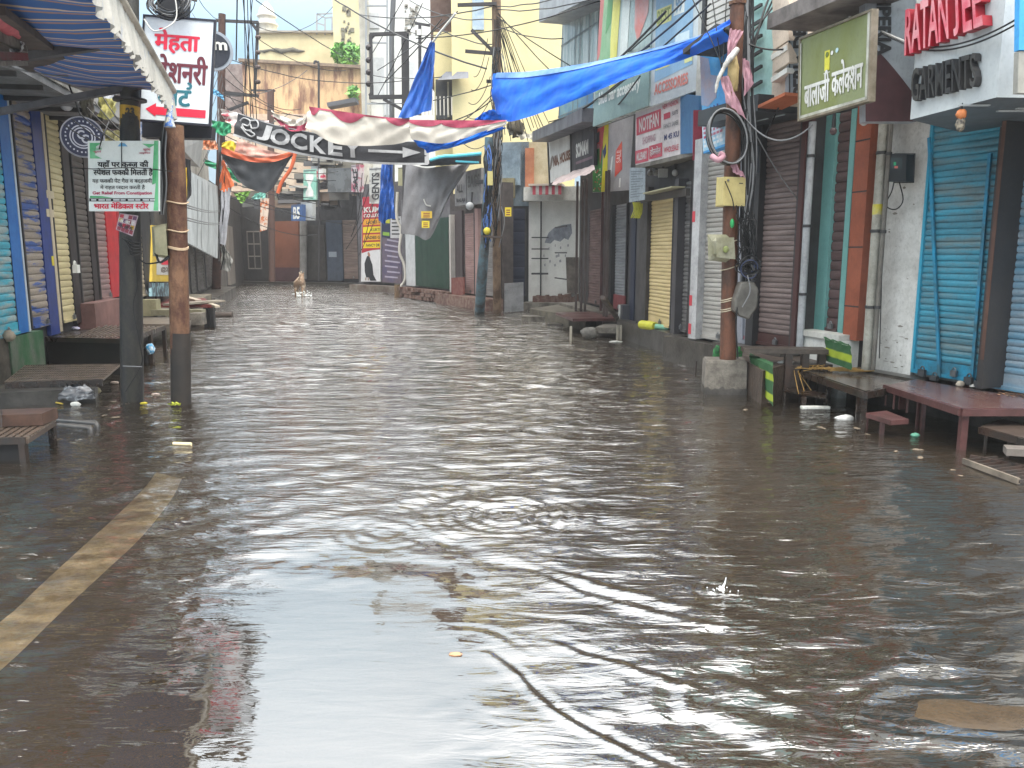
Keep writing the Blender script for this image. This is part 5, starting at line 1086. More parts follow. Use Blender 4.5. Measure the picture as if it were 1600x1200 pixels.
mb = MB(); kk = mat('#1b1c22', None, .6); mb.poly(S, [(.3, .70), (.42, .68), (.5, .74), (.6, .8), (.66, .92), (.82, .99), (.5, .99), (.42, .95), (.28, .95), (.2, .88), (.18, .78)], kk, .006); mb.disc(S.p(.41, .675, .008), S.nor, .07, mat('#9a6f5c', None, .6), th=.004, ry=.1); mb.rect(S, .22, .95, .3, .985, mat('#9a8a80', None, .6), .007); mb.rect(S, .36, .95, .44, .985, mat('#9a8a80', None, .6), .007); mb.build('woman_print', g)
g = thing('wall_poster', 'tall muted purple poster panel with pale text lines', 'poster', RI.hit(615, 442, .1))
S = RI.quad((597, 368), (627, 374), (627, 443), (597, 441), .12); mb = MB(); mb.slab(S, .05, mat('#57506b', '#6c6068', .5, scale=2, dirt=.25)); mb.build('panel', g)
mb = MB()
for k in range(8): u = .05 + .12 * (k % 3 == 0); mb.rect(S, u + .1, .05 + k * .115, .93 - .1 * (k % 2), .085 + k * .115, mat('#9d97a8', None, .5), .006)
mb.build('print', g)
g = thing('wall_poster', 'navy panel with lime bands above the purple poster', 'poster', RI.hit(608, 368, .1)); S = RI.quad((597, 330), (610, 330), (610, 372), (597, 370), .14); mb = MB(); mb.slab(S, .05, mat('#232c4c', None, .5)); mb.build('panel', g)
mb = MB(); mb.rect(S, .05, .3, .95, .45, mat('#b5b73a', None, .5), .005); mb.rect(S, .1, .8, .9, .93, mat('#7fa53c', None, .5), .005); mb.build('print', g)
g = thing('notice_board', 'stack of small white notices beside the hanging blue tarp', 'sign', D(620, 370, 30)); S = crect((610, 338), (627, 372), 30); mb = MB(); mb.slab(S, .05, mat('#b9b9bb', None, .5, dirt=.2)); mb.build('board', g)
mb = MB(); [mb.rect(S, .12, .1 + k * .17, .85 - .1 * (k % 2), .16 + k * .17, DARK, .006) for k in range(5)]; mb.build('print', g)
t = thing('drain_pipe', 'wavy white hose running down beside the purple poster', 'pipe', D(632, 445, 28)); mb = MB(); mb.tube(crom([D(621, 300, 28), D(620, 340, 28), D(627, 360, 28), D(624, 392, 28), D(632, 415, 28), D(633, 436, 28), D(625, 448, 28), D(617, 446, 28)], 30), .05, mat('#b9b5ac', None, .5), 7); mb.build('hose', t)
t = thing('bollard', 'short tan post in the water below the white hose', 'bollard', G(621, 462)); a = G(621, 464); mb = MB(); mb.tube([a + Vector((0, 0, -.1)), a + Vector((0, 0, .42))], [.11, .1], mat('#7d6548', '#5d4a36', .7, dirt=.5), 10); mb.disc(a + Vector((0, 0, .42)), (0, 0, 1), .11, CONC, 10, .03); mb.build('post', t)
# white box signs above
for i, (x0, y0, x1, y1, Y, c, c2, lb, wr_) in enumerate((
    (577, 262, 597, 318, 30, '#b9b9b5', '#8e8a86', 'white vertical box sign with faint dark lettering left of the hanging blue tarp', 'GENTS'),
    (549, 258, 562, 300, 31, '#b5a9ac', '#a05a6a', 'white narrow sign with red and black print above the far brown shutter', 'SALE'),
    (512, 263, 560, 300, 33, '#5d6164', '#4b4e50', 'plain dark grey sign box above the far brown shutter', ''),
    (474, 265, 494, 312, 36, '#7fb3a2', '#9ec4b5', 'mint green sign board over the far brown panel', 'M'),
    (488, 264, 504, 280, 35.8, '#c4c4bf', '#c03a55', 'white and pink small board beside the mint green one', ''),
    (505, 268, 530, 278, 35.7, '#6f6a55', '#5a563f', 'dull olive lettered board under the jockey banner', 'HARI OM'),
    (455, 320, 472, 345, 35, '#33517f', '#3d5d8c', 'square blue sign with white characters above the brown panel', 'B5'),
    (470, 316, 488, 344, 35.2, '#a5a9aa', '#8b9092', 'pale grey photo board beside the square blue sign', ''),
    (622, 262, 634, 290, 29, '#b5b08a', '#a8a27c', 'pale yellow board right of the hanging blue tarp', ''),
    (486, 241, 520, 266, 37, '#b5bcc2', '#8f969c', 'white framed window board under the jockey banner', ''),
    (522, 272, 536, 300, 35.9, '#b98c2d', '#a87f2a', 'orange yellow tin panel beside the striped ledge', ''))):
    t = thing('shop_sign', lb, 'shop sign', D(x0, y1, Y)); S = Surf.quad(D(x0, y0, Y + .4), D(x1, y0 - 1, Y), D(x1, y1, Y), D(x0, y1, Y + .4)); mb = MB(); mb.slab(S, .2, mat(c, c2, .5, scale=2.5, lo=.5, hi=.55, dirt=.35)); mb.build('box', t); 
    mb = MB()
    if wr_: mb.text(S, wr_, .2, .15, .8, .9, WHITE if i in (6, 3) else DARK, .01, .03, rot=90 if (y1 - y0) > 1.6 * (x1 - x0) else 0)
    mb.rect(S, .03, .03, .97, .06, mat('#55565a', None, .5), .01); mb.build('print', t)
# end row shop fronts
t = thing('shop_building', 'far shop with brown shutter and grey blue panels at the street end', 'shop', RJ.P(5.5, 0), TRG)
body(t, RJ, 476, 566, -.1, 4.3, 4, mat('#3c3a3d', '#2c2b2e', .7)); shutter(t, RJ, 537, 559, .3, 3.0, shm('#6f5f58', '#84736a', .3), slat=.12); colm(t, RJ, 511, 535, .2, 3.0, 0, .1, mat('#46505f', '#3d4655', .4, dirt=.4), 'grey_blue_panel'); colm(t, RJ, 480, 508, .2, 2.8, 0, .08, mat('#33302f', '#413d3b', .5, dirt=.4), 'dark_panel')
mb = MB(); mb.pbox(RJ, RJ.s_(516), RJ.s_(528), 1.3, 1.55, .1, .12, mat('#8b949e', None, .5)); mb.build('sticker', t)
mb = MB()
for k in range(5): a, b = D(478, 298 - k * 1, 37.5 - k * .25), D(530 - 2 * k, 292 - 3 * k, 37.3 - k * .25); mb.bar(a, b, .2, .05, mat('#77757a', None, .6))
mb.build('ledge', t)
t = thing('shop_building', 'far shop closed with a rusty orange brown sheet at the street end', 'shop', RJ.P(3, 0), TRG)
body(t, RJ, 418, 476, -.1, 4.3, 4, mat('#2b2a2c', '#211f20', .7)); colm(t, RJ, 427, 468, .8, 3.0, 0, .12, mat('#7a4a36', '#6b3f2e', .6, scale=.7, dirt=.3), 'rusty_sheet'); mb = MB(); mb.pbox(RJ, RJ.s_(424), RJ.s_(470), .1, .8, 0, .15, mat('#4a2f33', None, .6)); mb.build('plinth', t)
colm(t, RJ, 420, 426, .1, 3.1, 0, .2, mat('#4a4643', None, .6)); mb = MB(); mb.tube([RJ.hit(474, 435, .3), RJ.hit(474, 345, .3)], .17, mat('#8f8d8a', '#7d7b78', .6, dirt=.3), 10); mb.build('grey_pipe', t)
t = thing('shop_building', 'far dark shop front with barred windows at the street end', 'shop', RJ.P(1, 0), TRG)
body(t, RJ, 352, 418, -.1, 4.3, 4, mat('#2d2c2e', '#232224', .7, dirt=.4, dcol='#55504a'))
mb = MB()
for a_, b_ in ((388, 408), (366, 376)):
    for k in range(4): mb.pbox(RJ, RJ.s_(a_), RJ.s_(b_), .7 + .6 * k, .76 + .6 * k, .02, .06, mat('#77716c', None, .6))
    for k in range(3): s = RJ.s_(a_) + (RJ.s_(b_) - RJ.s_(a_)) * k / 2; mb.pbox(RJ, s, s + .05, .7, 2.55, .02, .06, mat('#5f5a57', None, .6))
mb.build('window_bars', t); mb = MB(); mb.pbox(RJ, RJ.s_(352), RJ.s_(566), -.1, .12, 0, .8, WETCONC); mb.build('plinth', t)
t = thing('shop_building', 'dark left hand row closing the far street bend', 'shop', LC.P(5, 0), TRG)
body(t, LC, 334, 385, -.1, 4.0, 4, mat('#3a3837', '#2b292a', .7, dirt=.4, dcol='#5d5852')); colm(t, LC, 340, 352, .2, 2.6, 0, .1, mat('#57524d', '#47423e', .6)); colm(t, LC, 358, 366, .2, 2.6, 0, .1, mat('#6c6660', None, .6))
# far clutter band between shops and banner
t = thing('roof_clutter', 'dark tangle of roof sheets and wires over the far shops', 'roof', D(450, 300, 37))
mb = MB()
for k in range(70):
    x = 352 + 210 * RND.random(); y = 248 + 80 * RND.random(); Y = 36.2 + .8 * RND.random(); a = D(x, y, Y); w = .2 + .9 * RND.random()
    mb.obox(a, (w, .1 * RND.random(), .1 * (RND.random() - .5)), (0, .2, 0), (0, .05, .05 + .35 * RND.random()), mat(RND.choice(['#3b3a3c', '#57544f', '#2b2b2e', '#6b675c', '#4d4a40', '#7b7a75', '#5b4a3c']), None, .6))
mb.build('sheets', t)
# hanging striped banner + orange cloth etc
def hang_cloth(name, lab, cat, top, bot, Y, m, wr=.05, nu=20, nv=10, part='cloth', seed=0, dy=0):
    g = thing(name, lab, cat, D(*bot[len(bot) // 2], Y)); T = [D(*p, Y + dy * i) for i, p in enumerate(top)]; B = [D(*p, Y + dy * i) for i, p in enumerate(bot)]
    S = Surf(T, B, 14, wr, seed); mb = MB(); mb.cloth(S, nu, nv, m); mb.build(part, g); return g, S
hang_cloth('hanging_banner', 'narrow hanging banner with orange and white faces at the far end', 'banner', [(407, 309), (421, 310)], [(406, 362), (417, 359)], 33, mat('#c3b5a8', '#b4653a', .6, scale=2.2, lo=.48, hi=.54), .04)
hang_cloth('cloth_bundle', 'orange cloth tied to the brown bracket pole', 'cloth', [(347, 252), (349, 250), (351, 254)], [(343, 296), (352, 300), (366, 290)], 26.2, mat('#c9693a', '#b55a2f', .7), .1)
hang_cloth('cloth_bundle', 'long white plastic sheet hanging right of the brown bracket pole', 'cloth', [(346, 298), (362, 292)], [(343, 380), (352, 384)], 26.2, mat('#b9bcc4', '#a2a5ad', .5), .08)
hang_cloth('cloth_bundle', 'grey plastic bag tied low on the brown bracket pole', 'bag', [(345, 385), (351, 384)], [(347, 420), (358, 424), (364, 408)], 26.3, mat('#8b8b88', '#75756f', .4), .12)
hang_cloth('cloth_awning', 'bright green tarp roll slanting behind the brown bracket pole', 'tarp', [(319, 248), (340, 256), (372, 268), (381, 276)], [(320, 258), (345, 268), (370, 284), (378, 286)], 27, mat('#1f8f63', '#2aa577', .5), .1)
hang_cloth('cloth_awning', 'emerald green cloth roof right of the tall white Hindi sign', 'tarp', [(330, 188), (345, 190), (362, 193)], [(333, 204), (348, 212), (360, 208)], 24, mat('#1d8a5e', '#187a50', .6), .1)
hang_cloth('cloth_awning', 'light blue rolled sheet beside the tall white Hindi sign', 'tarp', [(330, 137), (340, 142), (349, 150)], [(330, 146), (340, 150), (350, 157)], 24, mat('#6fb0cf', '#4b8bb0', .5), .1)
hang_cloth('cloth_awning', 'orange and white patterned bundle under the emerald cloth roof', 'tarp', [(312, 217), (338, 219)], [(312, 234), (340, 234)], 24, mat('#b5673c', '#c9b5a0', .6, scale=3, lo=.45, hi=.55), .1)
hang_cloth('cloth_awning', 'lime green palm like cloth scrap at the far left', 'tarp', [(365, 302), (392, 298)], [(368, 306), (378, 318), (388, 306)], 33, mat('#6f9a3a', '#4d7a2f', .6), .1)
hang_cloth('cloth_awning', 'turquoise plastic sheet under the black triangular tarp', 'tarp', [(398, 303), (416, 298)], [(392, 312), (414, 310)], 33, mat('#6fb5a8', '#8fc4bb', .4), .1)
hang_cloth('cloth_awning', 'yellow cloth hump above the black triangular tarp', 'tarp', [(347, 224), (356, 220), (366, 222), (374, 234)], [(346, 232), (358, 238), (372, 243), (380, 246)], 25, mat('#cbb226', '#d5bf30', .6), .05)
g, S = hang_cloth('cloth_awning', 'black triangular tarp with orange scalloped rim at the far left', 'tarp', [(344, 238), (370, 246), (400, 252), (430, 248), (461, 236)], [(350, 250), (375, 285), (405, 300), (424, 296), (455, 246)], 24.6, mat('#22262b', '#2d3238', .6), .06, seed=3)
mb = MB(); Sx = Surf([D(346, 229, 24.5), D(375, 240, 24.5), (D(405, 247, 24.5)), D(436, 242, 24.5), D(464, 232, 24.5)], [D(346, 240, 24.5), D(375, 249, 24.5), D(405, 254, 24.5), D(436, 251, 24.5), D(464, 238, 24.5)], 16, .06, 7); mb.cloth(Sx, 40, 3, mat('#b5552f', '#a8482c', .6, scale=4)); mb.tube(crom([D(462, 236, 24.5), D(455, 262, 24.5), D(440, 285, 24.5), D(434, 302, 24.5)], 10), .06, mat('#b5552f', None, .6), 6); mb.build('orange_rim', g)
g, S = hang_cloth('cloth_awning', 'pink dotted cloth valance between the yellow hump and the jockey banner', 'tarp', [(372, 216), (400, 228), (440, 240), (462, 236)], [(366, 238), (392, 246), (430, 250), (460, 240)], 24.8, mat('#b98073', '#c5a79a', .6, scale=4), .05, seed=4)
hang_cloth('cloth_awning', 'white and red striped cloth at the left end of the jockey banner', 'tarp', [(345, 170), (372, 176), (400, 186), (420, 188)], [(348, 184), (368, 200), (395, 200), (425, 205)], 26, mat('#cfc8c4', '#a8404f', .6, scale=2.5, lo=.5, hi=.55), .1)

# JOCKEY banner across the street
def DP(l, Y0, Y1): n = len(l); return [D(*p, Y0 + (Y1 - Y0) * i / (n - 1)) for i, p in enumerate(l)]
T = DP([(372, 177), (420, 193), (470, 204), (530, 214), (600, 220), (668, 222)], 17.5, 15.5)
B = DP([(364, 210), (410, 225), (470, 240), (530, 250), (600, 255), (669, 256)], 17.5, 15.5)
t = thing('street_banner', 'black cloth street banner with silver JOCKEY lettering and an arrow', 'banner', D(520, 256, 16.4))
S = Surf(T, B, 24, .02, 1); mb = MB(); mb.cloth(S, 60, 8, mat('#1c1d21', '#2b2c31', .5, scale=1.5, st=(1, 1, 2), dirt=.2, dcol='#55575c')); mb.build('cloth', t)
SV = mat('#a9abad', '#8d8f92', .4, scale=3, dirt=.2)
mb = MB(); mb.cloth(S, 60, 1, SV, 0, 1, .955, 1.05, .006); mb.cloth(S, 60, 1, SV, 0, 1, -.02, .015, .006); mb.cloth(S, 1, 4, SV, .985, 1.005, 0, 1, .006); mb.build('silver_border', t)
mb = MB()
for ch, u0, u1 in (('J', .16, .235), ('O', .235, .345), ('C', .35, .44), ('K', .455, .54), ('E', .55, .62), ('Y', .62, .71)): mb.text(S, ch, u0, .12 if ch != 'J' else .1, u1, .84, SV, .03, .035)
mb.rect(S, .735, .43, .90, .55, SV, .03); mb.poly(S, [(.89, .26), (.97, .49), (.89, .74)], SV, .03); mb.build('lettering', t)
mb = MB()
for pts in (((.03, .3), (.05, .12), (.09, .15), (.09, .4), (.05, .42), (.08, .62), (.12, .55)), ((.09, .15), (.13, .05), (.15, .3), (.12, .45), (.1, .3)), ((.05, .55), (.09, .75), (.13, .82), (.145, .68), (.11, .6))): mb.tube(crom([S.p(u, v, .03) for u, v in pts], 20), .018, SV, 5)
mb.build('logo_swirl', t)
# cream / red canopy strips above the banner
CR = mat('#d6d0c4', '#cbc4b8', .7, scale=1.5, dirt=.12, dcol='#8b857c')
RDc = mat('#8f2f48', '#a5445c', .7, scale=2)
def band(name, lab, cat, top, bot, Y0, Y1, m, bands=(), seed=0, wr=.06, bul=0, nu=50, nv=10):
    g = thing(name, lab, cat, D(*bot[len(bot) // 2], (Y0 + Y1) / 2)); S = Surf(DP(top, Y0, Y1), DP(bot, Y0, Y1), 24, wr, seed, bul); mb = MB(); mb.cloth(S, nu, nv, m); mb.build('cloth', g)
    for nm, u0, u1, v0, v1, mm in bands: mb = MB(); mb.cloth(S, nu, 3, mm, u0, u1, v0, v1, .012); mb.build(nm, g)
    return g, S
g, S = band('canopy_cloth', 'cream canopy cloth with red scalloped top edge above the jockey banner', 'canopy', [(484, 167), (530, 174), (580, 181), (640, 187)], [(478, 200), (520, 223), (565, 228), (610, 226), (641, 219)][:4] + [(643, 220)], 15.6, 14.2, CR, (), 3, .03, .02)
mb = MB(); 
for u0, u1 in ((.0, .12), (.25, .6), (.8, 1.0)): Sx = S; mb.grid(lambda u, v: S.p(u0 + (u1 - u0) * u, v * .32 * math.sin(math.pi * (u * .9 + .05)), .015), 16, 3, RDc)
mb.cloth(S, 40, 1, RDc, 0, 1, -.01, .05, .015); mb.build('red_edge', g)
g, S = band('canopy_cloth', 'cream canopy cloth with red edge right of the jockey banner', 'canopy', [(640, 187), (690, 188), (740, 188), (792, 188)], [(643, 218), (690, 224), (740, 212), (790, 196)], 14.2, 12.8, CR, (), 5, .025, .02)
mb = MB()
for u0, u1 in ((.0, .35), (.35, 1.0)): mb.grid(lambda u, v: S.p(u0 + (u1 - u0) * u, v * (.45 if u0 else .3) * math.sin(math.pi * (u * .9 + .05)) ** .5, .015), 16, 3, RDc)
mb.build('red_edge', g)
band('canopy_cloth', 'small cream and red cloth sagging above the left part of the jockey banner', 'canopy', [(424, 172), (450, 186), (470, 184), (486, 170)], [(428, 186), (452, 204), (474, 204), (484, 196)], 17, 16.5, CR, (('red_edge', 0, 1, .55, 1.0, RDc),), 6, .06)
BL = mat('#0052bd', '#0a62c8', .6, scale=2.5, dirt=.1, dcol='#0a4a9c', bump=.2, bscale=18, spec=.15)
BL2 = mat('#0f4ba0', '#1c5cae', .45, scale=4, dirt=.15, dcol='#0a2f66', bump=.3, bscale=14)
band('blue_tarp', 'blue tarp strip hanging under the cream canopy right of the jockey banner', 'tarp', [(644, 215), (690, 222), (730, 212), (790, 190)], [(668, 238), (700, 232), (735, 222), (792, 200)], 14.3, 12.9, BL, (), 8, .05, .05)
band('blue_tarp', 'small blue tarp corner behind the brown street pole', 'tarp', [(740, 188), (756, 176), (770, 170)], [(745, 190), (760, 190), (792, 188)], 16, 15.6, BL, (), 9, .05)
g, S = band('blue_tarp', 'big bright blue tarp stretched across the street from brown pole to rusty pole', 'tarp', [(772, 115), (830, 113), (900, 103), (1000, 82), (1080, 60), (1142, 30)], [(776, 180), (797, 190), (870, 168), (960, 130), (1060, 96), (1142, 62)], 16.5, 8.4, BL, (), 2, .045, .07, 120, 22)
mb = MB(); mb.cloth(S, 60, 2, mat('#3f74b8', '#5c86bd', .4, scale=4), .02, .9, -.02, .10, .02); mb.build('folded_hem', g)
g, S = hang_cloth('blue_tarp', 'folded royal blue tarp hanging like a cone from the upper wires', 'tarp', [(672, 66), (676, 64), (680, 66)], [(622, 184), (640, 184), (660, 176), (674, 172)], 21, BL2, .12, 24, 18, seed=2)
hang_cloth('blue_tarp', 'crumpled blue tarp hanging down under the jockey banner', 'tarp', [(596, 255), (604, 254), (613, 255)], [(591, 344), (600, 350), (606, 342), (617, 342)], 21, mat('#164f9f', '#0f3c7c', .45, scale=6, bump=.6, bscale=14), .14, 20, 30, seed=5)

# ---- background buildings
CRM = mat('#cfc498', '#c5b98c', .75, scale=.8, dirt=.2, dscale=.7, dcol='#8f8866')
t = thing('cream_building', 'tall cream yellow building behind the brown street pole with a shaded side window', 'building', D(780, 200, 24))
X0, X1 = D(706, 100, 24).x, D(900, 100, 24).x; mb = MB(); mb.box(X0, 24, 3.2, X1, 30, 10.4, CRM); mb.build('front_wall', t)
mb = MB(); Xw0, Xw1 = D(678, 100, 24.6).x, X0; mb.box(Xw0, 24.6, 3.2, Xw1 - .01, 30, D(690, 50, 24.6).z, CRM); mb.build('side_wall', t)
mb = MB(); a, b = D(681, 118, 24.5), D(730, 185, 23.9); mb.box(D(681, 120, 24.5).x, 24.4, D(690, 186, 24.4).z, D(718, 120, 24.5).x, 24.62, D(690, 124, 24.4).z, mat('#3b3d42', '#4e4b47', .5)); mb.build('window', t)
mb = MB(); mb.add([D(684, 124, 24.3), D(697, 112, 24.3), D(732, 112, 23.7), D(732, 122, 23.4), D(684, 125, 23.6), D(697, 113, 24.6), D(732, 113, 24.6)], [(0, 1, 2, 3), (0, 3, 4)], mat('#6c6f76', None, .6)); mb.build('window_hood', t)
mb = MB()
for px in (700, 708, 716): a = D(px, 128, 24.3); mb.bar(a, Vector((a.x, a.y, D(px, 183, 24.3).z)), .05, .05, mat('#a8a290', None, .6))
mb.build('window_bar', t)
mb = MB(); mb.box(D(738, 0, 24).x, 23.95, D(738, 47, 24).z, D(756, 0, 24).x, 24, 9.9, mat('#8fa3b5', '#a9b8c4', .3)); mb.build('upper_window', t)
t = thing('brown_tower', 'dark brown tiled upper block between white and cream buildings', 'building', D(700, 60, 26)); mb = MB(); mb.box(D(672, 0, 25.5).x, 25.5, 6.5, D(738, 0, 25.5).x, 29, 10.8, mat('#54403a', '#63504a', .7, scale=4, dirt=.3)); mb.build('wall', t)
mb = MB(); mb.box(D(706, 0, 25.4).x, 25.4, 8, D(716, 0, 25.4).x, 25.5, 10.5, mat('#a58f66', None, .6)); mb.build('tan_strip', t)
t = thing('balcony_railing', 'pale railing before the dark lower window of the cream building', 'railing', D(700, 190, 23.4)); mb = MB()
for k in range(12): a = D(640 + 6 * k, 180, 23); mb.bar(a, a + Vector((0, 0, .5)), .03, .03, mat('#b0aca2', None, .6))
mb.build('bars', t)
WB = mat('#d3d5d3', '#c6c8c7', .75, scale=1.2, dirt=.25, dscale=.9, dcol='#85857f')
t = thing('white_building', 'tall white building with peeling plaster and ladder frame', 'building', D(620, 200, 34)); mb = MB(); mb.box(D(561, 0, 34).x, 34, 3.5, D(676, 0, 34).x, 42, 14, WB); mb.build('wall', t)
mb = MB(); a = D(566, 200, 33.8); mb.box(D(561, 0, 33.6).x, 33.5, 3.5, D(573, 0, 33.6).x, 34, 14.2, mat('#b9b6ac', '#a9a69c', .8, dirt=.4)); mb.build('corner_pillar', t)
mb = MB()
for (x, y, w, h) in ((578, 20, 14, 24), (582, 90, 18, 60), (640, 96, 22, 60), (600, 150, 12, 30)):
    a, b = D(x, y + h, 33.97), D(x + w, y, 33.97); mb.box(a.x, 33.95, a.z, b.x, 34, b.z, mat('#c0c4c7', '#b3b7ba', .5))
mb.build('window', t)
mb = MB()
for i in range(40): p = D(632 + 18 * RND.random(), 10 + 45 * RND.random(), 33.98); s = .04 + .1 * RND.random(); mb.box(p.x, 33.96, p.z, p.x + s, 34, p.z + s * .8, mat('#8a8780', None, .8))
mb.build('peeled_patch', t)
mb = MB(); LG = mat('#8a8f93', None, .6)
for px in (572, 605): mb.bar(D(px, 190, 33), D(px, -60, 33), .07, .07, LG)
for py in (-10, 9, 67, 162): mb.bar(D(571, py, 33), D(606, py, 33), .06, .06, LG)
mb.build('ladder_frame', t)
t = thing('cream_tower', 'tall pale cream tower with dark flaking spots', 'building', D(540, 100, 44)); mb = MB(); mb.box(D(519, 0, 44).x, 44, 3, D(566, 0, 44).x, 50, 16.5, mat('#c5bc98', '#b8af8c', .8, scale=.8, dirt=.3, dscale=.8, dcol='#7c7866')); mb.build('wall', t)
mb = MB()
for i in range(26): p = D(532 + 16 * RND.random(), 15 + 60 * RND.random(), 43.98); s = .05 + .16 * RND.random(); mb.box(p.x, 43.96, p.z, p.x + s, 44, p.z + s * 1.1, mat('#6f6c60', None, .8))
mb.build('peeled_patch', t)
t = thing('cream_house', 'low cream roof parapet with dark crack before the sky', 'building', D(460, 100, 52)); za = D(460, 52, 52).z; mb = MB(); mb.box(D(401, 0, 52).x, 52, 3, D(545, 0, 52).x, 60, za, mat('#c2b894', '#b4aa88', .8, scale=.8, dirt=.35, dscale=.6, dst=(1, 1, 1), dcol='#77725f')); mb.build('wall', t)
mb = MB(); mb.box(D(398, 0, 51.9).x, 51.8, za, D(545, 0, 51.8).x, 52.2, za + .12, mat('#8c877c', None, .7)); mb.build('coping', t)
mb = MB(); P = [D(404 + 9 * i, 79 + 1.5 * math.sin(i * 1.9), 51.97) for i in range(9)]; mb.tube(P, [.02, .1, .06, .14, .16, .12, .15, .1, .03], mat('#55534b', None, .8), 5); mb.build('crack', t)
t = thing('peach_house', 'peach coloured wall with rain streaks and dark brick flank', 'building', D(450, 180, 42))
xa, xb = D(373, 0, 42).x, D(566, 0, 42).x; z1, z2 = D(373, 95, 42).z, D(560, 106, 42).z
pm = mat('#c4a680', '#79594a', .85, scale=2.6, st=(1, 1, .22), lo=.47, hi=.62, dirt=.9, dscale=2.2, dst=(1, 1, .3), dcol='#5d463a', bump=.2)
mb = MB(); mb.obox((xa, 42, 3), (xb - xa, 0, 0), (0, 8, 0), (0, 0, z2 - 3), pm); mb.add([Vector((xa, 42, z2)), Vector((xb, 42, z2)), Vector((xa, 42, z1)), Vector((xa, 50, z2)), Vector((xa, 50, z1))], [(0, 1, 2), (0, 2, 4, 3)], pm); mb.build('wall', t)
mb = MB(); mb.bar((xa - .1, 41.9, z1), (xb, 41.9, z2), .3, .14, mat('#6f6055', '#8b7a68', .8)); mb.build('coping', t)
mb = MB(); mb.box(D(340, 0, 43).x, 43, 3, xa - .01, 50, D(350, 100, 43).z, mat('#6b5d5a', '#8a7f7c', .8, scale=3)); mb.build('brick_flank', t)
t = thing('low_house', 'pinkish low house with railing tops right behind the canopy cloths', 'building', D(440, 200, 40)); mb = MB(); mb.box(D(330, 0, 40).x, 40.8, 3, D(566, 0, 40).x, 41.9, D(450, 178, 40.8).z, mat('#b39a86', '#cdbba6', .8, scale=1, dirt=.4)); mb.build('wall', t)
mb = MB(); mb.bar(D(514, 166, 40), D(558, 158, 40), .8, .2, mat('#55565a', None, .6)); mb.build('roof_edge', t)
mb = MB()
for k in range(26): p = D(378 + 7 * k, 226, 39.5); mb.bar(p, p + Vector((0, 0, .8)), .06, .06, mat('#a8a196', None, .6))
mb.build('railing', t)
t = thing('mosque_finial', 'white ribbed roof finial standing on the cream parapet', 'finial', D(418, 52, 53)); c = D(418, 54, 53)
mb = MB(); mb.tube([c + Vector((0, 0, h)) for h in (0, .5, .52, .6, .62, 1.0, 1.02, 1.1, 1.12, 1.35, 1.6, 1.8, 1.95)], [.62, .58, .68, .68, .52, .5, .6, .6, .48, .48, .36, .2, .04], mat('#cfcdc6', '#bdbbb4', .6), 14); mb.build('dome', t)
t = thing('roof_frame', 'thin grey steel frame standing on the cream parapet', 'frame', D(505, 52, 52)); mb = MB()
for x, y0, y1, Y in ((495, 54, 22, 52), (508, 55, 30, 52), (519, 55, 26, 52)): mb.bar(D(x, y0, Y), D(x, y1, Y), .09, .09, LG)
for a, b in (((495, 22), (519, 21)), ((495, 22), (508, 28)), ((508, 28), (519, 27)), ((496, 36), (508, 40))): mb.bar(D(*a, 52), D(*b, 52), .08, .08, LG)
mb.build('tube', t)
# wall plants
def plant(lab, cx, cy, rx, ry, Y, n, seed):
    r = random.Random(seed); t = thing('wall_plant', lab, 'plant', D(cx, cy + ry, Y)); lv = [mat('#5f9440', None, .5, dirt=0), mat('#7cab55', None, .5, dirt=0), mat('#3f7030', None, .5, dirt=0)]
    mb = MB(); base = D(cx, cy + ry, Y)
    for k in range(9): mb.tube([base, D(cx + rx * (r.random() * 1.6 - .8), cy + ry * (r.random() * 1.5 - .9), Y)], [.05, .015], WOOD, 5)
    mb.build('stem', t); mb = MB()
    for k in range(n):
        a = r.random() * 6.28; q = r.random() ** .5; x, y = cx + rx * q * math.cos(a) * (1 - .35 * math.sin(a)), cy + ry * q * math.sin(a)
        if noise.noise(Vector((x * .12, y * .12, seed))) < -.18: continue
        p = D(x, y, Y + .9 * (r.random() - .5)); s = .14 + .16 * r.random(); d1 = Vector((r.random() - .5, r.random() - .5, r.random() - .5)).normalized() * s; d2 = d1.orthogonal().normalized() * s * .5
        mb.add([p - d1, p + d2, p + d1, p - d2], [(0, 1, 2, 3)], lv[k % 3])
    mb.build('foliage', t)
plant('green bush growing on the parapet beside the cream tower', 541, 88, 20, 20, 43.2, 700, 1)
plant('small green sprig on the peach wall beside the white building', 552, 145, 7, 9, 41.4, 90, 2)
# H frame poles
t = thing('transformer_frame', 'dark steel square frame pole before the white building with four insulators', 'pole', D(632, 200, 27)); mb = MB(); Y = 27
for a, b, w in (((633, 52), (635, 330), .22), ((578, 54), (636, 52), .1), ((579, 54), (581, 148), .1), ((577, 152), (640, 151), .12), ((599, 155), (630, 172), .09), ((579, 62), (585, 55), .06), ((577, 150), (582, 144), .08)): mb.bar(D(*a, Y), D(*b, Y), w, w, BR)
mb.build('frame', t); mb = MB()
for y in (74, 94, 113, 131): mb.ball(D(576, y, Y), .1, mat('#2f2a2c', None, .3), 6)
mb.build('insulator', t)
t = thing('thin_pole', 'slim grey pole rising before the white building', 'pole', D(613, 200, 29)); mb = MB(); mb.tube([D(613, 330, 29), D(612, 60, 29), D(617, -60, 29)], .09, mat('#55585c', None, .6), 8); mb.build('shaft', t)
t = thing('thin_pole', 'dark bracket post with white insulator left of the cone shaped blue tarp', 'pole', D(656, 120, 23)); mb = MB(); mb.bar(D(656, 38, 23), D(656, 180, 23), .08, .08, BR); mb.bar(D(648, 36, 23), D(672, 40, 23), .06, .06, BR); mb.build('shaft', t); mb = MB(); mb.box(D(652, 56, 23).x, 22.9, D(652, 56, 23).z, D(658, 48, 23).x, 23, D(652, 47, 23).z, WHITE); mb.build('insulator', t)
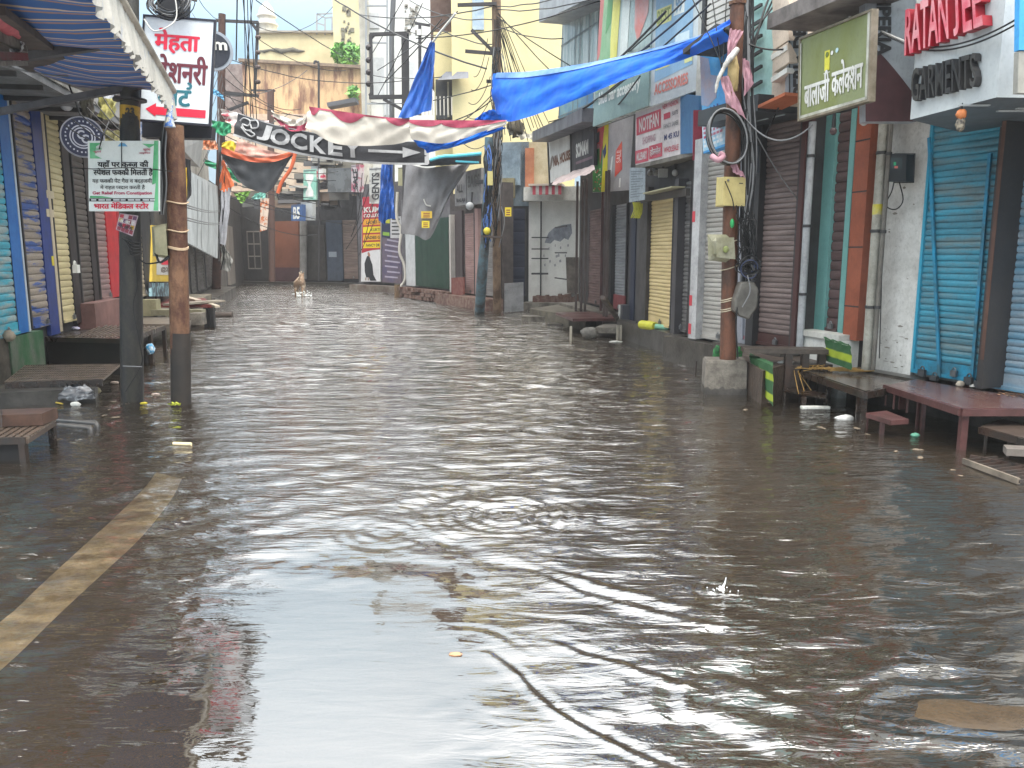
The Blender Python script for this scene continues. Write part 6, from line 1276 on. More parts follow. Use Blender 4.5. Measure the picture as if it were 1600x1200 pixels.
# main poles centre
t = thing('utility_pole', 'tall brown wooden street pole carrying the blue tarp and wires', 'pole', G(777, 491))
mb = MB(); mb.tube([G(777, 494, -.1), D(776, 400, 19.7), D(776, 200, 19.7), D(776, 60, 19.7), D(775, -60, 19.7)], [.11, .105, .1, .11, .11], mat('#7b6551', '#4e3d30', .7, scale=5, st=(1, 1, .3), dirt=.5, dcol='#2f251e'), 12); mb.build('shaft', t)
mb = MB(); Y = 19.6
for a, b in (((715, 8), (776, 6)), ((737, 47), (772, 82)), ((727, 80), (776, 84)), ((770, 77), (783, 77)), ((760, 127), (775, 128))): mb.bar(D(*a, Y), D(*b, Y), .07, .07, BR)
mb.build('cross_arm', t)
mb = MB()
for k in range(60):
    x0, y0 = 768 + 16 * RND.random(), 60 + 270 * RND.random(); mb.tube(crom([D(x0, y0, 19.4), D(x0 - 5 + 10 * RND.random(), y0 + 25, 19.35), D(766 + 14 * RND.random(), y0 + 55 + 20 * RND.random(), 19.45)], 8), .014, CABLE if k % 3 else CABLEG, 4)
mb.build('tied_cable', t)
t = thing('utility_pole', 'short leaning teal and black pole wrapped in cable beside the brown street pole', 'pole', G(750, 490))
mb = MB(); mb.tube([G(749, 492, -.1), D(753, 430, 19.4), D(758, 372, 19.4), D(762, 280, 19.4), D(764, 215, 19.4)], [.13, .13, .11, .1, .1], mat('#4b6672', '#3b3f40', .6, scale=4, dirt=.5), 12); mb.build('shaft', t)
mb = MB()
for k in range(40): y0 = 225 + 120 * RND.random(); mb.tube(crom([D(756 + 12 * RND.random(), y0, 19.25), D(754 + 14 * RND.random(), y0 + 20, 19.2), D(756 + 12 * RND.random(), y0 + 48, 19.25)], 8), .018, CABLE if k % 3 else mat('#3a5f9c', None, .5), 4)
mb.ball(D(761, 361, 19.2), .09, mat('#b5a82d', None, .5), 6); mb.bar(D(752, 369, 19.2), D(785, 371, 19.2), .05, .05, IRON); mb.build('tied_cable', t)
t = thing('meter_box', 'small pale yellow box on the teal and black leaning pole', 'meter', D(766, 285, 19)); mb = MB(); a, b = D(762, 290, 19.15), D(770, 268, 19.1); mb.box(a.x, 19.0, a.z, b.x, 19.15, b.z, mat('#a8a068', None, .5)); mb.build('case', t)
t = thing('work_light', 'small lantern lamp on black bracket left of the brown street pole', 'lamp', D(734, 322, 20.5)); mb = MB(); mb.bar(D(742, 283, 20.5), D(762, 285, 20.5), .06, .1, BLACK); mb.bar(D(738, 300, 20.5), D(737, 318, 20.5), .05, .05, BLACK); mb.ball(D(734, 322, 20.4), .1, mat('#8f9294', None, .3), 7); mb.build('lamp_head', t)
# glass fronted grey building above SONAM
t = thing('grey_glass_building', 'grey glazed upper storeys behind the left edge of the green billboard', 'building', D(900, 190, 18.6))
GP = Pl(1.05, 19.2, 1.75, 17.0); mb = MB(); S = GP.quad((880, 14), (936, -30), (930, 178), (872, 200), .05); mb.slab(S, 1.5, mat('#8fa3a3', '#c6d0cf', .15, scale=2, st=(3, 3, .4), lo=.4, hi=.6, dirt=.2, spec=.8)); mb.build('glass_front', t)
mb = MB(); [mb.rect(S, u, 0, u + .02, 1, mat('#6d777a', None, .5), .02) for u in (.02, .42, .55, .8)]; [mb.rect(S, 0, v, 1, v + .012, mat('#6d777a', None, .5), .02) for v in (.3, .62, .9)]; mb.build('mullion', t)
mb = MB(); mb.bar(GP.hit(866, 18, .3), GP.hit(948, -22, .3), .7, .5, mat('#a3a8ab', '#90959a', .6, dirt=.3)); mb.build('roof_slab', t)
mb = MB(); mb.rect(S, .02, .72, .95, .98, mat('#7fa0a3', '#4f7fa8', .4, scale=2), .012); mb.build('teal_panel', t)
t = thing('rubble_ledge', 'ragged white plastic sheets and rubble on the roof edge below the cream wall', 'ledge', D(810, 215, 21.5)); mb = MB()
S = Surf([D(792, 200, 21.4), D(815, 206, 21.3), D(845, 206, 21.3)], [D(795, 208, 21.2), D(820, 216, 21.2), D(848, 214, 21.2)], 10, .08, 4); mb.cloth(S, 30, 6, mat('#b9b6aa', '#8f8c80', .7, scale=6)); mb.ball(D(806, 200, 21.3), .2, mat('#57503f', '#3a352b', .8), 8, rough=.8); mb.build('sheet', t)
# infill mass behind right row / left row so other views stay closed
# ======================= RIGHT RUSTY POLE with its boxes
t = thing('utility_pole', 'rusty red brown pole standing in a concrete block in the water on the right', 'pole', G(1133, 618))
Yp = 8.55
mb = MB(); mb.tube([D(1137, 575, Yp), D(1139, 480, Yp), D(1142, 330, Yp), D(1146, 200, Yp), D(1150, 90, Yp), D(1153, 6, Yp)], [.088, .085, .082, .08, .078, .076], RUST2, 18); mb.build('shaft', t)
mb = MB(); mb.disc(D(1153, 8, Yp), (0, 0, 1), .09, RUST, 16, .03); mb.ball(D(1148, 3, Yp) + Vector((0, 0, .03)), .04, WHITE, 6); mb.ball(D(1160, 2, Yp) + Vector((0, 0, .03)), .035, STEEL, 6); mb.build('cap', t)
mb = MB()
for y, n in ((378, 1), (465, 2), (480, 2), (418, 1)):
    for k in range(n): c = D(1140, y + 3 * k, Yp); mb.tube([c + Vector((.09 * math.cos(a), .09 * math.sin(a), .03 * math.cos(a))) for a in [i * math.pi / 8 for i in range(17)]], .006, mat('#a39a85', None, .6), 5)
mb.build('rope_tie', t)
a = G(1133, 617); mb = MB(); 
bs = [(-.235, -.13), (.19, -.19), (.25, .17), (-.19, .2)]
vs = [Vector((a.x + .02 + x * k, a.y + .15 + y * k, z)) for z, k in ((-.12, 1.03), (.34, 1.0), (.37, .94)) for x, y in bs]
mb.add(vs, [(0, 1, 5, 4), (1, 2, 6, 5), (2, 3, 7, 6), (3, 0, 4, 7), (4, 5, 9, 8), (5, 6, 10, 9), (6, 7, 11, 10), (7, 4, 8, 11), (8, 9, 10, 11)], CONC); mb.build('concrete_block', t)
mb = MB(); R_ = [vs[i] for i in range(4)]; 
for i in range(4):
    p, q = R_[i], R_[(i + 1) % 4]; nrm = Vector(((q - p).y, -(q - p).x, 0)).normalized() * .003; n_ = 12
    up = [p.lerp(q, k / n_) + nrm + Vector((0, 0, .12 + .07 + .05 * noise.noise(Vector((k * .7, i * 3, 0))))) for k in range(n_ + 1)]; dn = [p.lerp(q, k / n_) + nrm for k in range(n_ + 1)]
    mb.add(dn + up, [(k, k + 1, n_ + 2 + k, n_ + 1 + k) for k in range(n_)], WETCONC)
mb.build('wet_stain', t)
mb = MB()
for k in range(26):
    x0 = 1158 + 22 * RND.random(); mb.tube(crom([D(x0, -30, 8.5), D(1156 + 22 * RND.random(), 120, 8.5), D(1160 + 22 * RND.random(), 260, 8.5), D(1156 + 18 * RND.random(), 380, 8.5), D(1156 + 20 * RND.random(), 430 + 70 * RND.random(), 8.5)], 22), .006 + .006 * RND.random(), CABLE if k % 4 else CABLEG, 5)
for k in range(16): mb.tube(crom([D(1150 + 30 * RND.random(), 310 + 100 * RND.random(), 8.4), D(1150 + 40 * RND.random(), 330 + 100 * RND.random(), 8.35), D(1155 + 30 * RND.random(), 350 + 90 * RND.random(), 8.4), D(1150 + 30 * RND.random(), 330 + 80 * RND.random(), 8.4)], 16), .006, CABLE, 4)
mb.build('cable_run', t)
# coil of cable
t = thing('cable_coil', 'big loose loop of black cable hanging on the rusty pole', 'cable', D(1130, 250, 8.3))
mb = MB(); c = D(1137, 215, 8.35)
for k in range(8):
    rx, rz = .17 + .02 * RND.random(), .25 + .03 * RND.random(); dx, dz = .02 * RND.random(), .02 * RND.random()
    mb.tube([c + Vector((dx + rx * math.cos(q) - .05 * math.sin(q), .015 * k, dz + rz * math.sin(q))) for q in [i * math.pi / 14 for i in range(29)]], .009, CABLE if k % 3 else CABLEG, 5)
mb.build('loop', t)
t = thing('cable_coil', 'small tangle of dark cable loops above the black plastic box', 'cable', D(1168, 420, 8.4)); mb = MB(); c = D(1168, 418, 8.38)
for k in range(9): r = .06 + .06 * RND.random(); ox, oz = .05 * RND.random() - .02, .06 * RND.random() - .03; mb.tube([c + Vector((ox + r * math.cos(q), -.01 * k + .02 * math.sin(2 * q + k), oz + r * (.8 + .4 * RND.random() * 0) * math.sin(q) * (.7 + .08 * k))) for q in [i * math.pi / 10 for i in range(19)]], .007, CABLE if k % 4 else mat('#2a3550', None, .5), 5)
mb.build('loop', t)
# pink cloth
PKC = mat('#9b7480', '#b58f98', .8, scale=3, dirt=.25, dcol='#4f3a40')
t = thing('cloth_bundle', 'faded pink cloth wound and hanging round the top of the rusty pole', 'cloth', D(1130, 180, 8.35))
mb = MB(); 
for T_, B_ in (([(1140, 45), (1162, 48)], [(1133, 105), (1140, 92)]), ([(1125, 120), (1138, 118)], [(1135, 160), (1166, 187)]), ([(1160, 90), (1170, 96)], [(1163, 150), (1178, 130)]), ([(1140, 254), (1150, 256)], [(1146, 270), (1166, 278)])):
    S = Surf([D(*p, 8.4) for p in T_], [D(*p, 8.38) for p in B_], 6, .035, len(mb.v)); mb.cloth(S, 14, 12, PKC)
mb.tube(crom([D(1112, 244, 8.3), D(1122, 250, 8.25), D(1130, 244, 8.3), D(1124, 240, 8.3)], 12), .03, PKC, 7); mb.build('cloth', t)
t = thing('cloth_bundle', 'pale plastic wrap tied at the upper bend of the rusty pole', 'cloth', D(1128, 110, 8.35)); mb = MB(); mb.tube(crom([D(1152, 77, 8.35), D(1140, 92, 8.3), D(1132, 105, 8.3), D(1122, 125, 8.3), D(1118, 145, 8.3)], 14), [.03, .035, .03, .035, .03, .025, .03, .02, .022, .02, .02, .015, .02, .012, .01], mat('#b9b9b5', '#8f8d88', .4, scale=12), 7); mb.ball(D(1146, 118, 8.42), .09, mat('#9c8a5f', '#7c6b46', .7), 8, (.6, .5, 1.9), .5); mb.build('wrap', t)
# boxes
t = thing('junction_box', 'square cream yellow meter box on the rusty pole', 'junction box', D(1148, 322, 8.45)); S = Surf.quad(D(1131, 276, 8.38), D(1165, 277, 8.44), D(1164, 322, 8.44), D(1129, 321, 8.38)); mb = MB(); mb.slab(S, .14, mat('#b5a873', '#a89b68', .45, dirt=.2)); mb.build('case', t, .006)
mb = MB(); mb.rect(S, .7, .2, .88, .23, DARK); mb.disc(S.p(.2, .12, .0), S.nor, .012, STEEL, 10, .01); mb.tube(crom([D(1133, 283, 8.36), D(1144, 310, 8.34), D(1147, 328, 8.36)], 8), .006, CABLE, 5); mb.build('latch', t)
t = thing('junction_box', 'weathered grey green plastic box with rounded top on the rusty pole', 'junction box', D(1133, 407, 8.4)); c = D(1133, 389, 8.4); mb = MB()
S = Surf.quad(D(1119, 371, 8.33), D(1147, 371, 8.36), D(1149, 405, 8.36), D(1120, 402, 8.33)); mb.slab(S, .14, mat('#77765f', '#8d8c7b', .5, scale=6, dirt=.4)); o = mb.build('case', t, .035)
mb = MB(); mb.ball(c + Vector((-.01, -.07, -.005)), .03, mat('#7d8a4c', '#5d5c48', .6), 7, (1, .5, 1.2)); mb.build('seal', t)
t = thing('junction_box', 'large dark grey tilted plastic box right of the rusty pole', 'junction box', D(1166, 500, 8.4)); mb = MB()
P = [(1158, 441), (1178, 440), (1186, 452), (1184, 480), (1170, 500), (1156, 494), (1148, 486), (1149, 470)]; Fp = [D(x, y, 8.3) for x, y in P]; Bp = [p + Vector((0, .16, 0)) for p in Fp]; n = len(P); gm = mat('#4a4844', '#5f5d58', .4, scale=5, dirt=.4)
mb.add(Fp + Bp, [tuple(range(n)), tuple(range(2 * n - 1, n - 1, -1))] + [(i, n + i, n + (i + 1) % n, (i + 1) % n) for i in range(n)], gm); mb.build('case', t, .015)
mb = MB(); mb.tube(crom([D(1168, 430, 8.25), D(1172, 455, 8.22), D(1160, 480, 8.25)], 10), .006, CABLEG, 5); mb.tube(crom([D(1152, 480, 8.3), D(1150, 510, 8.3), D(1153, 560, 8.3)], 8), .008, CABLE, 5); mb.build('cable', t)
t = thing('insulator_clip', 'small bright green clip on the rusty pole under the cream box', 'clip', D(1144, 350, 8.4)); mb = MB(); mb.ball(D(1144, 349, 8.42), .022, mat('#1f8a4c', None, .4), 7, (1, 1, 2.2)); mb.build('clip_body', t)
# switch boxes on the dark strip
t = thing('junction_box', 'flat blue black switch box high on the dark strip behind the rusty pole', 'junction box', D(1176, 280, 9.4)); S = crect((1168, 228), (1186, 270), 9.3); mb = MB(); mb.slab(S, .12, mat('#2a3039', None, .4)); mb.build('case', t, .008); mb = MB(); mb.rect(S, .4, .1, .65, .25, mat('#8b9199', None, .4)); mb.build('label_plate', t)
t = thing('wall_strip', 'grey blue painted metal strip behind the rusty pole with red foot', 'strip', D(1168, 535, 9.7)); S = crect((1160, 436), (1177, 530), 9.75); mb = MB(); mb.slab(S, .04, mat('#7f848e', '#6f747e', .5, dirt=.3)); mb.build('strip', t); mb = MB(); mb.rect(S, .1, .94, .9, 1.0, mat('#a3253c', None, .5)); mb.build('red_foot', t)
# net bags by the pole base
GNt = mat('#2c6b3a', '#1e4a2a', .8, scale=20, lo=.45, hi=.55, dirt=.3)
for i, (x0, y0, x1, y1, lb) in enumerate(((1114, 540, 1128, 568, 'dark green net bag left of the rusty pole foot'), (1148, 542, 1158, 570, 'dark green net bag right of the rusty pole foot'))):
    t = thing('net_bag', lb, 'bag', D(x0, y1, 8.8)); c = D((x0 + x1) / 2, (y0 + y1) / 2, 8.85); mb = MB(); mb.ball(c, .1, GNt, 9, (.5, .4, 1.0), .3, i); mb.build('net', t)

# ======================= PLATFORMS AND BENCHES
def wedge(P, th, m, name, par, zsup=None):
    """flat slab from a list of top corners"""
    n = len(P); P = [Vector(p) for p in P]
    if sum((P[(i + 1) % n].x - P[i].x) * (P[(i + 1) % n].y + P[i].y) for i in range(n)) > 0: P = P[::-1]
    B = [p - Vector((0, 0, th)) for p in P]; mb = MB(); mb.add(P + B, [tuple(range(n)), tuple(range(2 * n - 1, n - 1, -1))] + [(i, n + i, n + (i + 1) % n, (i + 1) % n) for i in range(n)], m); return mb.build(name, par)
def leg(par, p, r, m, name='leg', z0=-.1): mb = MB(); mb.bar((p.x, p.y, z0), (p.x, p.y, p.z), r, r, m); return mb.build(name, par)
# brown steel platform, right
zt_ = .32
t = thing('shop_platform', 'low maroon steel platform with hanging step in front of the blue shutter', 'platform', G(1560, 640))
a, b, c = G(1383, 602, zt_), G(1502, 640, zt_), G(1640, 640, zt_); d = Vector((4.6, 5.6, zt_)); e_ = Vector((a.x + .85, a.y - .1, zt_))
plank = mat('#4a2f2c', '#5b4742', .22, scale=5, st=(6, 1, 1), dirt=.5, dcol='#1d1513', bump=.2, spec=.7)
wedge([a, b, c, Vector((4.9, 5.3, zt_)), Vector((4.42, 6.5, zt_)), Vector((3.98, 7.6, zt_))], .025, plank, 'top', t)
mb = MB()
for p, q in ((a, b), (b, c)): mb.bar(p + Vector((0, 0, -.02)), q + Vector((0, 0, -.02)), .04, .055, MAROON)
mb.build('edge_frame', t)
for p, r in ((b + Vector((.05, .04, -.03)), .05), (G(1600, 640, zt_) + Vector((.5, .05, 0)), .05)): leg(t, p, r, MAROON)
for px, py in ((1436, 618),): leg(t, G(px, py, zt_ - .03), .02, MAROON)
leg(t, G(1443, 622, zt_ - .03) + Vector((.05, .08, 0)), .03, MAROON)
st_ = MB(); s0, s1, s2 = G(1353, 645, .16), G(1392, 657, .16), G(1420, 655, .16); s3 = s0 + (s2 - s1) + Vector((.05, .05, 0)); 
wedge([s0, s1, s2, s3], .04, MAROON, 'step', t)
for px, py, top in ((1385, 604, (1385, 648)), (1398, 609, (1398, 651)), (1419, 614, (1419, 655))): mb = MB(); p = G(px, py + 2, zt_ - .02); mb.bar(p, (p.x, p.y, .14), .013, .016, MAROON); mb.build('step_hanger', t)
mb = MB(); p = G(1412, 612, zt_ - .02); mb.obox((p.x - .03, p.y, .14), (.07, .03, 0), (0, .02, 0), (0, 0, .14), MAROON); mb.build('step_support', t)
leg(t, G(1381, 655, .14) + Vector((0, .02, 0)), .03, MAROON, 'step_leg'); leg(t, G(1356, 649, .12), .012, MAROON, 'step_leg')
# black steel table, left of it
t = thing('shop_platform', 'low black steel table wet with rain in front of the white pillar', 'platform', G(1300, 620))
a, b = G(1249, 578, .3), G(1352, 612, .3); c = G(1384, 606, .3); wedge([a, b, c, Vector((3.98, 7.55, .3)), Vector((3.68, 8.3, .3)), Vector((3.3, 8.7, .3))], .02, mat('#3b3733', '#57504a', .18, scale=3, st=(3, 1, 1), dirt=.4, dcol='#151311', spec=.8), 'top', t)
mb = MB(); mb.bar(a - Vector((0, 0, .03)), b - Vector((0, 0, .03)), .045, .06, WETIRON); mb.bar(b - Vector((0, 0, .03)), c - Vector((0, 0, .03)), .045, .06, WETIRON); mb.build('edge_frame', t)
for px, py, r in ((1342, 610, .025), (1350, 611, .05), (1262, 583, .018), (1293, 594, .014)): leg(t, G(px, py, .28), r, WETIRON)
mb = MB(); s0, s1 = G(1225, 612, .11), G(1290, 624, .11); mb.obox(s0, s1 - s0, Vector((.12, .25, 0)), (0, 0, .02), WETIRON); mb.build('step', t)
mb = MB(); mb.bar(G(1226, 613, .11), Vector((G(1226, 613, .11).x, G(1226, 613, .11).y, -.1)), .02, .02, WETIRON); mb.bar(G(1256, 620, .11), Vector((G(1256, 620, .11).x, G(1256, 620, .11).y, -.1)), .04, .04, WETIRON); mb.build('step_leg', t)
t = thing('dry_straw', 'yellow straw strands hanging over the corner of the black table', 'straw', G(1260, 590, .4)); mb = MB(); STRW = mat('#a8864a', '#8a6c38', .7)
c0, c1 = G(1240, 575, .32), G(1330, 581, .32)
for k in range(90):
    p = c0.lerp(c1, RND.random()) + Vector((.1 * (RND.random() - .5), .15 * (RND.random() - .5), .02 * RND.random())); q = p + Vector((.4 * (RND.random() - .3), .1 * (RND.random() - .5), .04 * (RND.random() - .3))); mb.tube([p, q], .004, STRW, 4)
for k in range(22):
    p = G(1240 + 8 * RND.random(), 575, .32); q = G(1245 + 26 * RND.random(), 600 + 16 * RND.random(), .04 + .08 * RND.random()); mb.tube(crom([p + Vector((.1, .1, .0)), p, q], 5), .004, STRW, 4)
mb.build('strands', t)
# stone ledge + green mats
t = thing('stone_ledge', 'dark wet stone ledge behind the pole block with rubble on it', 'ledge', G(1200, 570))
wedge([G(1160, 560, .36), G(1192, 580, .34), G(1225, 570, .36), Vector((3.32, 8.2, .36)), Vector((3.2, 9.0, .36)), Vector((2.75, 9.8, .36))], .4, mat('#4b4038', '#3a332d', .5, scale=7, dirt=.5, bump=.6, bscale=30), 'slab', t)
mb = MB(); mb.bar(G(1160, 546, .5), G(1290, 548, .5), .25, .05, mat('#4a423b', '#37302b', .5, scale=8, bump=.5)); mb.build('coping', t)
for k in range(3): leg(t, G(1232 + 26 * k, 552, .48), .07, IRON, 'post')
gm2 = bpy.data.materials.new('green_mat'); gm2.use_nodes = True; q = gm2.node_tree; P_ = q.nodes['Principled BSDF']; P_.inputs['Roughness'].default_value = .9
wv = q.nodes.new('ShaderNodeTexWave'); wv.bands_direction = 'Z'; wv.inputs['Scale'].default_value = 1.55; wv.inputs['Distortion'].default_value = .5; co = q.nodes.new('ShaderNodeTexCoord'); cr = q.nodes.new('ShaderNodeValToRGB')
for i, (p, c_) in enumerate(((.62, '#1d4a26'), (.8, '#8a9a1f'))): cr.color_ramp.elements[i].position = p; cr.color_ramp.elements[i].color = lin(c_)
q.links.new(co.outputs['Object'], wv.inputs[0]); q.links.new(wv.outputs[0], cr.inputs[0]); q.links.new(cr.outputs[0], P_.inputs['Base Color'])
for i, (tp, bt, z, lb) in enumerate((([(1289, 530, .62), (1330, 542, .62)], [(1290, 562, .40), (1331, 573, .40)], 0, 'green and yellow striped grass mat on the white step'), ([(1171, 556, .42), (1208, 572, .42)], [(1173, 580, .2), (1204, 612, .02)], 0, 'green and yellow striped mat hanging into the water right of the pole block'))):
    t = thing('door_mat', lb, 'mat', G(*bt[0])); T_ = [G(*p) for p in tp]; r = Vector((.0, .25, .02)); B_ = [Vector((T_[k].x + .01, T_[k].y - .02, bt[k][2])) for k in (0, 1)]
    S = Surf(T_, B_, 8, .012, i); mb = MB(); mb.cloth(S, 20, 8, gm2); S2 = Surf([p + Vector((.08, .25, .0)) for p in T_], T_, 8, .008, i); mb.cloth(S2, 20, 3, gm2); mb.build('mat_cloth', t)
t = thing('wooden_block', 'brown block under the striped mat right of the pole block', 'block', G(1225, 600)); mb = MB(); p = G(1206, 606); mb.obox((p.x + .02, p.y, -.1), (.28, .05, 0), (.05, .5, 0), (0, 0, .42), mat('#43372f', '#2f2722', .6, dirt=.4)); mb.build('block', t)
# far right low bench + rack
t = thing('low_bench', 'low dark wooden bench at the right edge beyond the maroon platform', 'bench', G(1580, 720))
a, b = G(1531, 672, .16), G(1640, 702, .16); mb = MB(); mb.obox(a, b - a, Vector((.35, .3, 0)), (0, 0, .03), mat('#4a403a', '#3b332e', .3, scale=4, st=(1, 5, 1), dirt=.4)); mb.bar(a, b, .03, .05, WETIRON); mb.build('seat', t)
for px, py in ((1541, 676), (1577, 686)): leg(t, G(px, py, .14), .016, IRON)
t = thing('drain_rack', 'half sunken rusty grating rack at the right edge', 'grating', G(1570, 735)); mb = MB(); a, b = G(1505, 720, .03), G(1592, 752, .03); ex = Vector((.62, -.02, 0))
mb.bar(a, b, .02, .04, mat('#6f665a', '#4d463e', .6)); mb.bar(a + Vector((.12, .12, 0)), b + Vector((.5, .0, 0)), .02, .03, IRON)
for k in range(9): p = a.lerp(b, k / 8); mb.bar(p, p + Vector((.3, .1, 0)), .012, .02, IRON)
mb.build('bars', t)
t = thing('low_bench', 'grey plank end floating behind the drain rack at the right edge', 'bench', G(1590, 715)); mb = MB(); a = G(1572, 712, .1); mb.obox(a, (.5, -.12, 0), (.05, .12, 0), (0, 0, .05), mat('#6b6560', '#57514c', .6)); mb.build('plank', t)

# mid right: concrete steps, ramps, red boards
t = thing('concrete_ramp', 'grey concrete ramp wall before the silver shutter', 'ramp', G(1090, 545)); a, b, c = G(1062, 548), G(1108, 557), G(1128, 545); ha, hb = G(1062, 522, .3), 0
mb = MB(); P = [G(1060, 549), G(1122, 556)]; A, B = P; T1, T2 = Vector((A.x + .05, A.y + .35, .33)), Vector((B.x + .1, B.y + .5, .33))
mb.add([A - Vector((0, 0, .1)), B - Vector((0, 0, .1)), T2, T1, T2 + Vector((.5, 1, 0)), T1 + Vector((.5, 1.6, 0)), B + Vector((.6, 1, -.1)), A + Vector((.5, 2, -.1))], [(0, 1, 2, 3), (3, 2, 4, 5), (1, 6, 4, 2), (0, 3, 5, 7)], mat('#57575a', '#46464a', .4, scale=3, dirt=.4)); mb.build('slope', t)
mb = MB(); mb.bar(G(1065, 545, .03), G(1100, 556, .03), .06, .04, IRON); mb.build('iron_edge', t)
for i, (px, py) in enumerate(((1086, 585), (1101, 590))): t = thing('stake', ['left of two short black stakes in the water near the pole block', 'right of two short black stakes in the water near the pole block'][i], 'stake', G(px, py)); a = G(px, py); mb = MB(); mb.tube([a - Vector((0, 0, .1)), a + Vector((.01, 0, .17))], [.014, .01], IRON, 6); mb.build('rod', t)
t = thing('concrete_step', 'mossy concrete step block with dark red boards before the grey shutter', 'step', G(900, 510))
a, b = G(828, 499), G(915, 516); mb = MB(); mb.obox(a - Vector((0, 0, .1)), b - a, Vector((1.4, 3.0, 0)), (0, 0, .34), mat('#5b564a', '#46423a', .7, scale=5, dirt=.5)); mb.build('block', t)
wedge([G(868, 488, .3), G(895, 498, .3), G(965, 497, .3), G(945, 486, .3)], .05, MAROON, 'red_board', t)
for px, py in ((892, 510), (965, 508), (970, 508)): leg(t, G(px, py, .25), .04, mat('#8b8578', None, .6))
t = thing('concrete_step', 'small half sunken stone left of the mossy concrete step', 'step', G(830, 502)); mb = MB(); a = G(815, 503); mb.obox(a - Vector((0, 0, .1)), (.55, -.1, 0), (.1, .5, 0), (0, 0, .22), CONC); mb.build('block', t)
t = thing('concrete_step', 'flat dark slab floating right of the small half sunken stone', 'step', G(868, 508)); mb = MB(); a = G(855, 509); mb.obox(a - Vector((0, 0, .05)), (.3, -.15, 0), (.1, .4, 0), (0, 0, .09), WETCONC); mb.build('block', t)
t = thing('stone_ledge', 'long wet stone ledge with rubble before the cream shutter', 'ledge', G(1000, 530))
a, b = G(912, 523), G(1052, 534); mb = MB(); mb.obox(a - Vector((0, 0, .1)), b - a, Vector((.7, 1.4, 0)), (0, 0, .19), WETCONC); mb.obox(G(930, 520, .09), (G(1050, 524, .09) - G(930, 520, .09)), Vector((.3, .9, 0)), (0, 0, .1), CONC); mb.build('slab', t)
mb = MB(); mb.ball(G(921, 520, .1), .13, mat('#77756f', '#4c4a46', .7), 8, (1.1, .8, .7), .6); mb.box(*(G(1000, 512, .15) + Vector((-.15, 0, 0))), *(G(1000, 512, .15) + Vector((.15, .3, .22))), mat('#77734f', '#5c5a48', .7)); mb.build('rubble', t)
t = thing('plastic_roll', 'yellow and mint rolled plastic on the ledge under the cream shutter', 'plastic', G(1020, 505, .4)); mb = MB(); a, b = G(1002, 507, .36), G(1024, 510, .36); mb.tube([a, b], .07, mat('#b5b52c', '#a8a62f', .5), 8); mb.build('yellow_part', t); mb = MB(); mb.tube([b, G(1047, 513, .34)], .045, mat('#6fa58b', None, .5), 8); mb.build('mint_part', t)
t = thing('leaning_post', 'thin maroon standing post with diagonal strut before the brown shutter', 'post', G(938, 505)); mb = MB(); a = G(938, 508, .0); mb.bar(a, (a.x, a.y, 3.0), .05, .05, MAROON); mb.bar(G(942, 465, .9), G(966, 500, .25), .07, .05, IRON); mb.build('post', t)
t = thing('wooden_box', 'dark bin with white slat on the right end of the red boards', 'box', G(980, 500, .3)); mb = MB(); a = G(972, 503, .28); mb.obox(a, (.28, 0, 0), (0, .25, 0), (0, 0, .3), mat('#2f3138', None, .5)); mb.build('bin', t); mb = MB(); mb.obox(G(966, 500, .28) - Vector((0, .02, 0)), (.08, 0, 0), (0, .02, 0), (0, 0, .28), PLASTER); mb.build('slat', t)

# left platforms
t = thing('drain_grating', 'rusty floor grating before the green mossy wall on the left', 'grating', G(100, 580, .2))
zg = .2; c1, c2, c3, c4 = G(8, 598, zg), G(160, 594, zg), G(188, 570, zg), G(40, 572, zg)
mb = MB(); 
for k in range(40): f = k / 39; mb.bar(c1.lerp(c2, f), c4.lerp(c3, f), .014, .02, mat('#6a5d50', '#3b332d', .35, scale=9, spec=.6))
for k in range(8): f = k / 7; mb.bar(c1.lerp(c4, f), c2.lerp(c3, f), .02, .026, mat('#57493e', '#332c27', .35, scale=9))
mb.build('bars', t)
for a_, b_ in ((c1, c2),): mb = MB(); mb.bar(a_ - Vector((0, 0, .03)), b_ - Vector((0, 0, .03)), .03, .07, WETIRON); mb.build('edge_frame', t)
t = thing('stone_slab', 'dark wet slab with yellow scraps at the left edge', 'slab', G(60, 615))
wedge([G(-60, 618, .14), G(148, 606, .14), G(152, 598, .14), G(20, 600, .14), G(-80, 604, .14)], .2, WETCONC, 'slab', t)
mb = MB(); YLW = mat('#9aa32c', '#b5b23a', .6)
for px, py in ((53, 598), (78, 600)):
    for k in range(6): p = G(px + 6 * RND.random() - 3, py, .15); mb.add([p, p + Vector((.05, .01, .03)), p + Vector((.03, .05, .04 * RND.random()))], [(0, 1, 2)], YLW)
mb.build('yellow_scrap', t)
t = thing('shop_platform', 'black slatted platform with deep skirt before the cream shutter on the left', 'platform', G(130, 560))
zp = .42; p1, p2, p3, p4 = G(72, 530, zp), G(196, 533, zp), G(256, 512, zp), G(110, 508, zp)
wedge([p1, p2, p3, p4], .03, mat('#2d2927', '#4b443f', .2, scale=6, st=(1, 5, 1), dirt=.4, dcol='#0f0d0c', spec=.7), 'top', t)
mb = MB()
for k in range(14): f = .35 + .65 * k / 13; mb.bar(p1.lerp(p2, f) + Vector((0, 0, .01)), p4.lerp(p3, f) + Vector((0, 0, .01)), .02, .02, mat('#6a5f56', '#4a413b', .25, spec=.7))
mb.build('slat', t)
mb = MB(); A, B = p1, p2; mb.add([A, B, B - Vector((0, 0, .45)), A - Vector((0, 0, .3)), A + Vector((0, .03, 0)), B + Vector((0, .03, 0))], [(0, 3, 2, 1)], mat('#1a1918', '#24211f', .4, dirt=.3)); mb.bar(A, B, .04, .06, WETIRON); mb.bar(B, p3, .04, .06, WETIRON); mb.build('skirt', t)
